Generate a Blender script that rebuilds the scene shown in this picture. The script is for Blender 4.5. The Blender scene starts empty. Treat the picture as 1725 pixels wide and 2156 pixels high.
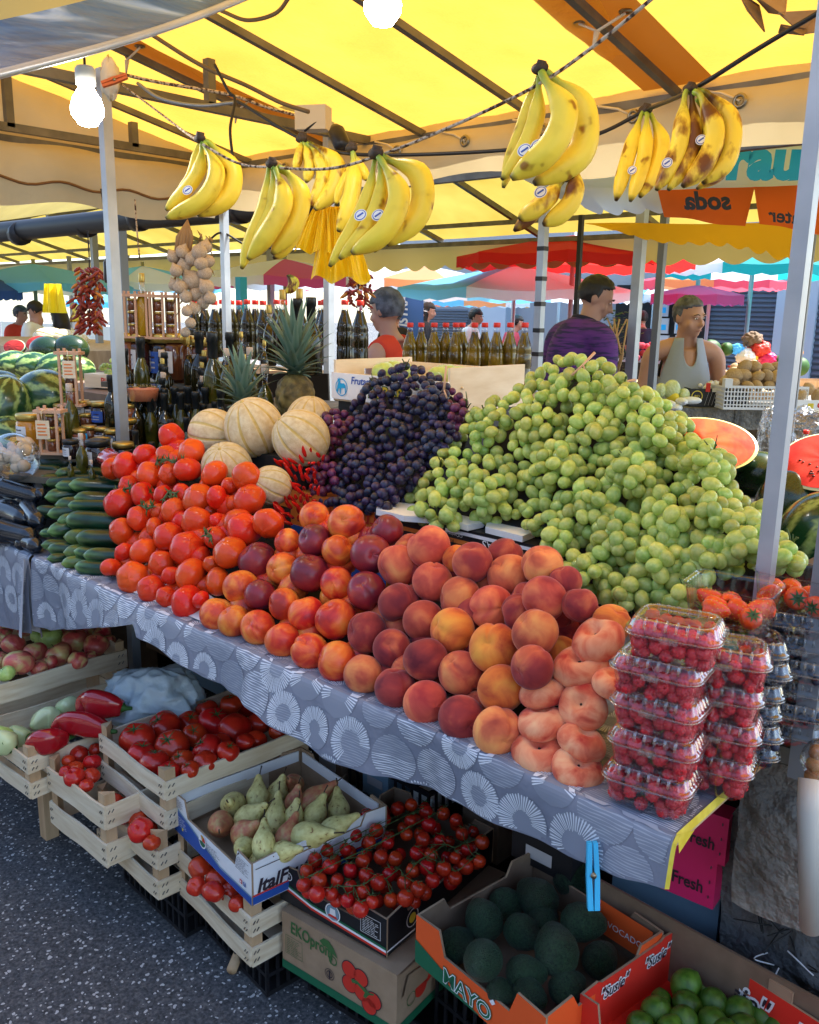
import bpy, math, random
from mathutils import Vector, Matrix, noise
rnd = random.Random(7)
R = math.radians
scene = bpy.context.scene
COL = scene.collection

# ---------------------------------------------------------------- camera
F, CX, CY, CAMH = 1860.0, 862.5, 1078.0, 1.6          # focal length / centre on a 1725 x 2156 picture
_up = Vector((150, 8147, F)).normalized()
_fh = Vector((0, 0, -1)); _fh = (_fh - _up * _fh.dot(_up)).normalized()
_rt = _fh.cross(_up)
AZ = R(132.6)
_f = Vector((math.cos(AZ), math.sin(AZ), 0)); _r = Vector((math.sin(AZ), -math.cos(AZ), 0))
def cam2world(v):
    v = Vector(v); return _f * v.dot(_fh) + _r * v.dot(_rt) + Vector((0, 0, 1)) * v.dot(_up)
CM = Matrix([cam2world((1, 0, 0)), cam2world((0, 1, 0)), cam2world((0, 0, 1))]).transposed()
EYE = Vector((0, 0, CAMH))
cam_d = bpy.data.cameras.new('camera'); cam = bpy.data.objects.new('camera', cam_d); COL.objects.link(cam)
cam.matrix_world = Matrix.Translation(EYE) @ CM.to_4x4()
cam_d.sensor_fit = 'HORIZONTAL'; cam_d.sensor_width = 36; cam_d.lens = 36 * F / 1725
cam_d.clip_start = .05; cam_d.clip_end = 500
scene.camera = cam

# ---------------------------------------------------------------- world, sun, exposure
SUN_EL, SUN_AZ = R(58), R(62)                          # azimuth measured counter-clockwise from +X: the sun stands behind the stall
world = bpy.data.worlds.new("World"); scene.world = world; world.use_nodes = True
nt = world.node_tree; bg = nt.nodes['Background']
sky = nt.nodes.new('ShaderNodeTexSky'); sky.sky_type = 'NISHITA'; sky.sun_disc = False
sky.sun_elevation = SUN_EL; sky.sun_rotation = R(90) - SUN_AZ
nt.links.new(sky.outputs[0], bg.inputs[0]); bg.inputs[1].default_value = .15
sd = bpy.data.lights.new('sun', 'SUN'); sd.energy = 4.5; sd.angle = R(.5); sd.color = (1, .95, .86)
sun = bpy.data.objects.new('sun', sd); COL.objects.link(sun)
sdir = Vector((math.cos(SUN_AZ) * math.cos(SUN_EL), math.sin(SUN_AZ) * math.cos(SUN_EL), math.sin(SUN_EL)))
sun.rotation_euler = sdir.to_track_quat('Z', 'Y').to_euler(); sun.location = sdir * 30
vs = scene.view_settings; vs.view_transform = 'Standard'; vs.look = 'None'; vs.gamma = 1; vs.use_curve_mapping = False
vs.exposure = 1.92
scene.cycles.max_bounces = 8; scene.cycles.transparent_max_bounces = 24
scene.cycles.transmission_bounces = 6; scene.cycles.caustics_reflective = False; scene.cycles.caustics_refractive = False
scene.cycles.sample_clamp_indirect = 6

# ---------------------------------------------------------------- survey helpers: where a sight line meets a plane of the place
def ray(x, y): return CM @ Vector(((x - CX) / F, -(y - CY) / F, -1))
def atZ(x, y, z): d = ray(x, y); return EYE + d * ((z - CAMH) / d.z)
def atY(x, y, v): d = ray(x, y); return EYE + d * (v / d.y)
def atX(x, y, v): d = ray(x, y); return EYE + d * (v / d.x)
def atT(x, y, t): return EYE + ray(x, y) * t
def atS(x, y, y0, z0, m):
    d = ray(x, y); t = (z0 - m * y0 - CAMH) / (d.z - m * d.y); return EYE + d * t, t
def px(p):
    c = CM.transposed() @ (Vector(p) - EYE); return CX + F * c.x / -c.z, CY - F * c.y / -c.z, -c.z

# ---------------------------------------------------------------- materials
MATS = {}
def mat(name, col=(.5, .5, .5), rough=.5, metal=0, spec=.5, ramp=None, scale=5, detail=3, dist=0, stretch=None, bump=None,
        var=0, huev=0, coat=0, trans=0, ior=1.45, alpha=None, translucent=0, emit=0, attr=False, sss=0, wave=None, fuzz=0, wrinkle=None):
    m = bpy.data.materials.new(name); m.use_nodes = True; n = m.node_tree; N = n.nodes; L = n.links; MATS[name] = m
    b = N['Principled BSDF']; out = N['Material Output']
    b.inputs['Base Color'].default_value = (*col, 1); b.inputs['Roughness'].default_value = rough
    b.inputs['Metallic'].default_value = metal; b.inputs['Specular IOR Level'].default_value = spec
    b.inputs['Coat Weight'].default_value = coat; b.inputs['Coat Roughness'].default_value = .08
    b.inputs['Transmission Weight'].default_value = trans; b.inputs['IOR'].default_value = ior
    if sss:
        b.inputs['Subsurface Weight'].default_value = sss; b.inputs['Subsurface Radius'].default_value = (1, .8, .3); b.inputs['Subsurface Scale'].default_value = .008
    if fuzz:
        b.inputs['Sheen Weight'].default_value = fuzz; b.inputs['Sheen Roughness'].default_value = .4
    tc = N.new('ShaderNodeTexCoord'); mp = N.new('ShaderNodeMapping'); L.new(tc.outputs['Object'], mp.inputs[0])
    oi = N.new('ShaderNodeObjectInfo')
    if stretch: mp.inputs['Scale'].default_value = stretch
    cb = N.new('ShaderNodeCombineXYZ'); mu = N.new('ShaderNodeMath'); mu.operation = 'MULTIPLY'; mu.inputs[1].default_value = 37
    L.new(oi.outputs['Random'], mu.inputs[0]); L.new(mu.outputs[0], cb.inputs[0]); L.new(mu.outputs[0], cb.inputs[2]); L.new(cb.outputs[0], mp.inputs['Location'])
    src = None
    if ramp:
        nz = N.new('ShaderNodeTexNoise'); nz.inputs['Scale'].default_value = scale; nz.inputs['Detail'].default_value = detail
        nz.inputs['Distortion'].default_value = dist; L.new(mp.outputs[0], nz.inputs[0])
        f = nz.outputs[0]
        if wave:
            wv = N.new('ShaderNodeTexWave'); wv.inputs['Scale'].default_value = wave[0]; wv.inputs['Distortion'].default_value = wave[1]
            wv.inputs['Detail'].default_value = 3; wv.inputs['Detail Scale'].default_value = wave[2]; L.new(mp.outputs[0], wv.inputs[0]); f = wv.outputs[1]
        cr = N.new('ShaderNodeValToRGB'); L.new(f, cr.inputs[0]); e = cr.color_ramp.elements
        while len(e) < len(ramp): e.new(.5)
        for k, (p, c) in enumerate(ramp): e[k].position = p; e[k].color = (*c, 1)
        src = cr.outputs[0]
    if attr:
        at = N.new('ShaderNodeVertexColor'); at.layer_name = 'Col'
        if src:
            mx = N.new('ShaderNodeMix'); mx.data_type = 'RGBA'; mx.blend_type = 'MULTIPLY'; mx.inputs[0].default_value = 1
            L.new(at.outputs[0], mx.inputs[6]); L.new(src, mx.inputs[7]); src = mx.outputs[2]
        else: src = at.outputs[0]
    if var or huev:
        hs = N.new('ShaderNodeHueSaturation'); mr = N.new('ShaderNodeMapRange'); mr.inputs[3].default_value = 1 - var; mr.inputs[4].default_value = 1 + var
        L.new(oi.outputs['Random'], mr.inputs[0]); L.new(mr.outputs[0], hs.inputs['Value'])
        if huev:
            m2 = N.new('ShaderNodeMath'); m2.operation = 'MULTIPLY'; m2.inputs[1].default_value = 7.31; L.new(oi.outputs['Random'], m2.inputs[0])
            m3 = N.new('ShaderNodeMath'); m3.operation = 'FRACT'; L.new(m2.outputs[0], m3.inputs[0])
            m4 = N.new('ShaderNodeMapRange'); m4.inputs[3].default_value = .5 - huev; m4.inputs[4].default_value = .5 + huev
            L.new(m3.outputs[0], m4.inputs[0]); L.new(m4.outputs[0], hs.inputs['Hue'])
        if src: L.new(src, hs.inputs['Color'])
        else: hs.inputs['Color'].default_value = (*col, 1)
        src = hs.outputs[0]
    if src: L.new(src, b.inputs['Base Color'])
    if bump:
        nb = N.new('ShaderNodeTexNoise'); nb.inputs['Scale'].default_value = bump[0]; nb.inputs['Detail'].default_value = 4; L.new(mp.outputs[0], nb.inputs[0])
        bp = N.new('ShaderNodeBump'); bp.inputs['Strength'].default_value = bump[1]; bp.inputs['Distance'].default_value = bump[2] if len(bump) > 2 else .002
        L.new(nb.outputs[0], bp.inputs['Height']); L.new(bp.outputs[0], b.inputs['Normal'])
    sh = b.outputs[0]
    if translucent:
        tr = N.new('ShaderNodeBsdfTranslucent'); ms = N.new('ShaderNodeMixShader'); ms.inputs[0].default_value = translucent
        if src: L.new(src, tr.inputs[0])
        else: tr.inputs[0].default_value = (*col, 1)
        L.new(sh, ms.inputs[1]); L.new(tr.outputs[0], ms.inputs[2]); sh = ms.outputs[0]
    if alpha is not None:                               # thin clear plastic: see-through with a fresnel sheen
        tp = N.new('ShaderNodeBsdfTransparent'); ms = N.new('ShaderNodeMixShader'); tp.inputs[0].default_value = (.95, .97, .98, 1)
        fr = N.new('ShaderNodeLayerWeight'); fr.inputs[0].default_value = .28
        if alpha < .1:
            gl = N.new('ShaderNodeBsdfGlossy'); gl.inputs['Roughness'].default_value = rough
            if bump: L.new(bp.outputs[0], gl.inputs['Normal']); L.new(bp.outputs[0], fr.inputs['Normal'])
            sh = gl.outputs[0]
        ad = N.new('ShaderNodeMapRange'); ad.inputs[3].default_value = alpha; ad.inputs[4].default_value = .75; L.new(fr.outputs['Facing'], ad.inputs[0])
        L.new(ad.outputs[0], ms.inputs[0]); L.new(tp.outputs[0], ms.inputs[1]); L.new(sh, ms.inputs[2]); sh = ms.outputs[0]
    if emit:
        b.inputs['Emission Color'].default_value = (*col, 1); b.inputs['Emission Strength'].default_value = emit
    if sh is not b.outputs[0]: L.new(sh, out.inputs[0])
    return m
def M(x): return MATS[x] if isinstance(x, str) else x

# ---------------------------------------------------------------- mesh builder
class MB:
    def __init__(s): s.v = []; s.f = []; s.m = []; s.s = []; s.c = []; s.col = None
    def add(s, vs, fs, m=0, smooth=True, X=None, cols=None):
        o = len(s.v)
        for i, p in enumerate(vs):
            s.v.append(tuple(X @ Vector(p)) if X else tuple(p)); s.c.append(cols[i] if cols else (s.col or (1, 1, 1)))
        for f in fs: s.f.append(tuple(i + o for i in f)); s.m.append(m); s.s.append(smooth)
        return s
    def box(s, a, b, m=0, X=None):
        (x0, y0, z0), (x1, y1, z1) = a, b
        v = [(x0, y0, z0), (x1, y0, z0), (x1, y1, z0), (x0, y1, z0), (x0, y0, z1), (x1, y0, z1), (x1, y1, z1), (x0, y1, z1)]
        return s.add(v, [(0, 3, 2, 1), (4, 5, 6, 7), (0, 1, 5, 4), (1, 2, 6, 5), (2, 3, 7, 6), (3, 0, 4, 7)], m, False, X)
    def bar(s, p, q, w, h, m=0, up=(0, 0, 1)):
        p, q = Vector(p), Vector(q); d = (q - p).normalized(); u = Vector(up)
        if abs(d.dot(u)) > .98: u = Vector((0, 1, 0))
        a = d.cross(u).normalized() * w / 2; b = a.cross(d).normalized() * h / 2
        v = [p - a - b, p + a - b, p + a + b, p - a + b, q - a - b, q + a - b, q + a + b, q - a + b]
        return s.add(v, [(0, 3, 2, 1), (4, 5, 6, 7), (0, 1, 5, 4), (1, 2, 6, 5), (2, 3, 7, 6), (3, 0, 4, 7)], m, False)
    def tube(s, pts, r, n=8, m=0, caps=True, cols=None, flat=1, X=None, lobes=None):
        pts = [Vector(p) for p in pts]; k = len(pts); vs = []; cc = []
        rr = r if isinstance(r, (list, tuple)) else [r] * k
        ref = Vector((0, 0, 1)); prev = None
        for i, p in enumerate(pts):
            d = (pts[min(i + 1, k - 1)] - pts[max(i - 1, 0)]).normalized()
            if prev is None:
                a = d.cross(ref if abs(d.z) < .95 else Vector((1, 0, 0))).normalized()
            else: a = (prev - d * prev.dot(d)).normalized()
            prev = a; b = d.cross(a)
            for j in range(n):
                t = 2 * math.pi * j / n; q = rr[i] * (1 + (lobes[1] * math.cos(lobes[0] * t) if lobes else 0))
                vs.append(p + a * math.cos(t) * q + b * math.sin(t) * q * flat); cc.append(cols[i] if cols else (s.col or (1, 1, 1)))
        fs = [(i * n + j, i * n + (j + 1) % n, (i + 1) * n + (j + 1) % n, (i + 1) * n + j) for i in range(k - 1) for j in range(n)]
        if caps: fs.append(tuple(reversed(range(n)))); fs.append(tuple((k - 1) * n + j for j in range(n)))
        return s.add(vs, fs, m, True, X, cc)
    def lathe(s, prof, n=20, m=0, X=None, mi=None, cols=None):
        k = len(prof); vs = []; cc = []
        for i, (r, z) in enumerate(prof):
            for j in range(n):
                t = 2 * math.pi * j / n; vs.append((r * math.cos(t), r * math.sin(t), z)); cc.append(cols[i] if cols else (s.col or (1, 1, 1)))
        o = len(s.v); s.add(vs, [], m, True, X, cc)
        for i in range(k - 1):
            for j in range(n):
                s.f.append((o + i * n + j, o + i * n + (j + 1) % n, o + (i + 1) * n + (j + 1) % n, o + (i + 1) * n + j)); s.m.append(mi[i] if mi else m); s.s.append(True)
        for i, rev in ((0, True), (k - 1, False)):
            if prof[i][0] > 1e-5:
                f = [o + i * n + j for j in range(n)]
                s.f.append(tuple(reversed(f)) if rev else tuple(f)); s.m.append((mi[0] if rev else mi[-1]) if mi else m); s.s.append(False)
        return s
    def grid(s, fn, nu, nv, m=0, smooth=True, cu=False, X=None, cfn=None, mfn=None):
        vs = []; cc = []
        for j in range(nv + 1):
            for i in range(nu if cu else nu + 1):
                vs.append(fn(i / nu, j / nv)); cc.append(cfn(i / nu, j / nv) if cfn else (s.col or (1, 1, 1)))
        w = nu if cu else nu + 1; o = len(s.v); s.add(vs, [], m, smooth, X, cc)
        for j in range(nv):
            for i in range(nu):
                a = j * w + i; b = j * w + (i + 1) % w
                s.f.append((o + a, o + b, o + b + w, o + a + w)); s.m.append(mfn(i, j) if mfn else m); s.s.append(smooth)
        return s
    def ball(s, c, r, n=16, k=10, m=0, X=None, fn=None, cfn=None):
        rx, ry, rz = r if isinstance(r, (tuple, list)) else (r, r, r); c = Vector(c)
        def g(u, v):
            t = 2 * math.pi * u; f = math.pi * v; q = fn(t, f) if fn else 1
            return c + Vector((rx * q * math.sin(f) * math.cos(t), ry * q * math.sin(f) * math.sin(t), -rz * q * math.cos(f)))
        return s.grid(g, n, k, m, True, True, X, cfn)
    def poly(s, pts, th, m=0, X=None):                # flat polygon (x, y) with a thickness along z
        n = len(pts); v = [(p[0], p[1], 0) for p in pts] + [(p[0], p[1], th) for p in pts]
        f = [tuple(reversed(range(n))), tuple(range(n, 2 * n))] + [(i, (i + 1) % n, n + (i + 1) % n, n + i) for i in range(n)]
        return s.add(v, f, m, False, X)
    def text(s, txt, size, X, m=0, bold=0, shear=0, align='CENTER', sx=1, space=1):
        c = bpy.data.curves.new('lettering', 'FONT'); c.body = txt; c.size = size; c.align_x = align; c.align_y = 'CENTER'
        c.shear = shear; c.offset = bold; c.resolution_u = 3; c.space_character = space
        o = bpy.data.objects.new('lettering', c); COL.objects.link(o); me = o.to_mesh()
        vs = [(v.co.x * sx, v.co.y, 0) for v in me.vertices]; fs = [tuple(p.vertices) for p in me.polygons]
        o.to_mesh_clear(); bpy.data.objects.remove(o); bpy.data.curves.remove(c)
        return s.add(vs, fs, m, False, X)
    def mesh(s, name, mats):
        me = bpy.data.meshes.new(name); me.from_pydata(s.v, [], s.f)
        for q in mats: me.materials.append(M(q))
        me.polygons.foreach_set('material_index', s.m); me.polygons.foreach_set('use_smooth', s.s)
        if any(c != (1, 1, 1) for c in s.c):
            ca = me.color_attributes.new('Col', 'FLOAT_COLOR', 'POINT')
            ca.data.foreach_set('color', [q for c in s.c for q in (*c, 1)])
        me.update(); return me
    def build(s, name, mats, parent=None, loc=None, rot=None, scale=None, at=None):
        if at is not None:                              # vertices given in world space, origin moved to the thing's base
            a = Vector(at); s.v = [tuple(Vector(p) - a) for p in s.v]
            if not parent: loc = a
        if isinstance(mats, str) or not isinstance(mats, (list, tuple)): mats = [mats]
        return link(name, s.mesh(name, mats), parent, loc, rot, scale)
def link(name, me, parent=None, loc=None, rot=None, scale=None):
    o = bpy.data.objects.new(name, me); COL.objects.link(o)
    if parent: o.parent = parent
    if loc is not None: o.location = loc
    if rot is not None: o.rotation_euler = rot
    if scale is not None: o.scale = scale if isinstance(scale, (tuple, list)) else (scale,) * 3
    return o
def tag(o, label=None, cat=None, group=None, kind=None):
    if label: o['label'] = label
    if cat: o['category'] = cat
    if group: o['group'] = group
    if kind: o['kind'] = kind
    return o
def thing(name, label, cat, loc=(0, 0, 0), rot=0, group=None):
    o = bpy.data.objects.new(name, None); COL.objects.link(o); o.location = loc; o.empty_display_size = .05
    o.rotation_euler = rot if isinstance(rot, tuple) else (0, 0, rot); return tag(o, label, cat, group)
def copy_tree(o, parent=None, kids=None):
    c = o.copy(); COL.objects.link(c); c.parent = parent
    for ch in KIDS(o): copy_tree(ch, c)
    return c
def KIDS(o): return [x for x in list(COL.objects) if x.parent == o] if o.name not in _kc else _kc[o.name]
_kc = {}
def proto(o, depth=1):                                  # remember a thing's parts once so that copying stays quick
    _kc[o.name] = [x for x in list(COL.objects) if x.parent == o]
    for k in _kc[o.name]: proto(k)
    return o
def TM(loc=(0, 0, 0), rz=0, rx=0, ry=0, s=1): return Matrix.Translation(loc) @ Matrix.Rotation(rz, 4, 'Z') @ Matrix.Rotation(ry, 4, 'Y') @ Matrix.Rotation(rx, 4, 'X') @ Matrix.Scale(s, 4)
def frame(o, xdir, ydir):                               # matrix with given x and y axes at origin o
    x = Vector(xdir).normalized(); y = Vector(ydir); y = (y - x * y.dot(x)).normalized(); z = x.cross(y)
    m = Matrix((x, y, z)).transposed().to_4x4(); m.translation = Vector(o); return m
ORD = 'zeroth first second third fourth fifth sixth seventh eighth ninth tenth eleventh twelfth thirteenth fourteenth fifteenth sixteenth seventeenth eighteenth nineteenth twentieth'.split()
def od(n): return ORD[n] if n < len(ORD) else str(n) + 'th'
def rowlabels(objs, fmt, nrows, looks=None):
    """name each of a heap by its row from the top of the picture and its place in that row"""
    P = [(px(o.matrix_world.translation if o.parent else o.location), o) for o in objs]
    P.sort(key=lambda a: a[0][1]); n = len(P); k = 0
    for r in range(nrows):
        e = round(n * (r + 1) / nrows); row = sorted(P[k:e], key=lambda a: a[0][0]); k = e
        for i, (_, o) in enumerate(row):
            o['label'] = fmt.format(look=(o.get('look') or ''), row=od(r + 1), n=od(i + 1)).strip()
    for _, o in P:
        if 'look' in o: del o['look']
# ---------------------------------------------------------------- materials
mat('asphalt', rough=.75, ramp=[(.3, (.025, .027, .03)), (.5, (.062, .065, .070)), (.7, (.13, .13, .13))], scale=130, detail=4, bump=(120, .5, .004))
_n = MATS['asphalt'].node_tree                          # pale stone chips set in the dark asphalt
_v = _n.nodes.new('ShaderNodeTexVoronoi'); _v.inputs['Scale'].default_value = 88; _t = _n.nodes.new('ShaderNodeTexCoord')
_nn = _n.nodes.new('ShaderNodeTexNoise'); _nn.inputs['Scale'].default_value = 40; _ad = _n.nodes.new('ShaderNodeMix'); _ad.data_type = 'RGBA'; _ad.inputs[0].default_value = .02; _ad.blend_type = 'ADD'
_n.links.new(_t.outputs['Object'], _nn.inputs[0]); _n.links.new(_t.outputs['Object'], _ad.inputs[6]); _n.links.new(_nn.outputs['Color'], _ad.inputs[7]); _n.links.new(_ad.outputs[2], _v.inputs[0])
_sp = _n.nodes.new('ShaderNodeSeparateColor'); _n.links.new(_v.outputs['Color'], _sp.inputs[0])
_mr = _n.nodes.new('ShaderNodeMapRange'); _mr.inputs[1].default_value = .35; _mr.inputs[2].default_value = 1; _mr.inputs[3].default_value = 0; _mr.inputs[4].default_value = .42; _n.links.new(_sp.outputs[0], _mr.inputs[0])
_lt = _n.nodes.new('ShaderNodeMath'); _lt.operation = 'LESS_THAN'; _n.links.new(_v.outputs['Distance'], _lt.inputs[0]); _n.links.new(_mr.outputs[0], _lt.inputs[1])
_mx = _n.nodes.new('ShaderNodeMix'); _mx.data_type = 'RGBA'; _n.links.new(_lt.outputs[0], _mx.inputs[0]); _b = _n.nodes['Principled BSDF']
_n.links.new(_b.inputs['Base Color'].links[0].from_socket, _mx.inputs[6]); _mx.inputs[7].default_value = (.46, .46, .45, 1); _n.links.new(_mx.outputs[2], _b.inputs['Base Color'])
mat('tarp_yellow', (.9, .62, .03), .55, ramp=[(.24, (.26, .12, .02)), (.29, (.60, .31, .04)), (.7, (.74, .40, .06))], scale=3.4, detail=10, translucent=.42, bump=(7, 1, .05))
mat('tarp_seam', (.50, .25, .05), .6, translucent=.3)
mat('tarp_beige', ramp=[(.3, (.52, .42, .23)), (.7, (.66, .54, .31))], rough=.5, scale=3, translucent=.22, bump=(6, .5, .02))
mat('tarp_olive', ramp=[(.3, (.34, .25, .04)), (.7, (.44, .34, .07))], rough=.6, scale=2, translucent=.4, bump=(5, .4, .02))
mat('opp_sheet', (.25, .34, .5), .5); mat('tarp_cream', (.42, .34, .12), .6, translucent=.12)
mat('piping', (.16, .08, .03), .6)
mat('awning_silver', spec=.3, ramp=[(.3, (.03, .07, .15)), (.55, (.08, .17, .32)), (.72, (.40, .55, .75))], scale=5, detail=4, dist=2.2, stretch=(.6, .6, 2), rough=.34, metal=.25, coat=.2, bump=(5, .8, .05))  # blue plastic, its ramp also holding the reflected sky in the colour
mat('steel_dark', ramp=[(.3, (.11, .105, .09)), (.7, (.19, .18, .155))], scale=12, rough=.5, metal=.5)
mat('steel_post', ramp=[(.3, (.34, .38, .43)), (.7, (.45, .49, .54))], scale=9, rough=.38, metal=.45, bump=(60, .15))
mat('steel_grey', (.22, .24, .27), .45, metal=.4)
mat('black_pipe', (.010, .010, .012), .5)
mat('black_tape', (.012, .012, .014), .4)
mat('ring', (.25, .22, .16), .3, metal=.9)
mat('rope', ramp=[(.42, (.07, .035, .02)), (.55, (.55, .45, .33))], scale=120, rough=.9, bump=(300, .8))
mat('cable', (.012, .012, .013), .5)
mat('cable_brown', (.14, .09, .04), .6)
mat('bulb', (1, .96, .88), .3, emit=22)
mat('socket', (.5, .5, .46), .5)
mat('rag', (.62, .55, .42), .9)
mat('peg_orange', (.55, .12, .03), .5)
mat('peg_blue', (.03, .42, .72), .35)
mat('cloth_base', ramp=[(.3, (.155, .175, .23)), (.7, (.20, .22, .285))], scale=4, rough=.36, coat=.12, bump=(9, .8, .02))
mat('cloth_disc', (.215, .24, .30), .4)
mat('cloth_grey', (.34, .37, .43), .4); mat('cloth_white', (.66, .70, .76), .4)
mat('cloth_under', (.42, .42, .46), .6)
mat('cloth_hem', ramp=[(.4, (.55, .42, .02)), (.6, (.66, .55, .06))], scale=30, rough=.6)
mat('wood_crate', ramp=[(.3, (.60, .47, .30)), (.7, (.78, .68, .50))], scale=14, detail=6, stretch=(.6, .6, 5), rough=.7, bump=(30, .35))
mat('wood_post', ramp=[(.3, (.42, .27, .14)), (.7, (.60, .42, .25))], scale=10, detail=5, stretch=(3, 3, .5), rough=.75, bump=(40, .4))
mat('wood_pale', ramp=[(.3, (.72, .57, .36)), (.7, (.86, .74, .54))], scale=8, detail=5, stretch=(1, 1, 5), rough=.6)
mat('wood_pink', (.62, .38, .24), .6)
mat('staple', (.12, .12, .13), .4, metal=.8)
mat('cardboard', ramp=[(.3, (.30, .20, .12)), (.7, (.38, .26, .16))], scale=20, detail=5, rough=.85, bump=(90, .2))
mat('cardboard_dark', ramp=[(.3, (.16, .105, .065)), (.7, (.21, .14, .09))], scale=20, detail=5, rough=.85)
for nm, c in dict(card_white=(.78, .79, .8), card_blue=(.015, .08, .35), card_black=(.012, .012, .014), card_orange=(.85, .11, .02), card_red=(.72, .035, .02),
                  card_green=(.012, .13, .06), card_pink=(.66, .02, .14), card_lightblue=(.2, .32, .42), ink_green=(.05, .14, .04), ink_dark=(.03, .02, .03), ink_white=(.85, .85, .85),
                  ink_red=(.62, .035, .02), ink_orange=(.75, .2, .03), ink_blue=(.03, .1, .42), ink_yellow=(.85, .68, .05), ink_teal=(.01, .38, .72), print_white=(.72, .82, .95), ink_grey=(.45, .45, .47)).items():
    mat(nm, c, .5)
mat('foam', (.78, .8, .78), .8, sss=.1)
mat('plastic_black', (.012, .012, .014), .38, bump=(40, .1))
mat('plastic_white', (.75, .77, .8), .4)
mat('clear', (1, 1, 1), .03, alpha=.04); mat('clear_edge', (1, 1, 1), .12, alpha=.09)
mat('clear_bag', (1, 1, 1), .16, alpha=.09, bump=(22, 1, .03))
mat('bag_white', (.62, .76, .84), .25, coat=.6, translucent=.35, bump=(9, 1, .03))
mat('bag_yellow', (.95, .72, .02), .35, translucent=.35, bump=(9, .9, .02))
mat('net', (.02, .02, .02), .6)
# produce
mat('tomato', ramp=[(.3, (.64, .032, .006)), (.75, (.74, .070, .010))], scale=1.1, rough=.3, spec=.3, coat=.3, var=.12, huev=.008)
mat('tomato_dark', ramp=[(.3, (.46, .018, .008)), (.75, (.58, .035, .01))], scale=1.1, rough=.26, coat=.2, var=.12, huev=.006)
mat('calyx', (.035, .10, .02), .6)
mat('vine', (.07, .12, .03), .6)
mat('nectarine', ramp=[(.30, (.36, .02, .02)), (.44, (.62, .055, .02)), (.56, (.78, .17, .03)), (.72, (.85, .36, .06))], scale=.75, detail=5, dist=.6, rough=.33, spec=.45, var=.1, huev=.008, bump=(60, .05))
mat('nectarine_dark', ramp=[(.3, (.11, .012, .03)), (.6, (.26, .02, .03)), (.8, (.5, .05, .03))], scale=.8, detail=5, rough=.3, var=.12)
mat('peach', ramp=[(.30, (.30, .035, .032)), (.48, (.54, .10, .055)), (.62, (.72, .21, .08)), (.8, (.82, .38, .12))], scale=.75, detail=3.5, dist=.4, rough=.75, spec=.2, fuzz=.18, var=.16, huev=.008, bump=(70, .1))
mat('peach_dark', ramp=[(.32, (.16, .02, .03)), (.52, (.34, .045, .04)), (.68, (.56, .13, .06)), (.82, (.80, .34, .08))], scale=.75, detail=3.5, dist=.4, rough=.75, spec=.2, fuzz=.2, var=.12)
mat('peach_gold', ramp=[(.32, (.45, .05, .025)), (.5, (.72, .20, .04)), (.7, (.82, .34, .055))], scale=.8, detail=6, dist=.6, rough=.72, spec=.2, fuzz=.18, var=.06)
mat('flat_peach', ramp=[(.30, (.50, .05, .035)), (.43, (.72, .18, .09)), (.58, (.84, .36, .19)), (.8, (.88, .54, .28))], scale=1.1, detail=5, dist=.5, rough=.75, spec=.2, fuzz=.2, var=.08)
mat('grape_green', ramp=[(.3, (.40, .57, .12)), (.7, (.66, .78, .26))], scale=1.5, rough=.22, spec=.4, coat=.35, var=.22, huev=.024, translucent=.3)
mat('grape_black', ramp=[(.3, (.012, .010, .032)), (.7, (.045, .040, .11))], scale=1.6, rough=.34, spec=.45, var=.35, huev=.05)
mat('grape_purple', ramp=[(.3, (.06, .014, .05)), (.7, (.16, .035, .10))], scale=1.6, rough=.34, spec=.45, var=.3, huev=.03)
mat('melon', ramp=[(.35, (.70, .55, .30)), (.65, (.84, .72, .46))], scale=5, rough=.72, var=.06, bump=(38, .9, .004))
mat('melon_groove', ramp=[(.35, (.66, .46, .12)), (.65, (.74, .56, .20))], scale=6, rough=.72, bump=(38, .7, .004))
mat('zucchini', attr=True, ramp=[(.35, (.45, .5, .45)), (.7, (1, 1, 1))], scale=14, stretch=(1, 1, .08), rough=.3, coat=.15, var=.25)
mat('zucchini_dark', (.008, .012, .02), .2, var=.5, coat=.4, bump=(30, .12))
mat('chilli', (.62, .015, .01), .22, var=.3, coat=.3)
mat('banana', attr=True, ramp=[(.30, (.35, .2, .1)), (.36, (.9, .88, .8)), (.5, (1, 1, 1))], scale=26, detail=2, rough=.42, spec=.4)
mat('banana_spotted', attr=True, ramp=[(.40, (.18, .07, .03)), (.46, (.5, .35, .2)), (.53, (1, 1, 1))], scale=24, detail=4, stretch=(1, 1, .6), rough=.45)
mat('banana_crown', (.05, .03, .015), .7)
mat('watermelon', attr=True, ramp=[(.3, (.7, .8, .6)), (.7, (1, 1, 1))], scale=14, rough=.25, coat=.3)
mat('melon_flesh', ramp=[(.35, (.50, .03, .008)), (.65, (.64, .10, .02))], scale=14, detail=6, dist=1, rough=.5, spec=.2, bump=(40, .3))
mat('melon_flesh_red', ramp=[(.35, (.46, .018, .018)), (.65, (.58, .05, .035))], scale=14, detail=6, rough=.5, spec=.2, bump=(40, .3))
mat('rind', (.78, .68, .22), .4)
mat('rind_pale', (.62, .68, .42), .4)
mat('seed', (.03, .012, .008), .4)
mat('pine_body', ramp=[(.4, (.10, .08, .03)), (.6, (.28, .22, .07))], scale=30, rough=.6)
mat('pine_leaf', attr=True, rough=.5, spec=.35)
mat('raspberry', (.60, .020, .030), .32, var=.2, sss=.1)
mat('blueberry', (.02, .024, .05), .5, var=.3)
mat('strawberry', ramp=[(.3, (.78, .05, .01)), (.7, (.85, .10, .015))], scale=6, rough=.28, coat=.3, var=.1)
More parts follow.
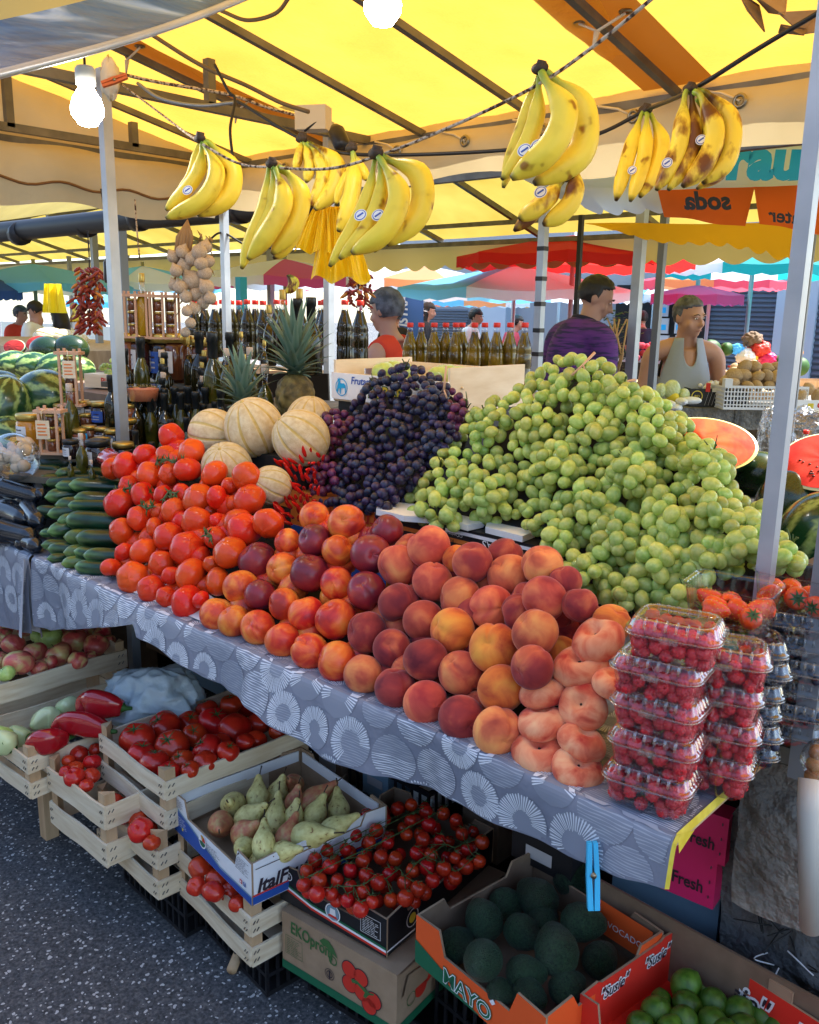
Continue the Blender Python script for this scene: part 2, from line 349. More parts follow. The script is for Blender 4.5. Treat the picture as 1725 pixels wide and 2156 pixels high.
mat('pear', ramp=[(.32, (.24, .12, .03)), (.38, (.58, .48, .16)), (.6, (.70, .62, .24)), (.8, (.76, .68, .30))], scale=3, detail=5, rough=.5, var=.08)
mat('pear_red', ramp=[(.3, (.50, .12, .07)), (.5, (.58, .22, .10)), (.75, (.58, .48, .18))], scale=2.2, detail=5, rough=.5, var=.08)
mat('apple', ramp=[(.32, (.50, .03, .04)), (.5, (.62, .14, .10)), (.64, (.68, .48, .18)), (.8, (.62, .62, .22))], scale=1.0, detail=5, dist=.6, rough=.35, coat=.2, var=.08)
mat('pepper_red', (.36, .008, .014), .14, coat=.6, bump=(4, .3, .03))
mat('pepper_pale', ramp=[(.3, (.50, .62, .28)), (.7, (.68, .74, .42))], scale=4, rough=.25, coat=.4, bump=(4, .3, .03))
mat('avocado', ramp=[(.3, (.014, .042, .022)), (.7, (.06, .14, .07))], scale=9, rough=.36, spec=.7, bump=(16, 1, .03), var=.3)
mat('lime', ramp=[(.3, (.03, .09, .008)), (.7, (.09, .2, .02))], scale=2, rough=.28, bump=(30, .25, .004), var=.3)
mat('garlic', ramp=[(.3, (.36, .27, .19)), (.7, (.62, .54, .43))], scale=12, stretch=(1, 1, .2), rough=.7)
mat('garlic_leaf', ramp=[(.3, (.20, .12, .06)), (.7, (.40, .27, .14))], scale=14, stretch=(1, 1, .1), rough=.9)
mat('dried_chilli', (.22, .025, .012), .4, var=.5)
mat('pepper_orange', (.62, .22, .02), .35)
mat('potato', ramp=[(.3, (.36, .24, .13)), (.7, (.50, .36, .2))], scale=5, rough=.8, var=.12)
mat('onion', ramp=[(.3, (.30, .12, .05)), (.7, (.45, .22, .08))], scale=5, rough=.45, var=.1)
mat('leaf', (.05, .15, .03), .55, translucent=.3, var=.3)
# glass and jars
mat('oil_dark', ramp=[(.3, (.008, .008, .004)), (.7, (.022, .018, .005))], scale=3, rough=.06, spec=.7)
mat('oil_green', ramp=[(.35, (.02, .024, .005)), (.7, (.09, .09, .01))], scale=3, rough=.05, spec=.7)
mat('oil_olive', ramp=[(.35, (.045, .032, .004)), (.65, (.22, .15, .01))], scale=4, rough=.05, spec=.7); mat('oil_gold', (.42, .24, .01), .05, spec=.6)
mat('honey', (.55, .22, .015), .06, spec=.6)
mat('preserve', (.16, .05, .02), .08, spec=.7, var=.6)
mat('preserve_dark', (.018, .010, .010), .07, spec=.7)
mat('bottle_neck', (.75, .8, .82), .08, alpha=.09, bump=(9, .1))
mat('cap_red', (.72, .03, .015), .35)
mat('cap_black', (.014, .018, .02), .3)
mat('cap_gold', (.52, .38, .1), .3, metal=.7)
mat('cork', (.62, .52, .42), .7)
mat('label_white', (.68, .68, .68), .6)
# people
mat('skin', ramp=[(.3, (.40, .21, .15)), (.7, (.52, .29, .21))], scale=5, rough=.5, sss=.08)
mat('hair_dark', (.012, .010, .010), .5, bump=(60, .6, .004))
mat('hair_grey', ramp=[(.35, (.045, .05, .065)), (.65, (.13, .14, .18))], scale=24, rough=.6, bump=(60, .6, .004))
mat('eye', (.02, .015, .012), .2)
mat('lip', (.30, .10, .08), .5)
mat('shirt_purple', ramp=[(.0, (.022, .014, .055)), (.42, (.03, .018, .085)), (.52, (.10, .025, .18)), (1, (.17, .035, .26))], scale=3, stretch=(3, 3, 24), rough=.8)
mat('shirt_navy', (.012, .012, .035), .8)
mat('singlet', (.30, .35, .45), .85, bump=(20, .3, .006))
mat('shirt_red', (.68, .05, .02), .8)
mat('shirt_white', (.72, .76, .8), .8)
mat('shirt_black', (.02, .02, .025), .8)
mat('trousers', (.03, .035, .05), .8)
# far setting
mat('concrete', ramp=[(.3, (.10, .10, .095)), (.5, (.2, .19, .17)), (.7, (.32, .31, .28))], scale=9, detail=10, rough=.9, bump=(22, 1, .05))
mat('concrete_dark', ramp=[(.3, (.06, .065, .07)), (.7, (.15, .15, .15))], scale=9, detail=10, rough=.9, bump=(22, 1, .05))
mat('facade', (.30, .33, .36), .8); mat('shutter', (.10, .13, .17), .5, metal=.3); mat('door_frame', (.42, .52, .6), .5)
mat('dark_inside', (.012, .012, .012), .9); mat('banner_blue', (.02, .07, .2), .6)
for nm, c in dict(umb_red=(.68, .03, .025), umb_teal=(.02, .42, .45), umb_pink=(.75, .16, .24), umb_white=(.8, .86, .92), umb_cyan=(.22, .66, .98), umb_magenta=(.66, .12, .34), umb_peach=(.8, .42, .2), umb_blue=(.05, .15, .45), umb_orange=(.85, .16, .02), umb_amber=(.9, .5, .02)).items():
    mat(nm, c, .7, translucent=.65)
# ---------------------------------------------------------------- ground
g = MB(); g.add([(-80, -60, 0), (80, -60, 0), (80, 90, 0), (-80, 90, 0)], [(0, 1, 2, 3)], 0, False)
tag(g.build('ground', 'asphalt'), kind='structure')

# ---------------------------------------------------------------- main canopy over the stall
TZ_ = .90; EY, EZ, SL = 2.65, 2.28, .2                            # eave line and roof slope (rising towards the lane)
def rz_(y): return EZ + SL * (EY - y)
canopy = thing('market_canopy', 'yellow tarpaulin canopy on grey square posts above the fruit table', 'canopy', (-1.5, EY, 0))
CO = (-1.5, EY, 0)
XL, XR, YF = -3.72, 1.6, .75
def roof_fn(u, v):
    x = XL - .06 + (XR - XL + .06) * u; y = YF + (EY + .05 - YF) * v
    return (x, y, rz_(y) + .012 - .03 * abs(math.sin(x * 5.2)) * math.sin(v * math.pi) ** .5 - .006 * math.sin(x * 17 + y * 9))
g = MB(); g.grid(roof_fn, 60, 12); g.build('roof_sheet', 'tarp_yellow', canopy, at=CO)
for x, w in ((-2.93, .17), (-1.37, .23)):              # doubled orange seams laced over two rafters
    g = MB(); g.add([(x - w / 2, YF, rz_(YF) - .006), (x + w / 2, YF, rz_(YF) - .006), (x + w / 2, EY, EZ - .006), (x - w / 2, EY, EZ - .006)], [(0, 1, 2, 3)], 0, False)
    g.build('seam_strip', 'tarp_seam', canopy, at=CO)
    for y in (1.75, 2.2):
        r_ = MB()
        for s in (-1, 1): r_.grid(lambda u, v, s=s: (x + s * w * .3 + (.014 + .005 * math.cos(v * 6.283)) * math.cos(u * 6.283), y + (.014 + .005 * math.cos(v * 6.283)) * math.sin(u * 6.283), rz_(y) - .012 + .004 * math.sin(v * 6.283)), 12, 6, 0, True, True)
        r_.tube([(x - w * .3, y, rz_(y) - .015), (x, y - .02, rz_(y) - .05), (x + w * .3, y, rz_(y) - .015)], .004, 6, 1)
        r_.tube([(x, y - .02, rz_(y) - .05), (x - .01, y - .02, rz_(y) - .09)], [.009, .003], 6, 1)
        r_.build('lacing', ['ring', 'rag'], canopy, at=CO)
for x in (-3.82 + .02, -3.47, -2.93, -2.40, -1.89, -1.37, -.8, -.25, .3):
    g = MB(); g.bar((x, YF, rz_(YF) - .03), (x, EY, EZ - .03), .022, .022); g.build('rafter', 'steel_dark', canopy, at=CO)
g = MB(); g.bar((XL, EY, EZ - .045), (XR, EY, EZ - .045), .03, .032); g.build('eave_beam', 'steel_dark', canopy, at=CO)
g = MB(); g.bar((XL - .02, .9, EZ - .045), (XL - .02, EY + .04, EZ - .045), .03, .032); g.build('end_beam', 'steel_dark', canopy, at=CO)
# trusses
for x in (-2.70, -3.62):
    g = MB(); g.bar((x, .8, EZ - .02), (x, EY, EZ - .02), .03, .03); g.build('tie_beam', 'steel_dark', canopy, at=CO)
    for y in ((1.9,) if x > -3 else (1.62, 2.15)):
        g = MB(); g.bar((x, y, EZ - .02), (x, y, rz_(y) - .02), .03, .03); g.build('strut', 'steel_dark', canopy, at=CO)
# posts
def at_post(x, y, zt, zb=0, w=.034, name='post', m='steel_post', parent=canopy):
    g = MB(); g.box((x - w / 2, y - w / 2, zb), (x + w / 2, y + w / 2, zt)); return g.build(name, m, parent, at=CO if parent is canopy else None)
at_post(-2.64, 1.475, 2.29, w=.031); at_post(-2.735, 2.47, 2.62, w=.032)
P_R = atT(1606, 1260, 1.46); at_post(P_R.x, P_R.y, 2.9, TZ_, w=.024)
p_ = atY(325, 235, 2.62); at_post(-3.64, 2.62, 2.42, w=.032)
# laced eave curtain: a long beige sheet that bellies out
def cur(u, v):
    x = XL + (XR - XL) * u; b = .165 + .02 * math.sin(x * 3.1) + .02 * math.sin(x * 7.3 + 1)
    z = EZ + .012 - (b + .06) * v; y = EY + .03 - .06 * math.sin(v * math.pi) - .05 * v * v - .012 * math.sin(x * 13) * v
    return (x, y, z)
g = MB(); g.grid(cur, 90, 10); g.build('eave_curtain', 'tarp_beige', canopy, at=CO)
k = 0
for i in range(14):
    x = -3.5 + i * .335; z = EZ - .085; y = EY - .045; r_ = MB()
    r_.grid(lambda u, v: (x + (.016 + .006 * math.cos(v * 6.283)) * math.cos(u * 6.283), y + .006 * math.sin(v * 6.283), z + (.016 + .006 * math.cos(v * 6.283)) * math.sin(u * 6.283)), 14, 6, 0, True, True)
    r_.tube([(x, y, z), (x - .06, y + .01, z + .03), (x - .14, y + .02, z + .05)], .004, 5, 1); r_.build('eyelet', ['ring', 'rag'], canopy, at=CO)
def cur2(u, v):
    y = .9 + (EY - .9) * u; b = .22 + .02 * math.sin(y * 9)
    return (XL - .03 + .05 * math.sin(v * math.pi) + .014 * math.sin(y * 14) * v, y, EZ - .0 - (b + .06) * v)
g = MB(); g.grid(cur2, 50, 8); g.build('end_curtain', 'tarp_beige', canopy, at=CO)
pts = [(XL + .03, .9 + i * .035, EZ - .20 + .012 * math.sin(i * .75)) for i in range(51)]
g = MB(); g.tube(pts, .006, 6); g.build('piping', 'piping', canopy, at=CO)
g = MB(); g.grid(lambda u, v: (XL - .01, YF + (EY - YF) * u, EZ - .05 + (rz_(YF + (EY - YF) * u) - EZ + .05) * v), 20, 3); g.build('gable_sheet', 'tarp_beige', canopy, at=CO)

# near silver awning hanging at the lane side (upper left corner)
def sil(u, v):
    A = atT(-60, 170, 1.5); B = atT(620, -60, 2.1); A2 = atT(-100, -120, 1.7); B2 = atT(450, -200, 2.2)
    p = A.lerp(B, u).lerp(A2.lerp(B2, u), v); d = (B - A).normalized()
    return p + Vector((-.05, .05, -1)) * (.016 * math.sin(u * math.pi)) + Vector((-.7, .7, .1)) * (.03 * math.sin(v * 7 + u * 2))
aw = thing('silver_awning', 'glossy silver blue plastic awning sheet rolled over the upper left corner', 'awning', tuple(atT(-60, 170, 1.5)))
g = MB(); g.grid(sil, 40, 16, mfn=lambda i, j: 0 if j < 6 else 1); g.build('sheet', ['awning_silver', 'tarp_cream'], aw, at=aw.location)  # upper rows coloured beige to paint a warm reflection onto the sheet
g = MB(); g.tube([sil(i / 20, 0) for i in range(21)], .008, 8); g.build('hem', 'steel_post', aw, at=aw.location)

# neighbouring canopy behind, with scalloped valance
bc = thing('back_canopy', 'olive yellow canopy with scalloped valance standing behind the bottle shelves', 'canopy', (-3, 4.6, 0)); BO = (-3, 4.6, 0)
def scallop(g, p, q, h, n, m=0, wob=.02, th=None):      # hanging strip from p to q with n scallops
    p, q = Vector(p), Vector(q); d = (q - p).normalized(); nrm = Vector((d.y, -d.x, 0)); N = n * 8
    def fn(u, v):
        sc = abs(math.sin(u * n * math.pi)) * .05
        return p.lerp(q, u) + Vector((0, 0, -1)) * (v * (h - .05 + sc)) + nrm * (wob * math.sin(u * n * 2.1) * v)
    g.grid(fn, N, 4, m)
XA, XB = -24, .5
g = MB()
g.grid(lambda u, v: (XA + (XB - XA) * u, 3.35 + 3.35 * v, 2.28 + .52 * math.sin(min(v * 1.0, 1) * math.pi) ** .8 - .01 * abs(math.sin(u * 40))), 60, 14)
g.build('roof_sheet', 'tarp_olive', bc, at=BO)
for x in [-15 + i * 1.15 for i in range(14)]:
    g = MB(); g.bar((x, 3.35, 2.25), (x, 5.02, 2.72), .04, .04); g.bar((x, 5.02, 2.72), (x, 6.7, 2.25), .04, .04); g.build('rafter', 'steel_dark', bc, at=BO)
for y in (3.4, 6.68): g = MB(); g.bar((XA, y, 2.22), (XB, y, 2.22), .04, .04); g.build('long_beam', 'steel_dark', bc, at=BO)
for y in (6.2,): g = MB(); g.bar((XA, y, 2.33), (XB, y, 2.33), .035, .035); g.build('purlin', 'steel_dark', bc, at=BO)
g = MB(); scallop(g, (XA, 6.72, 2.24), (XB, 6.72, 2.24), .26, 90); g.build('valance', 'tarp_cream', bc, at=BO)
def bpost(px_, ypx, Y, label_m='steel_post', w=.045, zt=2.3):
    p = atY(px_, ypx, Y); return p
for (x, y, Y, w) in ((152, 650, 6.4, .05), (205, 640, 3.9, .05), (260, 600, 3.4, .06), (570, 590, 6.4, .06)):
    p = atY(x, y, Y); g = MB(); g.box((p.x - w / 2, Y - w / 2, 0), (p.x + w / 2, Y + w / 2, 2.28)); g.build('post', 'steel_grey', bc, at=BO)
# black drain pipe slung under the neighbouring canopy's eave
dp = thing('drain_pipe', 'fat black plastic drain pipe slung beneath the olive canopy', 'pipe', (-5, 3.6, 2.0))
g = MB(); g.tube([atT(-250, 515, 7.5), atT(0, 489, 6.4), atT(250, 463, 5.6), atT(520, 440, 5.0), atT(700, 428, 4.7)], .068, 14); g.build('pipe', 'black_pipe', dp, at=dp.location)
for (x, y, t) in ((42, 492, 6.25), (180, 474, 5.85), (292, 459, 5.5), (505, 441, 5.05)):
    c = atT(x, y, t); g = MB(); g.tube([c + Vector((-.05, .01, 0)), c + Vector((.05, -.01, 0))], .080, 14); g.build('collar', 'black_tape', dp, at=dp.location)

# unseen row behind the viewer, added to leave only one bright strip of sky
oc = thing('unseen_canopy', 'unseen canopy added across the lane behind the viewer to shape the sky light', 'canopy', (-1, -2.5, 0))
g = MB(); g.grid(lambda u, v: (-9 + 15 * u, -2.1 - 2.8 * v, 2.45 + .45 * math.sin(v * math.pi)), 30, 8); g.build('roof_sheet', 'opp_sheet', oc, at=oc.location); g = MB(); scallop(g, (-9, -2.1, 2.45), (6, -2.1, 2.45), .25, 30); g.build('valance', 'opp_sheet', oc, at=oc.location)
for x in (-9, -5.2, 2, 6):
    for y in (-2.15, -4.8): g = MB(); g.box((x - .03, y - .03, 0), (x + .03, y + .03, 2.45)); g.build('post', 'steel_grey', oc, at=oc.location)
ob = thing('unseen_building', 'unseen pale building added far across the lane to shape the sky light', 'building', (0, -9, 0)); g = MB(); g.box((-16, -9.4, 0), (12, -9, 6.5)); g.build('wall', 'concrete', ob, at=ob.location); g = MB(); [g.box((x, -9.0, 1.2), (x + 1.2, -8.97, 3.0)) for x in range(-14, 10, 4)]; g.build('windows', 'dark_inside', ob, at=ob.location)
# ---------------------------------------------------------------- table and cloth
TY, TZ = 1.055, .903
tb = thing('display_table', 'long market table under the patterned grey cloth', 'table', (-2.2, 1.5, 0))
g = MB(); g.box((-4.2, TY + .01, TZ - .035), (-.47, 2.15, TZ - .006)); g.build('tabletop', 'wood_post', tb, at=tb.location)
for x in (-4, -2.35, -.62):
    for y in (1.85, 2.1): g = MB(); g.box((x - .03, y - .03, 0), (x + .03, y + .03, TZ - .036)); g.build('leg', 'wood_post', tb, at=tb.location)
XSPL = atY(70, 1178, TY).x
_Ltab = []
for (x, y) in ((1402, 1873), (1150, 1791), (1025, 1736), (837, 1654), (693, 1590), (560, 1500), (400, 1405), (300, 1340), (288, 1313), (94, 1333)):
    p = atY(x, y, TY - .02); _Ltab.append((p.x, TZ - p.z))
_Ltab.sort()
def Lc(x):
    if x < XSPL: return .235 + (x - XSPL) * -.16
    T = _Ltab
    if x <= T[0][0]: return T[0][1]
    for (a, la), (b, lb) in zip(T, T[1:]):
        if x <= b: return la + (lb - la) * (x - a) / (b - a)
    return T[-1][1]
def cl(s, u, e=0):
    r = .008
    if u >= 0: return Vector((s, TY + u, TZ + e))
    w = min(1, -u / .12)
    y = TY - .004 - r * (1 - math.exp(u / r)) - w * (.014 * math.sin(s * 9.1) + .008 * math.sin(s * 23 + 1)) - .03 * w * max(0, math.sin((s + 2.4) * 2.1)) + .003 * w * math.sin(s * 61 + 2 * math.sin(s * 13)) - e
    return Vector((s, y, TZ + u * .985 + 0))
cloth = thing('tablecloth', 'grey wipe clean tablecloth with white fan and stripe circles over the long table', 'tablecloth', (-2.2, TY, TZ))
g = MB()
x1 = -.46
g.grid(lambda a, b: cl(-4.2 + (x1 + 4.2) * a, .95 * b), 40, 8, 0)
def skirt(xa, xb, n): g.grid(lambda a, b: cl(xa + (xb - xa) * a, -Lc(min(max(xa + (xb - xa) * a, xa + 1e-4), xb)) * b ** 1.3), n, 16, 0)
skirt(XSPL + .012, x1, 150); skirt(-4.2, XSPL - .004, 40)
g.build('cloth_sheet', 'cloth_base', cloth, at=cloth.location)
g = MB()                                                # curled edge of the slit
pa = cl(XSPL, -.01); g.grid(lambda a, b: pa + Vector((.0 + (.012 + .035 * b) * math.cos(a * 4.4 + 1.5) - .01 * b, -.01 - (.006 + .022 * b) * math.sin(a * 4.4 + 1.5), -.23 * b)), 12, 10)
g.build('curled_edge', 'cloth_under', cloth, at=cloth.location)
gp = MB(); rr = random.Random(5)
def vis(s, u):
    if s > x1 - .002 or s < -3.9: return False
    if abs(s - XSPL) < .016: return False
    if u < 0: return -u < Lc(s) - .002
    return u < .10 or s > -.72
def patch(c, pts, m, e):                                # strip given by left/right offsets in cloth space
    run = []
    def flush():
        if len(run) > 1:
            v = []; [v.extend((cl(*a, e), cl(*b, e))) for a, b in run]
            gp.add(v, [(2 * i, 2 * i + 1, 2 * i + 3, 2 * i + 2) for i in range(len(run) - 1)], m, False)
        run.clear()
    for a, b in pts:
        if vis(*a) and vis(*b): run.append((a, b))
        else: flush()
    flush()
def disc(c, r):
    n = 14
    for i in range(n):
        y0 = -r + 2 * r * i / n; y1 = y0 + 2 * r / n; w0 = math.sqrt(max(0, r * r - y0 * y0)); w1 = math.sqrt(max(0, r * r - y1 * y1))
        patch(c, [((c[0] - w0 + 2 * w0 * k / 10, c[1] + y0), (c[0] - w1 + 2 * w1 * k / 10, c[1] + y1)) for k in range(11)], 0, .0008)
def fan(c, r, a0, a1, r0):
    n = int(54 * (a1 - a0) / 6.283)
    for i in range(n):
        a = a0 + (a1 - a0) * i / n + rr.uniform(-.02, .02); q0 = r * (r0 + rr.uniform(-.04, .04)); q1 = r * (1 + rr.uniform(-.05, .03)); L_ = []
        for k in range(7):
            q = q0 + (q1 - q0) * k / 6; w = .0005 + .0009 * k / 6 * (1 if k < 6 else .4); d = (math.cos(a), math.sin(a)); nn = (-d[1] * w, d[0] * w)
            L_.append(((c[0] + d[0] * q + nn[0], c[1] + d[1] * q + nn[1]), (c[0] + d[0] * q - nn[0], c[1] + d[1] * q - nn[1])))
        patch(c, L_, 1, .0016)
def stripes(c, r, h, mi=1):
    n = 19
    for i in range(n):
        y = -r + 2 * r * (i + .5) / n
        if h == 1 and y > 0 or h == -1 and y < 0: continue
        w = math.sqrt(max(0, r * r - y * y)); ph = rr.uniform(0, 6); L_ = []
        K = 18
        for k in range(K + 1):
            x = -w + 2 * w * k / K; q = .0006 * math.sin(x * 110 + ph); t = .00072 + .0003 * math.sin(x * 150 + ph * 2)
            L_.append(((c[0] + x, c[1] + y + q + t), (c[0] + x, c[1] + y + q - t)))
        patch(c, L_, mi, .0016 if mi == 1 else .0012)
stp = .094
for j, u0 in enumerate((.24, .16, .08, .0, -.08, -.16)):
    i = 0; s = -3.9 + (j % 2) * stp / 2
    while s < -.4:
        c = (s + rr.uniform(-.006, .006), u0 + rr.uniform(-.006, .006)); r = .044 + rr.uniform(-.006, .007); disc(c, r)
        ty = (i * 2 + j * 3) % 5
        if ty in (0, 2): fan(c, r, rr.uniform(-.8, .2), rr.uniform(3.4, 4.4), .38 + .1 * (ty == 2))
        elif ty == 1: stripes(c, r, rr.choice((0, 0, 1, -1)))
        elif ty == 3: fan(c, r, 0, 6.283, .42)
        elif ty == 4 and (i + j) % 2: stripes(c, r, rr.choice((1, -1)))
        if ty in (3, 4) or i % 3 == 0: stripes(c, r, 0, 2)
        i += 1; s += stp
gp.build('printed_pattern', ['cloth_disc', 'cloth_white', 'cloth_grey'], cloth, at=cloth.location)
g = MB()                                                # yellow hem on the cut right end
for k in range(14):
    a = cl(x1, .36 * k / 14); b = cl(x1, .36 * (k + 1) / 14); d = Vector((.003, 0, -.011))
    g.add([a + Vector((0, 0, .002)), b + Vector((0, 0, .002)), b + d, a + d], [(0, 1, 2, 3)], 0, False)
L_ = Lc(x1)
for k in range(8):
    a = cl(x1, -L_ * k / 8); b = cl(x1, -L_ * (k + 1) / 8); d = Vector((.005, .004, 0)); g.add([a, a + d, b + d, b], [(0, 1, 2, 3)], 0, False)
g.add([cl(x1, 0) + Vector((.002, 0, 0)), cl(x1, .05) + Vector((.004, 0, -.014)), cl(x1, 0) + Vector((.004, .006, -.03))], [(0, 1, 2)], 0, False)
g.build('yellow_hem', 'cloth_hem', cloth, at=cloth.location)

# ---------------------------------------------------------------- fruit meshes, unit radius
def m_tomato(seed, n=5):
    q = random.Random(seed); ph = q.uniform(0, 6); g = MB()
    def fn(t, f): 
        top = math.exp(-((math.pi - f) / .34) ** 2)
        return (1 + .028 * math.cos(n * t + ph) * math.sin(f) ** .7 + .02 * math.cos(2 * t + ph)) * (1 - .24 * top)
    g.ball((0, 0, 0), (1, 1, .84), 34, 22, fn=fn); return g
def m_calyx(seed=1, s=.42):
    q = random.Random(seed); g = MB(); z0 = .66
    for k in range(5 + seed % 2):
        a = k * 6.283 / (5 + seed % 2) + q.uniform(-.2, .2); L2 = s * q.uniform(.9, 1.35); lift = q.uniform(.02, .16); d = Vector((math.cos(a), math.sin(a), 0)); w = Vector((-d.y, d.x, 0)); v = []
        for i in range(5):
            f = i / 4; p = d * (.03 + L2 * f) + Vector((0, 0, z0 - .02 + .09 * math.sin(f * 2.6) + lift * f * f)); ww = .055 * (1 - f) ** .8 + .004; v += [p + w * ww, p + Vector((0, 0, .02)), p - w * ww]
        g.add(v, [(3 * i + j, 3 * i + j + 1, 3 * i + j + 4, 3 * i + j + 3) for i in range(4) for j in range(2)])
    g.tube([(0, 0, z0 - .05), (.02, 0, z0 + .07), (.07, .03, z0 + .15)], [.045, .035, .04], 7); return g
def m_peach(seed):
    q = random.Random(seed); g = MB(); d = q.uniform(.08, .14)
    def fn(t, f):
        tt = (t + math.pi) % (2 * math.pi) - math.pi
        return (1 + .02 * math.cos(2 * t)) * (1 - d * math.exp(-(tt / .16) ** 2) * math.sin(f) ** .5) * (1 - .20 * math.exp(-((math.pi - f) / .3) ** 2)) * (1 + .03 * math.exp(-(f / .3) ** 2))
    g.ball((0, 0, 0), (1, 1, .95), 40, 22, fn=fn); return g
def m_flat(seed):
    q = random.Random(seed); ph = q.uniform(0, 6); g = MB()
    def fn(u, v):
        t = 6.283 * u; f = math.pi * v; r = math.sin(f); z = -math.cos(f)
        R1 = 1 + .05 * math.cos(2 * t + ph) + .03 * math.cos(3 * t); R1 *= 1 - .09 * math.exp(-((((t + math.pi) % 6.283) - math.pi) / .2) ** 2)
        rho = R1 * (r ** .75); zz = z * .60
        dip = math.exp(-(rho / .27) ** 2); zz -= dip * (.40 if z > 0 else -.22)
        return (rho * math.cos(t), rho * math.sin(t), zz)
    g.grid(fn, 40, 26, 0, True, True); return g
TOM = [m_tomato(i, 5 + i % 2).mesh('tomato', ['tomato']) for i in range(4)]
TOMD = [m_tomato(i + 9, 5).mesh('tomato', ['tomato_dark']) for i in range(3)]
CALX = [m_calyx(i).mesh('calyx', ['calyx']) for i in range(4)]
def mset(fn, n, m): return [fn(i).mesh('fruit', [m]) for i in range(n)]
NEC = mset(m_peach, 3, 'nectarine'); NECD = mset(m_peach, 2, 'nectarine_dark'); PEA = mset(m_peach, 3, 'peach'); PEAD = mset(m_peach, 3, 'peach_dark'); PEAG = mset(m_peach, 2, 'peach_gold'); FLT = mset(m_flat, 3, 'flat_peach')

def relax(items, it=80, cap=.07, k=.96):
    """items: [x, y, rpx, t]; slide fruit along their sight lines until they no longer cut into each other"""
    t0 = [i[3] for i in items]
    D = [ray(i[0], i[1]) for i in items]
    for _ in range(it):
        P = [EYE + D[i] * items[i][3] for i in range(len(items))]; Rm = [it_[2] * it_[3] / F for it_ in items]
        for i in range(len(items)):
            for j in range(i + 1, len(items)):
                if abs(P[i].x - P[j].x) > .16: continue
                d = (P[i] - P[j]).length; need = (Rm[i] + Rm[j]) * k
                if d < need:
                    s = (need - d) * .35; a, b = (i, j) if items[i][3] < items[j][3] else (j, i)
                    items[a][3] = max(items[a][3] - s, t0[a] - cap); items[b][3] = min(items[b][3] + s, t0[b] + cap)
    return items
def fill(items, rpx, n, back=.055, seed=3):
    """fruit of the layer beneath, where the top layer leaves gaps"""
    q = random.Random(seed); xs = [i[0] for i in items]; ys = [i[1] for i in items]; out = []
    for _ in range(6000):
        if len(out) >= n: break
        x = q.uniform(min(xs), max(xs)); y = q.uniform(min(ys), max(ys))
        ds = sorted((math.hypot(x - i[0], y - i[1]) / i[2], i) for i in items)
        if ds[0][0] < .84 or ds[3][0] > 2.6: continue
        if any(math.hypot(x - o[0], y - o[1]) < rpx * .9 for o in out): continue
        # must be surrounded on all sides
        an = [math.atan2(i[1] - y, i[0] - x) for d, i in ds[:7] if d < 3]; an.sort(); gap = max([b - a for a, b in zip(an, an[1:])] + [an[0] + 6.283 - an[-1]])
        if gap > 2.4: continue
        t = sum(i[3] for d, i in ds[:4]) / 4 + back; out.append([x, y, rpx * .92, t])
    return out

# tomatoes
TL = [(1003, 155, 72), (848, 262, 66), (975, 268, 60), (1120, 245, 77), (735, 332, 82), (655, 345, 60), (878, 380, 76), (990, 378, 60), (1095, 352, 80), (1255, 375, 79), (1445, 395, 86),
      (755, 445, 58), (840, 500, 75), (695, 545, 85), (1345, 445, 48), (955, 500, 58), (1065, 490, 60), (1160, 520, 90), (1268, 512, 66), (1460, 525, 90), (1372, 550, 50), (815, 635, 70), (1020, 590, 72),
      (925, 595, 45), (1155, 665, 93), (1268, 645, 42), (1390, 655, 83), (1570, 665, 88), (710, 712, 76), (905, 690, 55), (985, 742, 85), (1430, 700, 95), (1265, 750, 72), (1098, 815, 100), (845, 828, 83),
      (727, 835, 55), (1345, 835, 95), (1240, 905, 50), (945, 900, 72), (650, 925, 60), (1115, 965, 95), (780, 985, 92), (1000, 970, 52), (1275, 1005, 78), (885, 1050, 78), (975, 1095, 60), (1100, 1130, 100), (1175, 1110, 50)]
TI = []
for (x, y, r) in TL:
    X_, Y_ = .36 * x, 862.5 + .36 * y; p, t = atS(X_, Y_, 1.10, .94, 1.0); TI.append([X_, Y_, .36 * r, t])
up_ = {(1098, 815), (1345, 835), (1155, 665), (1115, 965), (1100, 1130), (1460, 525), (695, 545), (1265, 750), (840, 500), (1095, 352)}
relax(TI); nT = len(TI); TI += relax(fill(TI, 27, 26))
def aim(axis, spin=0):
    z = Vector(axis).normalized(); return (z.to_track_quat('Z', 'Y').to_matrix().to_4x4() @ Matrix.Rotation(spin, 4, 'Z')).to_euler()
def put(name, me, p, r, axis, spin, cat, group, label=None, scale=(1, 1, 1), kids=()):
    o = link(name, me, None, p, aim(axis, spin), tuple(r * q for q in scale)); tag(o, label, cat, group)
    for (kn, km) in kids: link(kn, km, o)
    return o
tom = []
for i, (x, y, r, t) in enumerate(TI):
    p = atT(x, y, t); R_ = r * t / F
    if i < nT and TL[i] in up_: ax = Vector((rnd.uniform(-.3, .2), -.45 + rnd.uniform(-.3, .2), 1.0))
    else: ax = Vector((rnd.uniform(-1, 1), rnd.uniform(-.1, 1), rnd.uniform(-.9, .3)))
    if TL[i % len(TL)] in ((1098, 815), (1345, 835)) and i < nT: ax = Vector((-.1, -.8, .55)) if x < 450 else Vector((.35, -.6, .7))
    o = put('tomato', TOM[i % 4], p, R_ * 1.07, ax, rnd.uniform(0, 6), 'tomato', 'tomatoes heaped on the table', kids=[('calyx', CALX[i % 4])])
    o['look'] = 'orange red tomato' if i < nT else 'half hidden tomato'; tom.append(o)
rowlabels(tom, '{look} of the table heap, {row} row down, {n} from left', 9)
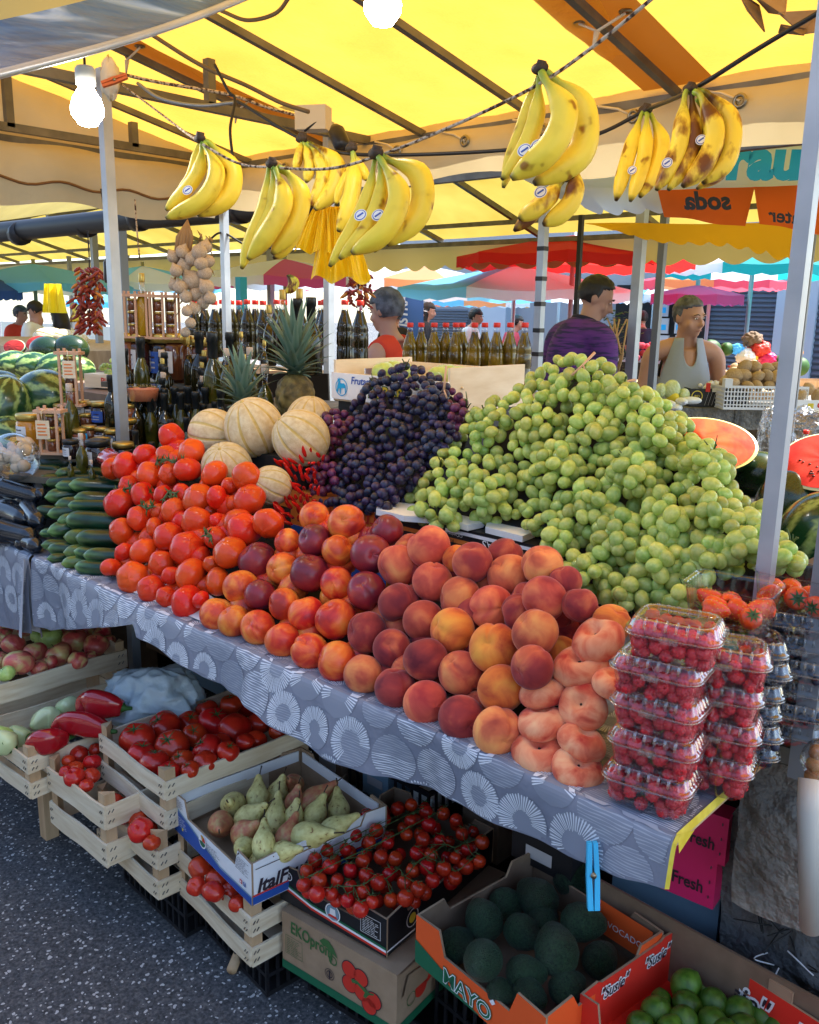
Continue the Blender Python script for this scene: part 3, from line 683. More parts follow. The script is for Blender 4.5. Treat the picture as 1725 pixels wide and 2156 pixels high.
# vines lying between the tomatoes
for k, pts in enumerate([[(920, 300), (950, 290), (990, 295), (1030, 310), (1075, 300)], [(690, 480), (720, 470), (760, 455), (800, 470)], [(960, 520), (990, 480), (1030, 490), (1010, 520)], [(830, 560), (860, 580), (895, 565)], [(1205, 735), (1222, 715), (1235, 745)]]):
    g = MB(); P = []
    for (x, y) in pts:
        X_, Y_ = .36 * x, 862.5 + .36 * y; p, t = atS(X_, Y_, 1.10, .94, 1.0); P.append(atT(X_, Y_, t - .045))
    g.tube(P, .0035, 6)
    for j, p in enumerate(P):
        for s in range(5):
            a = rnd.uniform(0, 6.28); g.tube([p, p + Vector((math.cos(a), -.25, math.sin(a))) * .011, p + Vector((math.cos(a), -.1, math.sin(a))) * .022], [.0028, .002, .0004], 5)
    tag(g.build('tomato_vine', 'vine', at=P[0]), 'green vine stalk with pointed sepals, ' + od(k + 1) + ' from the top of the tomato heap', 'vine', 'vine stalks on the tomatoes')

# nectarines and peaches
PLI = [(662, 1088, 31, 'n'), (730, 1101, 38, 'n'), (815, 1118, 34, 'N'), (605, 1140, 27, 'n'), (783, 1138, 30, 'N'), (662, 1138, 34, 'N'), (711, 1160, 33, 'n'), (781, 1167, 41, 'N'), (542, 1181, 39, 'N'), (595, 1197, 33, 'n'),
       (838, 1190, 42, 'p'), (903, 1151, 44, 'p'), (652, 1207, 40, 'N'), (709, 1229, 34, 'n'), (772, 1244, 40, 'N'), (911, 1225, 42, 'p'), (995, 1184, 42, 'd'), (962, 1178, 30, 'g'), (1063, 1172, 38, 'd'), (1074, 1213, 46, 'p'), (1142, 1190, 42, 'p'),
       (507, 1236, 36, 'n'), (548, 1253, 33, 'N'), (598, 1272, 33, 'n'), (645, 1292, 37, 'n'), (707, 1304, 42, 'n'), (840, 1270, 42, 'd'), (892, 1307, 43, 'p'), (969, 1259, 44, 'p'), (1036, 1279, 46, 'p'), (1147, 1260, 46, 'p'), (1221, 1273, 36, 'd'),
       (458, 1294, 36, 'n'), (493, 1308, 33, 'n'), (543, 1321, 36, 'n'), (595, 1348, 36, 'n'), (652, 1371, 38, 'n'), (710, 1393, 42, 'n'), (773, 1331, 42, 'd'), (826, 1366, 40, 'd'), (896, 1388, 45, 'd'), (953, 1327, 47, 'g'), (1040, 1364, 51, 'g'),
       (1127, 1332, 48, 'p'), (1198, 1324, 40, 'd', .07), (1180, 1378, 38, 'g', .07), (1288, 1312, 40, 'g'), (766, 1420, 41, 'p'), (833, 1449, 43, 'd'), (897, 1480, 46, 'p'), (970, 1417, 46, 'p'), (1055, 1450, 50, 'g'), (1121, 1405, 45, 'd'), (972, 1512, 47, 'd'), (1047, 1539, 50, 'p'), (1093, 1290, 38, 'd'), (1190, 1225, 34, 'd')]
PI_ = []
for (x, y, r, k, *e) in PLI: p, t = atS(x, y, 1.10, .94, 1.0); PI_.append([x, y, r, t + (e[0] if e else 0)])
FL = [(1260, 1347, 52, (-.25, -.55, 1)), (1222, 1405, 51, (.05, -.35, 1)), (1146, 1459, 47, (-.45, .12, 1)), (1228, 1487, 47, (.1, -1.0, .75)), (1142, 1523, 50, (-.2, .05, 1)), (1226, 1563, 46, (.25, .15, 1)), (1136, 1587, 52, (.1, -.25, 1)), (1216, 1621, 48, (.35, -.2, 1)), (1290, 1440, 40, (.2, 0, 1))]
FI = []
for (x, y, r, a) in FL: p, t = atS(x, y, 1.11, .93, 1.35); FI.append([x, y, r, t])
relax(PI_); nP = len(PI_); PI_ += relax(fill(PI_, 36, 34, .05))
pea = []
KIND = {'n': (NEC, 'red and orange nectarine', 'nectarine'), 'N': (NECD, 'dark plum red nectarine', 'nectarine'), 'p': (PEA, 'orange red peach', 'peach'), 'd': (PEAD, 'dark crimson peach', 'peach'), 'g': (PEAG, 'golden peach with red blush', 'peach')}
for i, (x, y, r, t) in enumerate(PI_):
    k = PLI[i][3] if i < nP else ('n' if x < 800 else rnd.choice('pd')); ms, look, cat = KIND[k]; p = atT(x, y, t)
    ax = Vector((rnd.uniform(-.6, .6), rnd.uniform(-.8, .3), rnd.uniform(-.3, 1)))
    o = put(cat, ms[i % len(ms)], p, r * t / F * 1.05, ax, rnd.uniform(0, 6.28), cat, cat + 's heaped at the table edge'); o['look'] = look if i < nP else 'half hidden ' + cat; pea.append(o)
rowlabels(pea, '{look} of the table heap, {row} row down, {n} from left', 10)
fl = []
for i, (x, y, r, t) in enumerate(FI):
    p = atT(x, y, t); o = put('flat_peach', FLT[i % 3], p, r * t / F * 1.14, FL[i][3], rnd.uniform(0, 6.28), 'flat peach', 'flat peaches stacked beside the raspberries')
    g = MB(); g.tube([(0, 0, .14), (0, 0, .26)], [.09, .05], 7); g.build('stem_scar', 'banana_crown', o)
    o['look'] = 'squat pink flat peach'; fl.append(o)
rowlabels(fl, '{look} beside the raspberry punnets, {row} pair down, {n} from left', 5)
# sloping crates that carry the heaps
def riser(label, xa, xb, y0, z0, m, y1, off, mt='dark_inside', zb=TZ + .002):  # near-black colour paints the shade in the gaps between the fruit
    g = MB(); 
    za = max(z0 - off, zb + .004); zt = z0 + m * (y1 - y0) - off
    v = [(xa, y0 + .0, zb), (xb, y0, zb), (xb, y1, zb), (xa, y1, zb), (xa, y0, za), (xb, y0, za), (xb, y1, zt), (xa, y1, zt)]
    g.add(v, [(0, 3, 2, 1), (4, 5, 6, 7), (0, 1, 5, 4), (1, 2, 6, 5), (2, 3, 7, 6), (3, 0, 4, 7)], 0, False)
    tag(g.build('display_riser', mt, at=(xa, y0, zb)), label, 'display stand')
riser('sloping board, darkened to stand for shade, carrying the heap of tomatoes', -2.32, -1.72, 1.2, .94, 1.0, 1.42, .06)
riser('sloping board, darkened to stand for shade, carrying the nectarines', -1.70, -1.22, 1.18, .94, .9, 1.32, .075)
riser('sloping board, darkened to stand for shade, carrying the peaches', -1.2, -.80, 1.18, .94, .9, 1.32, .075)
g = MB(); g.add([cl(-1.95, .0) + Vector((.02, .02, .004)), cl(-1.55, .0) + Vector((.02, .02, .004)), cl(-1.6, .09) + Vector((0, 0, .02)), cl(-2.0, .12) + Vector((0, 0, .06))], [(0, 1, 2, 3)], 0, False)
tag(g.build('liner_sheet', 'foam', at=cl(-1.95, .02)), 'white packing sheet peeping out under the tomato heap', 'packing sheet')

# ---------------------------------------------------------------- courgettes and cucumbers
def gourd(L_, r, ci, cj, bend, seed, stripes_=True):
    q = random.Random(seed); g = MB(); n = 18; pts = []; rad = []; cols = []
    for i in range(n + 1):
        f = i / n; pts.append((L_ * (f - .5), bend * math.sin(f * math.pi), 0)); e = min(f, 1 - f)
        rad.append(r * (min(1, (e / .13)) ** .5 if e < .13 else 1) * (.86 + .14 * f) + .0008)
        w = max(0, 1 - f / .12) if stripes_ else 0; cols.append(tuple(a + (b - a) * w for a, b in zip(ci, cj)))
    g.tube(pts, rad, 14, cols=cols, lobes=(7, .03))
    return g
ZG = (.006, .042, .018); ZT = (.18, .34, .10); ZL = (.34, .42, .08)
def striped(me):                                        # pale lengthwise stripes fading out from the blossom end
    ca = me.color_attributes['Col'].data
    for i, v in enumerate(me.vertices):
        j = i % 14; 
        if i < 14 * 19 and j % 2 == 0:
            f = i // 14 / 18; w = max(0, 1 - f / .3) * .8; c = ca[i].color; ca[i].color = tuple(c[k] + (ZT[k] - c[k]) * w for k in range(3)) + (1,)
    return me
GZ = [striped(gourd(.21, .024, ZG, ZT, .008 * (i - 1), i).mesh('cucumber', ['zucchini'])) for i in range(3)]
GZ.append(striped(gourd(.24, .027, (.014, .045, .02), (.10, .16, .06), .012, 5).mesh('cucumber', ['zucchini'])))
GY = striped(gourd(.2, .025, (.10, .16, .03), ZL, .0, 8).mesh('cucumber', ['zucchini']))
GD = [gourd(.17, .027, (1, 1, 1), (1, 1, 1), .006 * i, i, False).mesh('courgette', ['zucchini_dark']) for i in range(2)]
def lay(name, me, ex, ey, rpx, look, ang, cat, group, t=None, sc=1, L_=.21, q=(0,)):
    """ex,ey: the end nearest the viewer; ang: direction it runs from there"""
    if t is None: p, t = atS(ex, ey, 1.07, .93, 1.0)
    p = atT(ex, ey, t); s = rpx * t / F / .025; d = Vector((math.cos(ang[0]) * math.cos(ang[1]), math.sin(ang[0]) * math.cos(ang[1]), math.sin(ang[1])))
    s_ = min(s, 1.05); c = p + d * (L_ * s_ * .5 - .012); o = link(name, me, None, c, (d.to_track_quat('X', 'Z').to_matrix().to_4x4() @ Matrix.Rotation(rnd.uniform(0, 6), 4, 'X')).to_euler(), (s_, s, s))
    o['category'] = cat; o['group'] = group; o['look'] = look; return o
cuc = []
Cq = lambda x, y: (.36 * x, 862.5 + .36 * y)
# (near end in the survey picture, radius, mesh) green ones running away to the right
GL = [(345, 375, 30, 0), (60, 290, 40, 3), (235, 415, 36, 0), (425, 440, 40, 1), (345, 445, 34, 0), (290, 430, 30, 2), (285, 510, 42, 1), (455, 515, 42, 0), (345, 555, 42, 2), (420, 560, 32, 1), (225, 590, 36, 0), (300, 610, 38, 1),
      (405, 645, 50, 2), (360, 650, 38, 0), (300, 710, 44, 1), (385, 745, 42, 4), (465, 750, 50, 0), (255, 725, 26, 2), (265, 790, 32, 0), (300, 815, 38, 1), (385, 835, 40, 4), (455, 830, 34, 2), (510, 850, 46, 0), (300, 870, 26, 1), (375, 900, 32, 4), (460, 915, 40, 0), (135, 400, 30, 3), (75, 365, 30, 0)]
for (x, y, r, k) in GL:
    X_, Y_ = Cq(x, y); ang = (R(rnd.uniform(40, 82)), R(rnd.uniform(-6, 6)))
    if (x, y) == (60, 290): ang = (R(40), 0)
    cuc.append(lay('cucumber', GY if k == 4 else GZ[k], X_, Y_, .36 * r * 1.28, 'pale yellowish cucumber' if k == 4 else 'dark green cucumber', ang, 'cucumber', 'cucumbers stacked at the left of the table'))
rowlabels(cuc, '{look} of the left stack, {row} row down, {n} from left', 7)
cou = []
DL = [(45, 440, 40), (135, 455, 42), (215, 510, 40), (30, 540, 36), (100, 580, 44), (150, 540, 36), (20, 590, 36), (150, 650, 46), (225, 660, 42), (35, 690, 44), (120, 735, 50), (190, 745, 46), (215, 800, 38), (70, 630, 36), (130, 790, 36), (0, 660, 40), (240, 500, 30)]
for i, (x, y, r) in enumerate(DL):
    X_, Y_ = Cq(x, y); cou.append(lay('courgette', GD[i % 2], X_, Y_, .36 * r * 1.25, 'glossy blue black courgette', (R(rnd.uniform(150, 215)), R(rnd.uniform(-8, 8))), 'courgette', 'black courgettes at the far left of the table', L_=.17))
rowlabels(cou, '{look} of the left heap, {row} row down, {n} from left', 5)
riser('sloping board, darkened to stand for shade, carrying the cucumbers and courgettes', -3.6, -2.30, 1.2, .94, .9, 1.5, .08)
# ---------------------------------------------------------------- grapes
def inpoly(x, y, P):
    c = False; j = len(P) - 1
    for i in range(len(P)):
        if (P[i][1] > y) != (P[j][1] > y) and x < (P[j][0] - P[i][0]) * (y - P[i][1]) / (P[j][1] - P[i][1]) + P[i][0]: c = not c
        j = i
    return c
def edged(x, y, P):
    m = 1e9
    for (a, b), (c, d) in zip(P, P[1:] + P[:1]):
        l = (c - a) ** 2 + (d - b) ** 2; t = max(0, min(1, ((x - a) * (c - a) + (y - b) * (d - b)) / (l + 1e-9))); m = min(m, math.hypot(x - a - t * (c - a), y - b - t * (d - b)))
    return m
g = MB(); g.ball((0, 0, 0), (1, 1, 1.0), 16, 11); GRP = {k: g.mesh('grape', [k]) for k in ('grape_green', 'grape_black', 'grape_purple')}
def poisson(P, d, q, tries=9000):
    xs = [p[0] for p in P]; ys = [p[1] for p in P]; out = []; cell = {}
    for _ in range(tries):
        x = q.uniform(min(xs), max(xs)); y = q.uniform(min(ys), max(ys))
        if not inpoly(x, y, P): continue
        cx, cy = int(x / d), int(y / d)
        if any(math.hypot(x - a, y - b) < d for i in (-1, 0, 1) for j in (-1, 0, 1) for a, b in cell.get((cx + i, cy + j), ())): continue
        cell.setdefault((cx, cy), []).append((x, y)); out.append((x, y))
    return out
def grapes(P, surf, kind, Rm, db, dg, look, group, seed, elong, pick=None):
    q = random.Random(seed); C_ = poisson(P, db, q, 3000); B = []
    for (x, y) in C_:
        p, t = surf(x, y); b = thing('grape_bunch', None, 'grapes', tuple(atT(x, y, t + .01)), 0, group); b['look'] = look(x, y, q); mt = pick(x, y, q) if pick else kind; B.append((b, x, y, mt)); 
    n = 0
    for layer, (d, back, tries) in enumerate(((dg, 0, 15000), (dg * .86, .024, 9000))):
        for (x, y) in poisson(P, d, q, tries):
            b, bx, by, mt = min(B, key=lambda c: math.hypot(c[1] - x, (c[2] - y) * .85)); dd = math.hypot(bx - x, by - y) / (db * .62); e = edged(x, y, P)
            if layer == 0 and dd > .98 and q.random() < .55: continue
            p, t = surf(x, y); bulge = .058 * max(-.4, 1 - dd * dd) + q.uniform(-.007, .007); tt = t - bulge + back + .05 * max(0, 1 - e / 40) ** 2
            r = Rm * q.uniform(.84, 1.1); o = link('grape', GRP[mt], b)
            o.location = atT(x, y, tt) - b.location
            dv = Vector((x - bx, 0, by - y)) * .01 + Vector((q.uniform(-1, 1), q.uniform(-1, 1), q.uniform(-1, .6)))
            o.rotation_euler = dv.to_track_quat('Z', 'Y').to_euler(); o.scale = (r, r, r * elong * q.uniform(.94, 1.08)); n += 1
    for (b, x, y, mt) in B:
        g = MB(); c = Vector((0, 0, 0)); 
        for k in range(7):
            a = q.uniform(0, 6.28); l = q.uniform(.02, .05); e = Vector((math.cos(a), -.3, math.sin(a))) * l; g.tube([c, c + e * .5 + Vector((0, .003, .004)), c + e], [.002, .0016, .001], 5)
        g.tube([c, c + Vector((.008, -.01, .02)), c + Vector((.02, -.03, .03))], [.002, .0016, .002], 6); g.build('stalk', 'vine', b)
    return [b for b, *_ in B], n
PG = [(1228, 745), (1180, 752), (1120, 790), (1050, 838), (990, 872), (962, 930), (915, 970), (905, 1000), (862, 1040), (858, 1076), (905, 1108), (965, 1112), (1030, 1104), (1120, 1112), (1142, 1130), (1152, 1185), (1190, 1222), (1240, 1248), (1290, 1276),
      (1420, 1288), (1500, 1240), (1560, 1205), (1650, 1200), (1695, 1192), (1640, 1120), (1605, 1062), (1548, 1040), (1540, 975), (1490, 935), (1445, 890), (1400, 850), (1345, 812), (1290, 778)]
PB = [(845, 766), (805, 785), (765, 825), (735, 860), (690, 868), (666, 905), (660, 955), (652, 1005), (656, 1055), (705, 1072), (760, 1086), (856, 1090), (868, 1030), (905, 992), (915, 960), (960, 925), (985, 865), (975, 840), (930, 800), (885, 778)]
sG = lambda x, y: atS(x, y, 1.27, .92, 1.0)
sB = lambda x, y: atS(x, y, 1.29, .92, 1.0)
gg, n1 = grapes(PG, sG, 'grape_green', .0146, 92, 22.8, lambda x, y, q: 'yellow green grape bunch' if y < 930 else 'pale green grape bunch', 'green grape bunches in the big pile', 11, 1.22)
rowlabels(gg, '{look} of the big green pile, {row} tier down, {n} from left', 6)
gb, n2 = grapes(PB, sB, 'grape_black', .0122, 76, 17, lambda x, y, q: 'blue black grape bunch', 'black grape bunches in the pile', 4, 1.02, pick=lambda x, y, q: 'grape_purple' if (q.random() < .35 or x < 690) else 'grape_black')
rowlabels(gb, '{look} of the black grape pile, {row} tier down, {n} from left', 4)
# woody stems sticking up from the green pile
for k, pts in enumerate([[(1205, 790), (1228, 768), (1253, 742)], [(1290, 815), (1318, 803), (1338, 800)], [(955, 1120 - 8), (935, 820), (940, 770)][1:]]):
    g = MB(); P = [atT(x, y, sG(1230, 790)[1] - .05 + (.1 if k == 2 else 0)) for x, y in pts]; g.tube(P, [.003, .0026, .0035][:len(P)], 6); g.tube([P[-2], P[-2] + Vector((.01, 0, -.02))], .002, 5)
    tag(g.build('twig', 'wood_pink', at=P[0]), ('bare brown stem rising from the peak of the green grapes', 'short twig on the right shoulder of the green grapes', 'green stem poking out above the black grapes')[k], 'stem')
def solid(label, pts, zb, cat='display stand', name='display_riser', mt='cardboard_dark'):
    n = len(pts); v = [(p[0], p[1], zb) for p in pts] + [tuple(p) for p in pts]
    g = MB(); g.add(v, [tuple(reversed(range(n))), tuple(range(n, 2 * n))] + [(i, (i + 1) % n, n + (i + 1) % n, n + i) for i in range(n)], 0, False)
    return tag(g.build(name, mt, at=(pts[0][0], pts[0][1], zb)), label, cat)
def onS(x, y, s, back):
    p, t = s(x, y); return atT(x, y, t) + Vector((.0, back, 0)) * 1.0
# mound boards under the grapes (a sheet that follows the pile)
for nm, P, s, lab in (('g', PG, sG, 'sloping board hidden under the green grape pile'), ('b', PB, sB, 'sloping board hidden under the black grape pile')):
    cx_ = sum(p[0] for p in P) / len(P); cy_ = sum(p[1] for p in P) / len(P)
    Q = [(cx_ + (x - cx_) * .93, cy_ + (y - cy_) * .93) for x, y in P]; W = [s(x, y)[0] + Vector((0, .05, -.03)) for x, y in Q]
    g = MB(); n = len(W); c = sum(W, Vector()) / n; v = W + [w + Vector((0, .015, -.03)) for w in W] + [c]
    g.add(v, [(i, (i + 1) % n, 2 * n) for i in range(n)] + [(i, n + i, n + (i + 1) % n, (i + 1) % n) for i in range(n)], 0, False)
    tag(g.build('display_board', 'dark_inside', at=c), lab, 'display stand')  # near-black colour stands for the shade between the grapes

# boxes that raise the grapes, with foam pads on top
def carton(name, label, cat, o, rot, w, d, h, mats, parent=None):
    b = thing(name, label, cat, tuple(o), rot); g = MB(); g.box((0, 0, 0), (w, d, h)); g.build('box_body', mats, b); return b
pz = 1.095
c1 = atZ(1128, 1150, 1.118); c1 = Vector((c1.x, c1.y, TZ + .004))
zt = 1.115 - TZ
ce = thing('cherry_carton', 'upside down dark cherry carton lettered CEREZAS under the green grapes', 'carton', (c1.x - .42, c1.y, TZ + .004), 0)
g = MB(); g.box((0, 0, 0), (.42, .3, zt)); g.build('box_body', 'card_black', ce)
FR = frame((0, -.001, 0), (1, 0, 0), (0, 0, 1))
g = MB(); UP = Matrix.Rotation(math.pi, 4, 'Z')
g.add([(.17, -.0015, zt - .006), (.41, -.0015, zt - .006), (.41, -.0015, zt - .014), (.17, -.0015, zt - .014)], [(0, 1, 2, 3)], 0, False)
g.text('CEREZAS', .026, FR @ Matrix.Translation((.335, zt - .022, .002)) @ UP, 0, sx=1.05)
g.add([(.0, -.0015, zt - .036), (.25, -.0015, zt - .036), (.25, -.0015, zt - .026), (.0, -.0015, zt - .026)], [(0, 1, 2, 3)], 1, False)
g.text('C/Camino de San Pedro 2', .010, FR @ Matrix.Translation((.17, zt - .016, .002)) @ UP, 0); g.text('RIBERA S.L.', .012, FR @ Matrix.Translation((.17, zt - .031, .003)) @ UP, 2)
g.text('elifu', .03, FR @ Matrix.Translation((.13, zt - .055, .002)) @ UP, 0, shear=.3, bold=.001)
g.build('printed_face', ['ink_white', 'ink_orange', 'card_black'], ce)
o2 = thing('fruit_carton', 'orange and blue printed carton under the black grapes', 'carton', (c1.x - .86, c1.y - .0, TZ + .004), 0)
g = MB(); g.box((0, 0, 0), (.42, .3, zt)); g.build('box_body', 'ink_orange', o2); g = MB(); g.box((0, -.002, 0), (.42, 0, zt * .55)); g.build('printed_band', 'ink_blue', o2)
g = MB(); g.text('Frutas H', .05, FR @ Matrix.Translation((.3, zt - .035, .003)) @ UP, 0); g.build('printed_face', 'ink_red', o2)
def pad(label, pts, z, th=.014):
    W = [atZ(x, y, z) for x, y in pts]; a = W[0]; g = MB(); g.poly([(w.x - a.x, w.y - a.y) for w in W], th)
    tag(g.build('foam_pad', 'foam', loc=(a.x, a.y, z)), label, 'foam pad', 'white foam pads under the grapes')
pad('white foam pad under the green grapes, on the cherry carton', [(1022, 1122), (1100, 1142), (1130, 1130), (1140, 1085), (1030, 1095)], 1.121)
pad('white foam pad between the two cartons', [(935, 1104), (985, 1118), (1022, 1110), (1030, 1080), (940, 1085)], 1.121)
pad('white foam pad under the front of the black grapes', [(792, 1084), (850, 1098), (905, 1102), (905, 1075), (800, 1066)], 1.121)
pad('long white liner beneath the right foot of the green grapes', [(1185, 1232), (1215, 1252), (1330, 1300), (1480, 1330), (1500, 1280), (1240, 1230)], .925, .006)

# ---------------------------------------------------------------- melons
def m_melon(seed, ribs=10):
    g = MB(); N = 120
    def fn(t, f):
        w = abs(math.sin(t * ribs / 2)); return (1 - .055 * math.exp(-(w / .20) ** 2) * math.sin(f) ** .6) * (1 - .05 * math.exp(-((math.pi - f) / .22) ** 2))
    def g2(u, v):
        t = 6.2832 * u; f = math.pi * v; q = fn(t, f); return (q * math.sin(f) * math.cos(t), q * math.sin(f) * math.sin(t), -1.04 * q * math.cos(f))
    g.grid(g2, N, 30, 0, True, True, mfn=lambda i, j: 1 if abs(math.sin((i + .5) / N * 6.2832 * ribs / 2)) < .17 else 0)
    return g.mesh('melon', ['melon', 'melon_groove'])
MEL = [m_melon(i, 10) for i in range(2)]
for (x, y, r, t, ax, lab) in [(535, 900, 62, 2.50, (-.05, -.5, 1), 'tall ribbed cantaloupe melon in the middle of the melon group'), (450, 912, 52, 2.58, (-1, -.35, .1), 'cantaloupe lying on its side, leftmost of the melons'),
                              (634, 922, 60, 2.38, (-.5, -.75, .8), 'big pale cantaloupe beside the red chillies and black grapes'), (652, 885, 50, 2.60, (.2, 0, 1), 'cantaloupe half hidden behind the pale one'),
                              (478, 985, 54, 2.42, (.3, -.6, 1), 'lower cantaloupe resting between tomatoes and upper melons'), (572, 1022, 42, 2.26, (-.3, -.9, .5), 'small pale cantaloupe squeezed between tomatoes and chillies')]:
    p = atT(x, y, t); o = link('melon', MEL[0], None, p, aim(ax, rnd.uniform(0, 6)), r * t / F); tag(o, lab, 'melon', 'cantaloupe melons behind the tomatoes')
    g = MB(); g.tube([(0, 0, .93), (0, 0, 1.0), (.02, 0, 1.04)], [.09, .07, .05], 8); g.build('stem_scar', 'melon_groove', o)
a, b = atT(400, 1050, 2.55), atT(700, 1040, 2.35)
g = MB(); g.box((a.x - .1, 1.52, TZ + .004), (-1.80, 1.98, 1.20)); tag(g.build('display_box', 'dark_inside', at=(a.x, 1.6, TZ + .004)), 'brown box hidden under the melons, darkened to stand for shade', 'box')
# chillies
ch = thing('chilli_bunch', 'bundle of small shiny red chillies beside the black grapes', 'chillies', tuple(atS(630, 1040, 1.25, .93, 1.0)[0]))
g = MB(); g.tube([(0, 0, 0), (.0, 0, .006), (0, 0, .02), (.001, 0, .034), (.004, 0, .044)], [.002, .0052, .0058, .0038, .0006], 8); CHI = g.mesh('chilli', ['chilli'])
q = random.Random(2)
for (x, y) in poisson([(600, 960), (660, 950), (683, 965), (668, 1000), (672, 1048), (655, 1072), (640, 1100), (605, 1108), (585, 1080), (580, 1040), (588, 1000)], 10.5, q, 4000)[:100]:
    p, t = atS(x, y, 1.25, .93, 1.0); dv = Vector(((x - 630) * .006 + .2, -.5, .5)) + Vector((q.uniform(-.4, .4), q.uniform(-.3, .2), q.uniform(-.4, .4)))
    link('chilli', CHI, ch, atT(x, y, t - .01 - q.uniform(0, .03)) - ch.location, dv.to_track_quat('Z', 'Y').to_euler(), q.uniform(.75, .95))
# pineapples
def pineapple(x, y, r, t, nl, L0, label, body=True, seed=1, hh=1.15):
    q = random.Random(seed); R_ = r * t / F; b = thing('pineapple', label, 'pineapple', tuple(atT(x, y, t) - Vector((0, 0, R_ * hh))))
    g = MB()
    def fn(u, v):
        tt = 6.2832 * u; f = math.pi * v; bu = abs(math.sin(8 * tt / 2 + v * 11)) * abs(math.sin(8 * tt / 2 - v * 11)); rr_ = R_ * (.93 + .11 * bu); return (rr_ * math.sin(f) ** .8 * math.cos(tt), rr_ * math.sin(f) ** .8 * math.sin(tt), R_ * hh * (1 - math.cos(f) * 1.0))
    g.grid(fn, 96, 48, 0, True, True); g.build('body', 'pine_body', b)
    g = MB()
    for i in range(nl):
        f = i / nl; a = i * 2.4; L2 = L0 * (.45 + .55 * math.sin(min(1, f * 1.25) * 1.6)) * q.uniform(.85, 1.1); el = R(18 + 66 * f) ; d = Vector((math.cos(a), math.sin(a), 0)); s = Vector((-d.y, d.x, 0)); v = []; cc = []; K = 8
        p = Vector((0, 0, R_ * hh * 2 - .012 + .05 * f)); e = el
        for k in range(K + 1):
            w = .016 * (1 - k / K) ** .7 * (1.1 if k else .9) + .0005; fold = Vector((0, 0, .4 * w)); v += [p + s * w + fold, p, p - s * w + fold]; c = .8 + .35 * (k / K); c0 = (.10 * c, .20 * c, .15 * c); cc += [(.20, .30, .24), c0, (.20, .30, .24)]
            p = p + (d * math.cos(e) + Vector((0, 0, math.sin(e)))) * L2 / K; e -= R(26) / K * (1.4 - f)
        g.add(v, [(3 * k + j, 3 * k + j + 1, 3 * k + j + 4, 3 * k + j + 3) for k in range(K) for j in range(2)], 0, True, None, cc)
    g.build('leaf_crown', 'pine_leaf', b); return b
pineapple(622, 835, 42, 2.85, 56, .20, 'pineapple with tall spiky blue green crown behind the melons', seed=1)
pineapple(512, 900, 40, 2.75, 40, .15, 'shorter pineapple crown showing above the tall cantaloupe', seed=2)
# wooden fruit crate behind the black grapes
cz = 1.475
A_ = atT(703, 757, 2.66); cz = A_.z; B_ = A_ + Vector((0, .34, 0)); C2 = A_ + Vector((.46, .34, 0))
w_ = C2.x - B_.x; d_ = B_.y - A_.y
fc = thing('fruit_crate', 'pale wooden crate of green apples with a donkey label behind black grapes', 'crate', (A_.x, A_.y, cz - .115))
g = MB()                                                # end panel with a hand slot
hx = .008
for (y0, y1, z0, z1) in ((0, d_, 0, .05), (0, d_, .085, .115), (0, d_ * .36, .05, .085), (d_ * .62, d_, .05, .085)): g.box((0, y0, z0), (hx, y1, z1))
g.build('end_panel', 'wood_pale', fc)
g = MB(); g.box((w_ - hx, 0, 0), (w_, d_, .115)); g.tube([(w_ + .002, .05, .06), (w_ + .004, .05, .06)], .004, 8); g.build('end_panel', 'wood_pale', fc)
g = MB(); g.box((hx, d_ - .008, 0), (w_ - hx, d_, .10)); g.build('side_panel', 'wood_pale', fc)
g = MB(); g.box((0, -.009, .0), (w_, -.001, .078)); g.build('side_panel', 'ink_white', fc)
g = MB(); g.box((0, -.001, -.006), (w_, d_, -.0005)); g.build('floor_panel', 'wood_pale', fc)
T_ = frame((0, -.0105, 0), (1, 0, 0), (0, 0, 1)); g = MB()
g.text('Frutas', .030, T_ @ Matrix.Translation((.085, .058, 0)), 0, bold=.0006, align='LEFT', shear=.15); g.text('TOBAR', .046, T_ @ Matrix.Translation((.15, .03, 0)), 2, bold=.004, align='LEFT'); g.text('TOBAR', .046, T_ @ Matrix.Translation((.15, .03, .001)), 1, bold=.0012, align='LEFT')
n = 28; ring = [(math.cos(i * 6.283 / n), math.sin(i * 6.283 / n)) for i in range(n)]
g.add([T_ @ Vector((.045 + .026 * a, .036 + .026 * b, 0)) for a, b in ring] + [T_ @ Vector((.045 + .023 * a, .036 + .023 * b, 0)) for a, b in ring], [(i, (i + 1) % n, n + (i + 1) % n, n + i) for i in range(n)], 3, False)
dk = [(.025, .02), (.028, .04), (.032, .05), (.028, .062), (.033, .060), (.036, .066), (.039, .058), (.042, .048), (.058, .048), (.064, .042), (.066, .018), (.062, .018), (.060, .034), (.046, .034), (.043, .016), (.039, .016), (.038, .034), (.034, .030), (.030, .02)]
g.add([T_ @ Vector((a, b, .001)) for a, b in dk], [tuple(range(len(dk)))], 3, False)
g.build('printed_label', ['ink_blue', 'ink_yellow', 'card_green', 'ink_teal'], fc)
APG = mset(lambda i: m_tomato(i + 20, 5), 2, 'lime')
mat('apple_green', ramp=[(.3, (.36, .52, .12)), (.7, (.48, .62, .18))], scale=3, rough=.3, coat=.3, var=.1); [m_.materials.clear() or m_.materials.append(M('apple_green')) for m_ in APG]
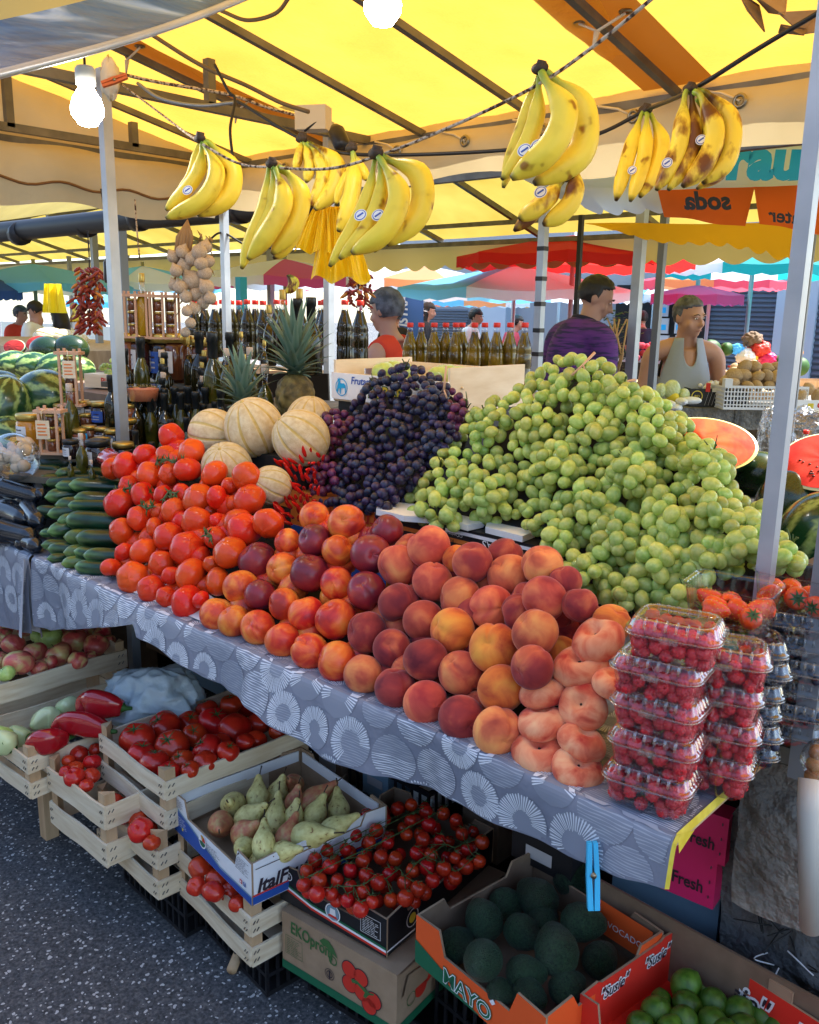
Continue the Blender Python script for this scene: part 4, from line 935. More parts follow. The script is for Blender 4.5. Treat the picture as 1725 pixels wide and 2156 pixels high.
for k, (x, y) in enumerate([(800, 778), (827, 785), (770, 790), (975, 790), (1000, 795), (930, 790), (860, 775)]):
    p = Vector((A_.x + .05 + .30 * (x - 770) / 230, A_.y + .12 + .05 * (k % 3), cz - .035)); o = link('apple', APG[k % 2], None, p, aim((rnd.uniform(-.3, .3), rnd.uniform(-.3, .3), 1)), .036); tag(o, 'green apple in the donkey labelled crate, %s from left' % od([770, 800, 827, 860, 930, 975, 1000].index(x) + 1), 'apple', 'green apples in the pale crate')
g = MB(); g.box((A_.x + .01, A_.y + .01, TZ + .004), (A_.x + w_ - .01, A_.y + d_, cz - .123)); tag(g.build('crate_stack', 'card_black', at=(A_.x, A_.y, TZ)), 'dark stacked crates carrying the pale wooden fruit crate', 'crates')
st_ = MB(); st_.box((0, 0, 0), (.10, .32, .1)); 
# ---------------------------------------------------------------- bottles and jars (unit height, z = 0 at the base)
def b_red(om='oil_dark'):
    t = thing('oil_bottle', None, 'bottle'); g = MB()
    g.lathe([(.10, 0), (.125, .02), (.13, .06), (.125, .28), (.118, .30), (.130, .33), (.128, .50), (.118, .53), (.128, .56), (.10, .68), (.06, .80), (.052, .85)], 18); g.build('body', om, t)
    g = MB(); g.lathe([(.052, .85), (.045, .90), (.045, .935)], 16); g.build('neck', 'bottle_neck', t)
    g = MB(); g.lathe([(.055, .925), (.057, .93), (.057, .985), (.052, 1.0), (.0, 1.0)], 18); g.build('cap', 'cap_red', t); return proto(t)
def b_black(m='oil_green', fat=1):
    t = thing('oil_bottle', None, 'bottle'); g = MB()
    g.lathe([(.10 * fat, 0), (.12 * fat, .02), (.12 * fat, .48), (.10 * fat, .56), (.05, .68), (.045, .74)], 16); g.build('body', m, t)
    g = MB(); g.lathe([(.056, .70), (.060, .71), (.060, .88), (.070, .885), (.070, .985), (.064, 1.0), (0, 1.0)], 16); g.build('cap', 'cap_black', t); return proto(t)
def b_cork():
    t = thing('oil_bottle', None, 'bottle'); g = MB(); g.lathe([(.12, 0), (.14, .02), (.14, .42), (.11, .55), (.05, .66), (.045, .70)], 18); g.build('body', 'oil_green', t)
    g = MB(); g.lathe([(.045, .70), (.042, .78), (.055, .80), (.042, .82), (.055, .84), (.05, .86)], 14); g.build('neck', 'bottle_neck', t)
    g = MB(); g.lathe([(.05, .86), (.06, .87), (.06, .99), (.055, 1.0), (0, 1.0)], 14); g.build('cork', 'cork', t); return proto(t)
def b_gold():
    t = thing('oil_bottle', None, 'bottle'); g = MB(); g.lathe([(.09, 0), (.11, .02), (.11, .5), (.09, .58), (.05, .68)], 16); g.build('body', 'oil_dark', t)
    g = MB(); g.lathe([(.05, .68), (.043, .75), (.043, .86)], 14); g.build('neck', 'bottle_neck', t)
    g = MB(); g.lathe([(.048, .86), (.05, .87), (.05, .99), (.045, 1), (0, 1)], 14); g.build('cap', 'cap_gold', t); return proto(t)
def jar(m, lid='cap_gold', lab='label_white', w=.25, txt=None):
    t = thing('jar', None, 'jar'); g = MB(); g.lathe([(w - .04, 0), (w, .03), (w, .72), (w - .06, .80)], 22); g.build('body', m, t)
    g = MB(); g.lathe([(w - .02, .80), (w + .005, .81), (w + .005, .96), (w - .02, 1.0), (0, 1.0)], 22); g.build('lid', lid, t)
    if lab:
        g = MB(); g.grid(lambda u, v: ((w + .008) * math.cos(R(-60) - u * 1.7 + .85 - .4), (w + .008) * math.sin(R(-60) - u * 1.7 + .85 - .4), .16 + .46 * v), 10, 2)
        l = g.build('label', lab if isinstance(lab, str) else lab[0], t)
        g = MB()
        for k in range(3): g.grid(lambda u, v, k=k: ((w + .016) * math.cos(R(-60) - u * (1.0 - .2 * k) + .3 - .2), (w + .016) * math.sin(R(-60) - u * (1.0 - .2 * k) + .3 - .2), .26 + k * .11 + .035 * v), 8, 1, 0 if k < 2 else 1)
        g.build('print', ['ink_grey', 'ink_dark'], l)
    return proto(t)
PR = dict(red=b_red(), redg=b_red('oil_olive'), black=b_black(), blackd=b_black('oil_dark', 1.2), cork=b_cork(), gold=b_gold(), jar=jar('preserve'), jard=jar('preserve_dark'), jarp=jar('preserve_dark', lab='ink_blue'), jart=jar('preserve', lab='ink_teal'), honey=jar('honey', w=.42), jars=jar('preserve', lab=None, w=.40), jarsd=jar('preserve_dark', 'cap_black', w=.42))
_used = set()
def stand(kind, x, yt, yb, t, label, group, cat=None, z=None, sx=1):
    p = atT(x, yb, t); h = (yb - yt) * t / F; src = PR[kind]
    if kind in _used: o = copy_tree(src)
    else: o = src; _used.add(kind)
    o.location = p if z is None else (p.x, p.y, z); o.scale = (h * sx, h * sx, h); o.rotation_euler = (0, 0, rnd.uniform(-.4, .4)); o['label'] = label; o['group'] = group
    return o
def shelf(name, label, x0, x1, y, t0, t1, depth=.16, mt='wood_post', zt=None):
    a, b = atT(x0, y, t0), atT(x1, y, t1); z = (a.z + b.z) / 2 if zt is None else zt; d = (b - a); d.z = 0; n = Vector((-d.y, d.x, 0)).normalized() * depth; n = n if n.y > 0 else -n
    a0 = a - n * .25; b0 = b - n * .25; v = [(a0.x, a0.y), (b0.x, b0.y), (b0.x + n.x * 1.25, b0.y + n.y * 1.25), (a0.x + n.x * 1.25, a0.y + n.y * 1.25)]
    g = MB(); g.poly([(p[0] - a0.x, p[1] - a0.y) for p in v], .02); return tag(g.build(name, mt, loc=(a0.x, a0.y, z - .022)), label, 'shelf')
L_ = []
xs = [412, 434, 455, 471, 490, 506, 523, 540, 556, 585, 600, 677, 700 - 16, 726, 758]
for i, x in enumerate(xs):
    p = atY(x, 640, 2.86 + .05 * (i % 2)); t = px(p)[2]; stand('red', x, 634 + (i % 3), 634 + .30 * F / t, t, 'red capped dark oil bottle, %s from left in the left row' % od(i + 1), 'red capped oil bottles on the left shelf'); L_.append(p)
z_ = 1.605 - .30
g = MB(); g.box((L_[0].x - .2, 2.78, z_ - .03), (L_[-1].x + .1, 3.02, z_ - .008)); tag(g.build('bottle_shelf', 'wood_post', at=(L_[0].x, 2.8, z_ - .03)), 'high wooden shelf carrying the left row of red capped bottles', 'shelf')
xs = [862, 885, 912, 936, 957, 970, 996, 1017, 1042, 1070, 1100]
for i, x in enumerate(xs):
    p = atY(x, 690, 3.05 + .05 * (i % 2)); t = px(p)[2]; stand('redg', x, 682, 682 + .26 * F / t, t, 'red capped olive oil bottle, %s from left behind the wooden crate' % od(i + 1), 'red capped oil bottles in the right row')
pa, pb = atY(850, 690, 3.05), atY(1115, 690, 3.05); g = MB(); g.box((pa.x - .3, 2.97, pa.z - .30), (pb.x + .15, 3.2, pa.z - .262)); tag(g.build('bottle_shelf', 'wood_post', at=(pa.x, 3, pa.z - .3)), 'low board carrying the right row of red capped bottles', 'shelf')
# gold and black capped bottles standing behind the pineapple
for (k, x, yt, yb, t, lab) in [('gold', 597, 614, 760, 3.45, 'clear gold capped bottle just left of the pineapple crown'), ('gold', 632, 612, 760, 3.4, 'tall gold capped bottle right of the pineapple crown'), ('blackd', 628, 632, 780, 3.3, 'black capped bottle behind the pineapple crown'), ('blackd', 656, 630, 790, 3.3, 'black capped bottle between pineapple and grey post'),
                               ('gold', 569, 645, 770, 3.3, 'gold capped bottle peeping over the pineapple leaves'), ('gold', 510, 700, 790, 3.2, 'slim gold capped bottle left of the pineapple crown'), ('gold', 558, 718, 800, 3.15, 'gold capped bottle low beside the pineapple'), ('gold', 402, 710, 830, 3.3, 'gold capped bottle standing right of the jam jars'),
                               ('black', 302, 712, 850, 3.25, 'black capped clear bottle in front of the jam jars'), ('blackd', 424, 700, 850, 3.3, 'tall black capped bottle right of the jars'), ('black', 452, 702, 880, 3.1, 'tall black capped bottle beside the corked ones'), ('blackd', 487, 702, 840, 3.2, 'black capped bottle behind the cork bottles'),
                               ('cork', 480, 735, 850, 3.05, 'corked bottle left of the small pineapple leaves'), ('cork', 528, 733, 850, 3.05, 'corked bottle above the small pineapple leaves'), ('cork', 507, 765, 870, 2.95, 'low corked bottle behind the small pineapple'), ('cork', 560, 768, 900, 2.9, 'corked jug beside the melons'),
                               ('cork', 402, 925, 1010, 2.75, 'corked little bottle between top tomato and melon')]:
    stand(k, x, yt, yb, t, lab, 'mixed oil bottles on the stepped shelf')
for i, (x, yt, w) in enumerate([(290, 822, 1), (321, 832, 1), (350, 818, 0), (372, 815, 0), (350, 828, 1), (385, 826, 1), (400, 813, 0), (416, 825, 1), (340, 820, 0), (436, 816, 0), (468, 820, 1), (362, 850, 0), (398, 850, 0), (432, 850, 0), (307, 815, 0), (457, 845, 0), (276, 832, 0), (500, 838, 0)]):
    stand('black' if i % 2 else 'blackd', x, yt, yt + 118, 3.02 + .05 * (1 - w), 'black capped small oil bottle, back cluster, number %s placed' % od(i + 1), 'small black capped bottles in the cluster')['look'] = 'black capped small oil bottle'
clu = [o for o in COL.objects if 'look' in o and o.get('group') == 'small black capped bottles in the cluster']
rowlabels(clu, '{look} of the back cluster, {row} row down, {n} from left', 3)
for i in range(22):
    x = 268 + (i * 83) % 250; yt = 735 + (i * 37) % 70; o = stand(('blackd', 'black', 'gold', 'cork')[i % 4], x, yt, yt + 112, 3.17 + .02 * (i % 3), '', 'mixed bottles packed on the middle step'); o['look'] = ('dark black capped', 'green black capped', 'gold capped', 'corked')[i % 4] + ' bottle'
rowlabels([o for o in COL.objects if o.get('group') == 'mixed bottles packed on the middle step'], '{look} packed on the middle step, {row} row down, {n} from left', 3)
for i in range(16):
    x = 132 + (i * 29) % 122; yt = 850 + (i * 23) % 90; o = stand(('jard', 'jarp', 'jar', 'jart')[i % 4], x, yt, yt + 44, 3.2 - .004 * (yt - 850), '', 'jars packed beside the left post', sx=1.5); o['look'] = ('dark', 'blue labelled', 'brown', 'turquoise labelled')[i % 4] + ' jar'
rowlabels([o for o in COL.objects if o.get('group') == 'jars packed beside the left post'], '{look} packed left of the grey post, {row} row down, {n} from left', 3)
cl2 = []
for i, (x, yt) in enumerate([(345, 893), (363, 882), (396, 878), (428, 878), (324, 930), (456, 890), (290, 905), (375, 905), (412, 905), (484, 900)]):
    o = stand('black', x, yt, yt + 100, 2.88, '', 'small black capped bottles in the front row'); o['look'] = 'small black capped bottle'; cl2.append(o)
rowlabels(cl2, '{look} just above the tomato heap, {row} row down, {n} from left', 2)
for i, (k, x, yt, yb) in enumerate([('jar', 296, 703, 790), ('jard', 332, 706, 795), ('jarp', 345, 704, 800), ('jart', 390, 708, 808), ('jar', 272, 702, 790), ('jard', 318, 704, 792), ('jar', 370, 703, 800), ('jar', 420, 712, 800)]):
    stand(k, x, yt, yb, 3.35 + .04 * (i % 2), 'jam jar with %s label, %s from left on the middle shelf' % ({'jar': 'white', 'jard': 'white', 'jarp': 'blue', 'jart': 'turquoise'}[k], od([272, 296, 318, 332, 345, 370, 390, 420].index(x) + 1)), 'jam jars on the middle shelf')
# left group of jars and bottles
for (k, x, yt, yb, t, lab) in [('honey', 66, 870, 935, 2.95, 'golden honey jar with white label at the far left'), ('honey', 70, 935, 985, 2.95, 'amber honey jar under the golden one'), ('cork', 153, 808, 925, 3.0, 'round green oil bottle with white stopper'), ('blackd', 239, 790, 905, 3.0, 'slender black capped bottle left of the grey post'),
                               ('jard', 175, 842, 880, 3.15, 'dark jar with white label behind the green bottle'), ('jard', 196, 845, 885, 3.15, 'dark jar left of the purple labelled jar'), ('jarp', 215, 845, 895, 3.1, 'dark jar with purple blue label'), ('jard', 238, 850, 900, 3.14, 'dark jar right of the purple label'),
                               ('jart', 190, 895, 935, 3.0, 'low jar with turquoise label'), ('jard', 218, 898, 940, 3.0, 'low dark jar beside the grey post'), ('jard', 242, 902, 950, 2.95, 'dark jar touching the grey post'), ('jarsd', 151, 925, 965, 2.85, 'dark jar with green and white label, front row'), ('jarsd', 208, 925, 985, 2.8, 'jar wrapped in white film, front row'),
                               ('cork', 175, 912, 1000, 2.75, 'slim clear bottle with cork beside the wrapped jar'), ('cork', 150, 960, 1010, 2.7, 'tiny cork topped bottle left'), ('cork', 195, 968, 1020, 2.65, 'tiny cork topped bottle above the red pepper'), ('jars', 185, 870, 905, 3.1, 'squat preserve jar in the middle of the left shelf'), ('jard', 120, 900, 950, 3.0, 'dark jar hidden behind the little rack'), ('jard', 270, 880, 930, 2.95, 'dark jar right of the grey post'), ('jars', 272, 850, 890, 3.0, 'brown preserve jar right of the grey post'), ('jard', 262, 930, 985, 2.85, 'jar at the foot of the grey post')]:
    stand(k, x, yt, yb, t, lab, 'jars and bottles on the left shelf', sx=1.6 if k in ('jard', 'jarp', 'jart') else 1)
for k, (n_, lab, x0, x1, y, t0, t1, dp_) in enumerate([('bottle_shelf', 'step carrying the jam jars with coloured labels', 225, 440, 803, 3.4, 3.35, .2), ('bottle_shelf', 'step carrying the back cluster of small bottles', 262, 520, 942, 3.05, 2.98, .2), ('bottle_shelf', 'lowest step behind the tomato heap', 262, 500, 1000, 2.88, 2.85, .15),
                                                ('bottle_shelf', 'left step with honey and dark jars', 20, 262, 950, 3.0, 2.95, .3), ('bottle_shelf', 'front left board carrying small bottles', 40, 262, 1000, 2.8, 2.72, .2), ('bottle_shelf', 'step behind the corked bottles', 440, 690, 852, 3.1, 2.95, .25)]):
    shelf(n_, lab, x0, x1, y, t0, t1, dp_, 'steel_dark')
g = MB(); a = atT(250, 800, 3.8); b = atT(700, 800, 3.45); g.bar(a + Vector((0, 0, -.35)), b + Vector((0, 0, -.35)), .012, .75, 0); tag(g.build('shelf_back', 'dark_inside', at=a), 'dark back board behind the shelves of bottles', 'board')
# plastic tub
tb2 = thing('plastic_tub', 'clear plastic tub of orange red spread on the jars', 'tub', tuple(atT(150 + 153, 0, 3)) if 0 else tuple(atT(306 - 0, 0, 3)))
tb2.location = atT(152 + 150, 845, 3.0); tb2.location = atT(305 * .493 + 152, 843, 3.0)
g = MB(); g.lathe([(.045, 0), (.052, .04)], 20); g.build('contents', 'flat_peach', tb2); g = MB(); g.lathe([(.048, 0), (.06, .048), (.064, .05), (.064, .052)], 20); g.build('shell', 'clear', tb2)
# little wooden racks with stacked preserve jars
def rack(cx, yt, yb, t, cols_, rows_, label, tagc=None, wpx=None, tilt=0, oil=False):
    base = atT(cx, yb, t); h = (yb - yt) * t / F; w = wpx * t / F; b = thing('preserve_rack', label, 'gift rack', tuple(base), (0, tilt, R(42))); g = MB(); wd = w / 2
    g.box((-wd, -.03, 0), (wd, .03, .008)); g.box((-wd, -.03, h - .016), (wd, .03, h - .006))
    sx = [-wd * .8, 0, wd * .8] if cols_ == 2 else [-wd * .62, wd * .62]
    for s in sx:
        for y in (-.025, .025): g.box((s - .004, y - .004, .008), (s + .004, y + .004, h + .004))
    g.build('wooden_frame', 'wood_pink', b)
    jr = []
    for c in range(cols_):
        xx = ((-.4 + .8 * c) * wd) if cols_ == 2 else 0
        if oil and c == 1:
            q = copy_tree(PR['gold']); q.name = 'oil_bottle'; q.parent = None; q.location = base + Vector((xx * .74, xx * .67, .01)); q.scale = (h * 1.35,) * 3; tag(q, 'slim golden oil bottle standing in a wooden rack', 'bottle'); [setattr(k_, 'data', k_.data.copy()) or k_.data.materials.clear() or k_.data.materials.append(M('oil_gold')) for k_ in q.children if k_.name.startswith('body')]; continue
        for r_ in range(rows_):
            hh = (h - .03) / rows_; q = copy_tree(PR['jars']); q.location = base + Vector((xx * .74, xx * .67, .010 + r_ * hh)); q.scale = (min(hh * .94, w / cols_ * .9),) * 2 + (hh * .96,); jr.append(q); q['group'] = 'small preserve jars in the racks'
            q['label'] = 'small preserve jar, %s from top%s, in the %s' % (od(rows_ - r_), (' %s' % ('left', 'right')[c]) if cols_ == 2 else '', label.split(' with')[0])
    if tagc:
        g = MB(); x0, y0 = tagc; p = atT(x0, y0, t - .06) - base; pm = Matrix.Rotation(-R(42), 4, 'Z') @ p
        g.box((pm.x - .022, pm.y - .001, pm.z - .03), (pm.x + .022, pm.y + .001, pm.z + .03)); g.tube([(pm.x, pm.y, pm.z + .03), (pm.x, pm.y - .003, pm.z + .06), (.0, -.02, h)], .0015, 5); g.build('price_tag', 'bag_white' if 0 else 'wood_pale', b)
        g = MB(); [g.box((pm.x - .016, pm.y - .0025, pm.z - .018 + k * .011), (pm.x + .014 - .004 * (k % 2), pm.y - .0015, pm.z - .014 + k * .011)) for k in range(4)]; g.build('tag_print', 'ink_orange', b)
rack(153, 738, 855, 3.1, 1, 3, 'upper left wooden rack with three small jars and a paper tag', (145, 778), 52)
rack(112, 858, 955, 2.9, 1, 3, 'lower left wooden rack with three small jars', (90, 905), 58)
rack(293, 618, 712, 3.3, 2, 3, 'wooden rack right of the grey post with jars and golden oil', None, 56, oil=True)
rack(349, 620, 714, 3.3, 2, 3, 'wooden rack under the garlic with six small jars', None, 66)
# watermelons at far left
def m_water(stripe=True, seed=0):
    g = MB(); q = random.Random(seed)
    def cf(u, v):
        if not stripe: return (.012, .035, .012)
        t = u * 6.2832; n_ = noise.noise(Vector((math.cos(t) * 1.5, math.sin(t) * 1.5, v * 5 + seed)) * 2) * .55; s = math.sin(t * 9 + n_ * 4); w = max(0, min(1, (s + noise.noise(Vector((math.cos(t) * 9, math.sin(t) * 9, v * 26))) * 1.3) * 1.5)); return tuple(a + (b - a) * w for a, b in zip((.012, .06, .02), (.30, .42, .14)))
    g.ball((0, 0, 0), (1, 1, 1.25), 96, 48, cfn=cf); return g.mesh('watermelon', ['watermelon'])
WM = [m_water(True, 0), m_water(True, 3), m_water(False)]
for (x, y, r, t, ax, k, lab) in [(95, 838, 60, 3.3, (1, .2, .15), 0, 'big mottled watermelon behind the honey jar'), (5, 865, 62, 3.2, (.3, .2, 1), 1, 'pale mottled watermelon at the left edge'), (20, 925, 50, 3.1, (1, .3, 0), 0, 'watermelon low at the left edge above garlic'), (0, 820, 40, 3.5, (0, 1, 0), 1, 'yellow green watermelon top at the left edge'),
                             (30, 772, 34, 4.9, (0, 1, 0), 0, 'striped watermelon of the far row, leftmost'), (72, 775, 34, 4.9, (.3, 1, 0), 1, 'striped watermelon of the far row, second'), (118, 778, 36, 4.9, (.2, 1, .2), 0, 'striped watermelon of the far row, third'), (158, 782, 34, 4.9, (.2, 1, .1), 0, 'dark striped watermelon behind the upper wooden rack'),
                             (100, 738, 30, 5.2, (1, 1, 0), 2, 'dark watermelon below the cut slices'), (150, 735, 30, 5.2, (1, 1, 0), 2, 'dark watermelon under the chilli string')]:
    tag(link('watermelon', WM[k], None, atT(x, y, t), aim(ax, rnd.uniform(0, 6)), r * t / F), lab, 'watermelon', 'watermelons at the left')
def half(x, y, rx, t, ax, ratio, flesh, label, L_=1.35, rind='rind'):
    R_ = rx * t / F / L_; b = thing('watermelon_half', label, 'watermelon', tuple(atT(x, y, t)), aim(ax[0], ax[1]) if not isinstance(ax, Matrix) else tuple(ax.to_euler())); g = MB()
    g.grid(lambda u, v: (L_ * R_ * math.cos(6.2832 * u) * math.cos(v * 1.5708), R_ * math.sin(6.2832 * u) * math.cos(v * 1.5708), -R_ * math.sin(v * 1.5708)), 48, 14, 0, True, True, cfn=lambda u, v: (.012, .045, .015)); g.build('skin', 'watermelon', b)
    g = MB(); g.grid(lambda u, v: (L_ * R_ * math.cos(6.2832 * u) * (.94 + .06 * v), R_ * math.sin(6.2832 * u) * (.93 + .07 * v), .003 * (1 - v)), 48, 2, 0, True, True); g.build('rind_edge', rind, b)
    g = MB(); q = random.Random(3); g.grid(lambda u, v: (L_ * R_ * math.cos(6.2832 * u) * .945 * v, R_ * math.sin(6.2832 * u) * .935 * v, .004 + .006 * (1 - v * v) + .002 * math.sin(u * 50) * v * (1 - v)), 48, 14, 0, True, True)
    for _ in range(12 if flesh[-1] == 'd' else 0): a = q.gauss(4.4, .8); rr_ = q.uniform(.3, .6); g.ball((L_ * R_ * math.cos(a) * rr_, R_ * math.sin(a) * rr_, .009), (.004, .002, .002), 6, 4, 1)
    g.build('flesh', [flesh, 'seed'], b)
    return b
def facing(nrm, xd): z = Vector(nrm).normalized(); x = Vector(xd); x = (x - z * x.dot(z)).normalized(); return Matrix((x, z.cross(x), z)).transposed()
vx = -(CM @ Vector((1, 0, 0)))
half(1478, 935, 112, 2.3, facing((.35, -.75, .85), (.75, .6, -.3)), 1, 'melon_flesh', 'cut orange fleshed watermelon half behind the green grapes', 1.55)
half(1738, 972, 92, 2.1, facing((.1, -.75, .75), (.8, .5, -.22)), 1, 'melon_flesh_red', 'cut red watermelon half at the right edge', 1.2, 'rind_pale')
for (x, y, r, t, ax, k, lab) in [(1720, 1125, 78, 1.95, (.5, .2, 1), 0, 'dark mottled watermelon at the right edge below the cut one'), (1655, 1060, 62, 2.15, (.2, .3, 1), 2, 'dark watermelon behind the right post'), (1590, 1000, 50, 2.35, (1, .3, .3), 2, 'dark green watermelon under the orange half'), (1700, 1040, 60, 2.35, (1, .3, .3), 2, 'dark watermelon carrying the red half')]:
    tag(link('watermelon', WM[k], None, atT(x, y, t), aim(ax, 0), r * t / F), lab, 'watermelon', 'watermelons at the right')
for (x, y, rx, t, lab) in [(30, 730, 30, 5.3, 'far cut watermelon slice, left'), (82, 724, 36, 5.5, 'far cut watermelon slice under the yellow bag')]: half(x, y, rx, t, facing((.3, -.8, .5), (1, .3, 0)), 1, 'melon_flesh_red', lab, 1.8, 'rind_pale')
for k, (x, y, r) in enumerate([(105, 710, 26), (135, 712, 24), (160, 716, 20)]): tag(link('melon', MEL[0], None, atT(x, y, 6), aim((1, 0, 0)), (r * 6 / F * 1.3, r * 6 / F * .8, r * 6 / F * 1.3)), 'yellow melon on the far left stand, %s of three' % ('first', 'second', 'third')[k], 'melon', 'yellow melons far left')
g = MB(); a = atT(-60, 830, 4.8); g.box((a.x - .6, a.y - 1.6, 0), (a.x + .9, a.y + 2.3, atT(60, 805, 4.9).z)); tag(g.build('melon_stand', 'cardboard_dark', at=(a.x, a.y, 0)), 'brown boxed stand carrying the far row of striped watermelons', 'stand')
g = MB(); z_ = atT(95, 895, 3.3).z; a = atT(60, 895, 3.35); g.box((a.x - .7, a.y - .3, 0), (a.x + .25, a.y + .35, z_)); tag(g.build('melon_stand', 'cardboard_dark', at=(a.x, a.y, 0)), 'dark stand under the big mottled watermelons', 'stand')
g = MB(); z_ = atT(1655, 1125, 2.15).z; a = atT(1650, 1100, 2.2); g.box((a.x - .75, a.y - .35, 0), (a.x + .6, a.y + .5, z_)); tag(g.build('melon_stand', 'plastic_black', at=(a.x, a.y, 0)), 'black stand under the watermelons at the right', 'stand')
# plastic bag, bottle and garlic net
def bag(name, label, cat, c, s, m, seed, kids=None):
    q = random.Random(seed); g = MB()
    def fn(t, f): return 1 + .22 * noise.noise(Vector((math.cos(t) * math.sin(f), math.sin(t) * math.sin(f), math.cos(f))) * 2.6 + Vector((seed, 0, 0))) + .10 * noise.noise(Vector((math.cos(t) * math.sin(f), math.sin(t) * math.sin(f), math.cos(f))) * 7)
    g.ball((0, 0, 0), s, 56, 36, fn=fn); return tag(g.build(name, m, loc=c), label, cat)
bag('plastic_bag', 'crumpled clear plastic bag behind the right post', 'plastic bag', atT(1700, 925, 2.6), (.10, .08, .09), 'clear_bag', 3)
bag('plastic_bag', 'clear plastic bag hanging left of the right post', 'plastic bag', atT(1625, 930, 2.75), (.045, .05, .11), 'clear_bag', 4)
t_ = stand('red', 1686, 905, 1010, 2.45, 'clear water bottle with red cap beside the cut red watermelon', 'lone bottle', 'bottle')
g = MB()
nb = thing('garlic_net', 'pinkish garlic bulbs in clear netting at the left edge', 'garlic', tuple(atT(25, 960, 2.75)))
for k in range(22):
    g = MB(); x, y = rnd.uniform(-10, 60), rnd.uniform(930, 985); p = atT(x, y, 2.75 - rnd.uniform(0, .05)) - nb.location; g.ball(p, rnd.uniform(.014, .02), 14, 9, fn=lambda t, f: 1 + .06 * math.cos(6 * t)); g.build('garlic_bulb', 'garlic', nb)
g = MB(); g.ball((.02, 0, 0), (.10, .07, .075), 30, 18); g.build('net', 'clear', nb)
pp = atT(250, 978, 2.62); g = MB(); g.tube([pp + Vector((-.10, .0, .0)), pp + Vector((-.07, 0, .012)), pp, pp + Vector((.08, .03, -.015)), pp + Vector((.14, .05, -.03))], [.012, .028, .026, .016, .004], 12, lobes=(3, .12))
tag(g.build('red_pepper', 'pepper_red', at=pp), 'long red pepper lying on top of the cucumbers', 'pepper')
# ---------------------------------------------------------------- bananas on lines
def bez(P, n):                                         # smooth line through the given points
    Q = [P[0] + (P[0] - P[1])] + list(P) + [P[-1] + (P[-1] - P[-2])]; out = []
    for i in range(len(P) - 1):
        a, b, c, d = Q[i:i + 4]
        for k in range(n):
            t = k / n; out.append(.5 * ((2 * b) + (c - a) * t + (2 * a - 5 * b + 4 * c - d) * t * t + (3 * b - a - 3 * c + d) * t ** 3))
    return out + [P[-1]]
YEL = (.92, .68, .05); GRN = (.22, .36, .04); TIPC = (.05, .035, .02)
def banana(pts, w, t, dt, mt, parent, origin, crown):
    n = len(pts); P = [atT(x, y, t + dt[0] + (dt[1] * math.sin(i / (n - 1) * math.pi))) for i, (x, y) in enumerate(pts)]
    P = bez([crown.lerp(P[0], .35)] + P, 7); k = len(P); r0 = w * .475 * t / F; rad = []; cols = []
    L_ = [0]
    for a, b in zip(P, P[1:]): L_.append(L_[-1] + (b - a).length)
    for i in range(k):
        f = L_[i] / L_[-1]
        r = r0 * (.30 + .1 * f if f < .13 else (.31 + .69 * min(1, ((f - .13) / .2)) ** .9))
        if f > .72: r = r0 * (1 - .78 * ((f - .72) / .28) ** 2.2)
        rad.append(max(r, r0 * .2)); g_ = max(0, 1 - f / .30); c = tuple(y + (g - y) * g_ for y, g in zip(YEL, GRN))
        if f > .975: c = TIPC
        cols.append(c)
    g = MB(); g.tube([p - origin for p in P], rad, 15, cols=cols, lobes=(5, .055)); return g.build('banana', mt, parent)
def sticker(parent, origin, x, y, t, r, ang=0):
    c = atT(x, y, t) - origin; m = frame(c, CM @ Vector((math.cos(ang), math.sin(ang), 0)), CM @ Vector((-math.sin(ang), math.cos(ang), 0))); g = MB(); n = 20
    for s, z, mi in ((1, 0, 0), (.86, .0004, 1), (.74, .0008, 0)): g.add([m @ Vector((r * s * math.cos(i * 6.283 / n), r * .8 * s * math.sin(i * 6.283 / n), z)) for i in range(n)], [tuple(range(n))], mi, False)
    g.add([m @ Vector(p) for p in ((-.55 * r, -.1 * r, .0012), (.55 * r, -.1 * r, .0012), (.55 * r, .14 * r, .0012), (-.55 * r, .14 * r, .0012))], [(0, 1, 2, 3)], 1, False)
    g.build('sticker', ['ink_white', 'ink_blue'], parent)
h1 = lambda L: [(x * .5, y * .5) for x, y in L]; h2 = lambda L: [(862.5 + x * .5, y * .5) for x, y in L]
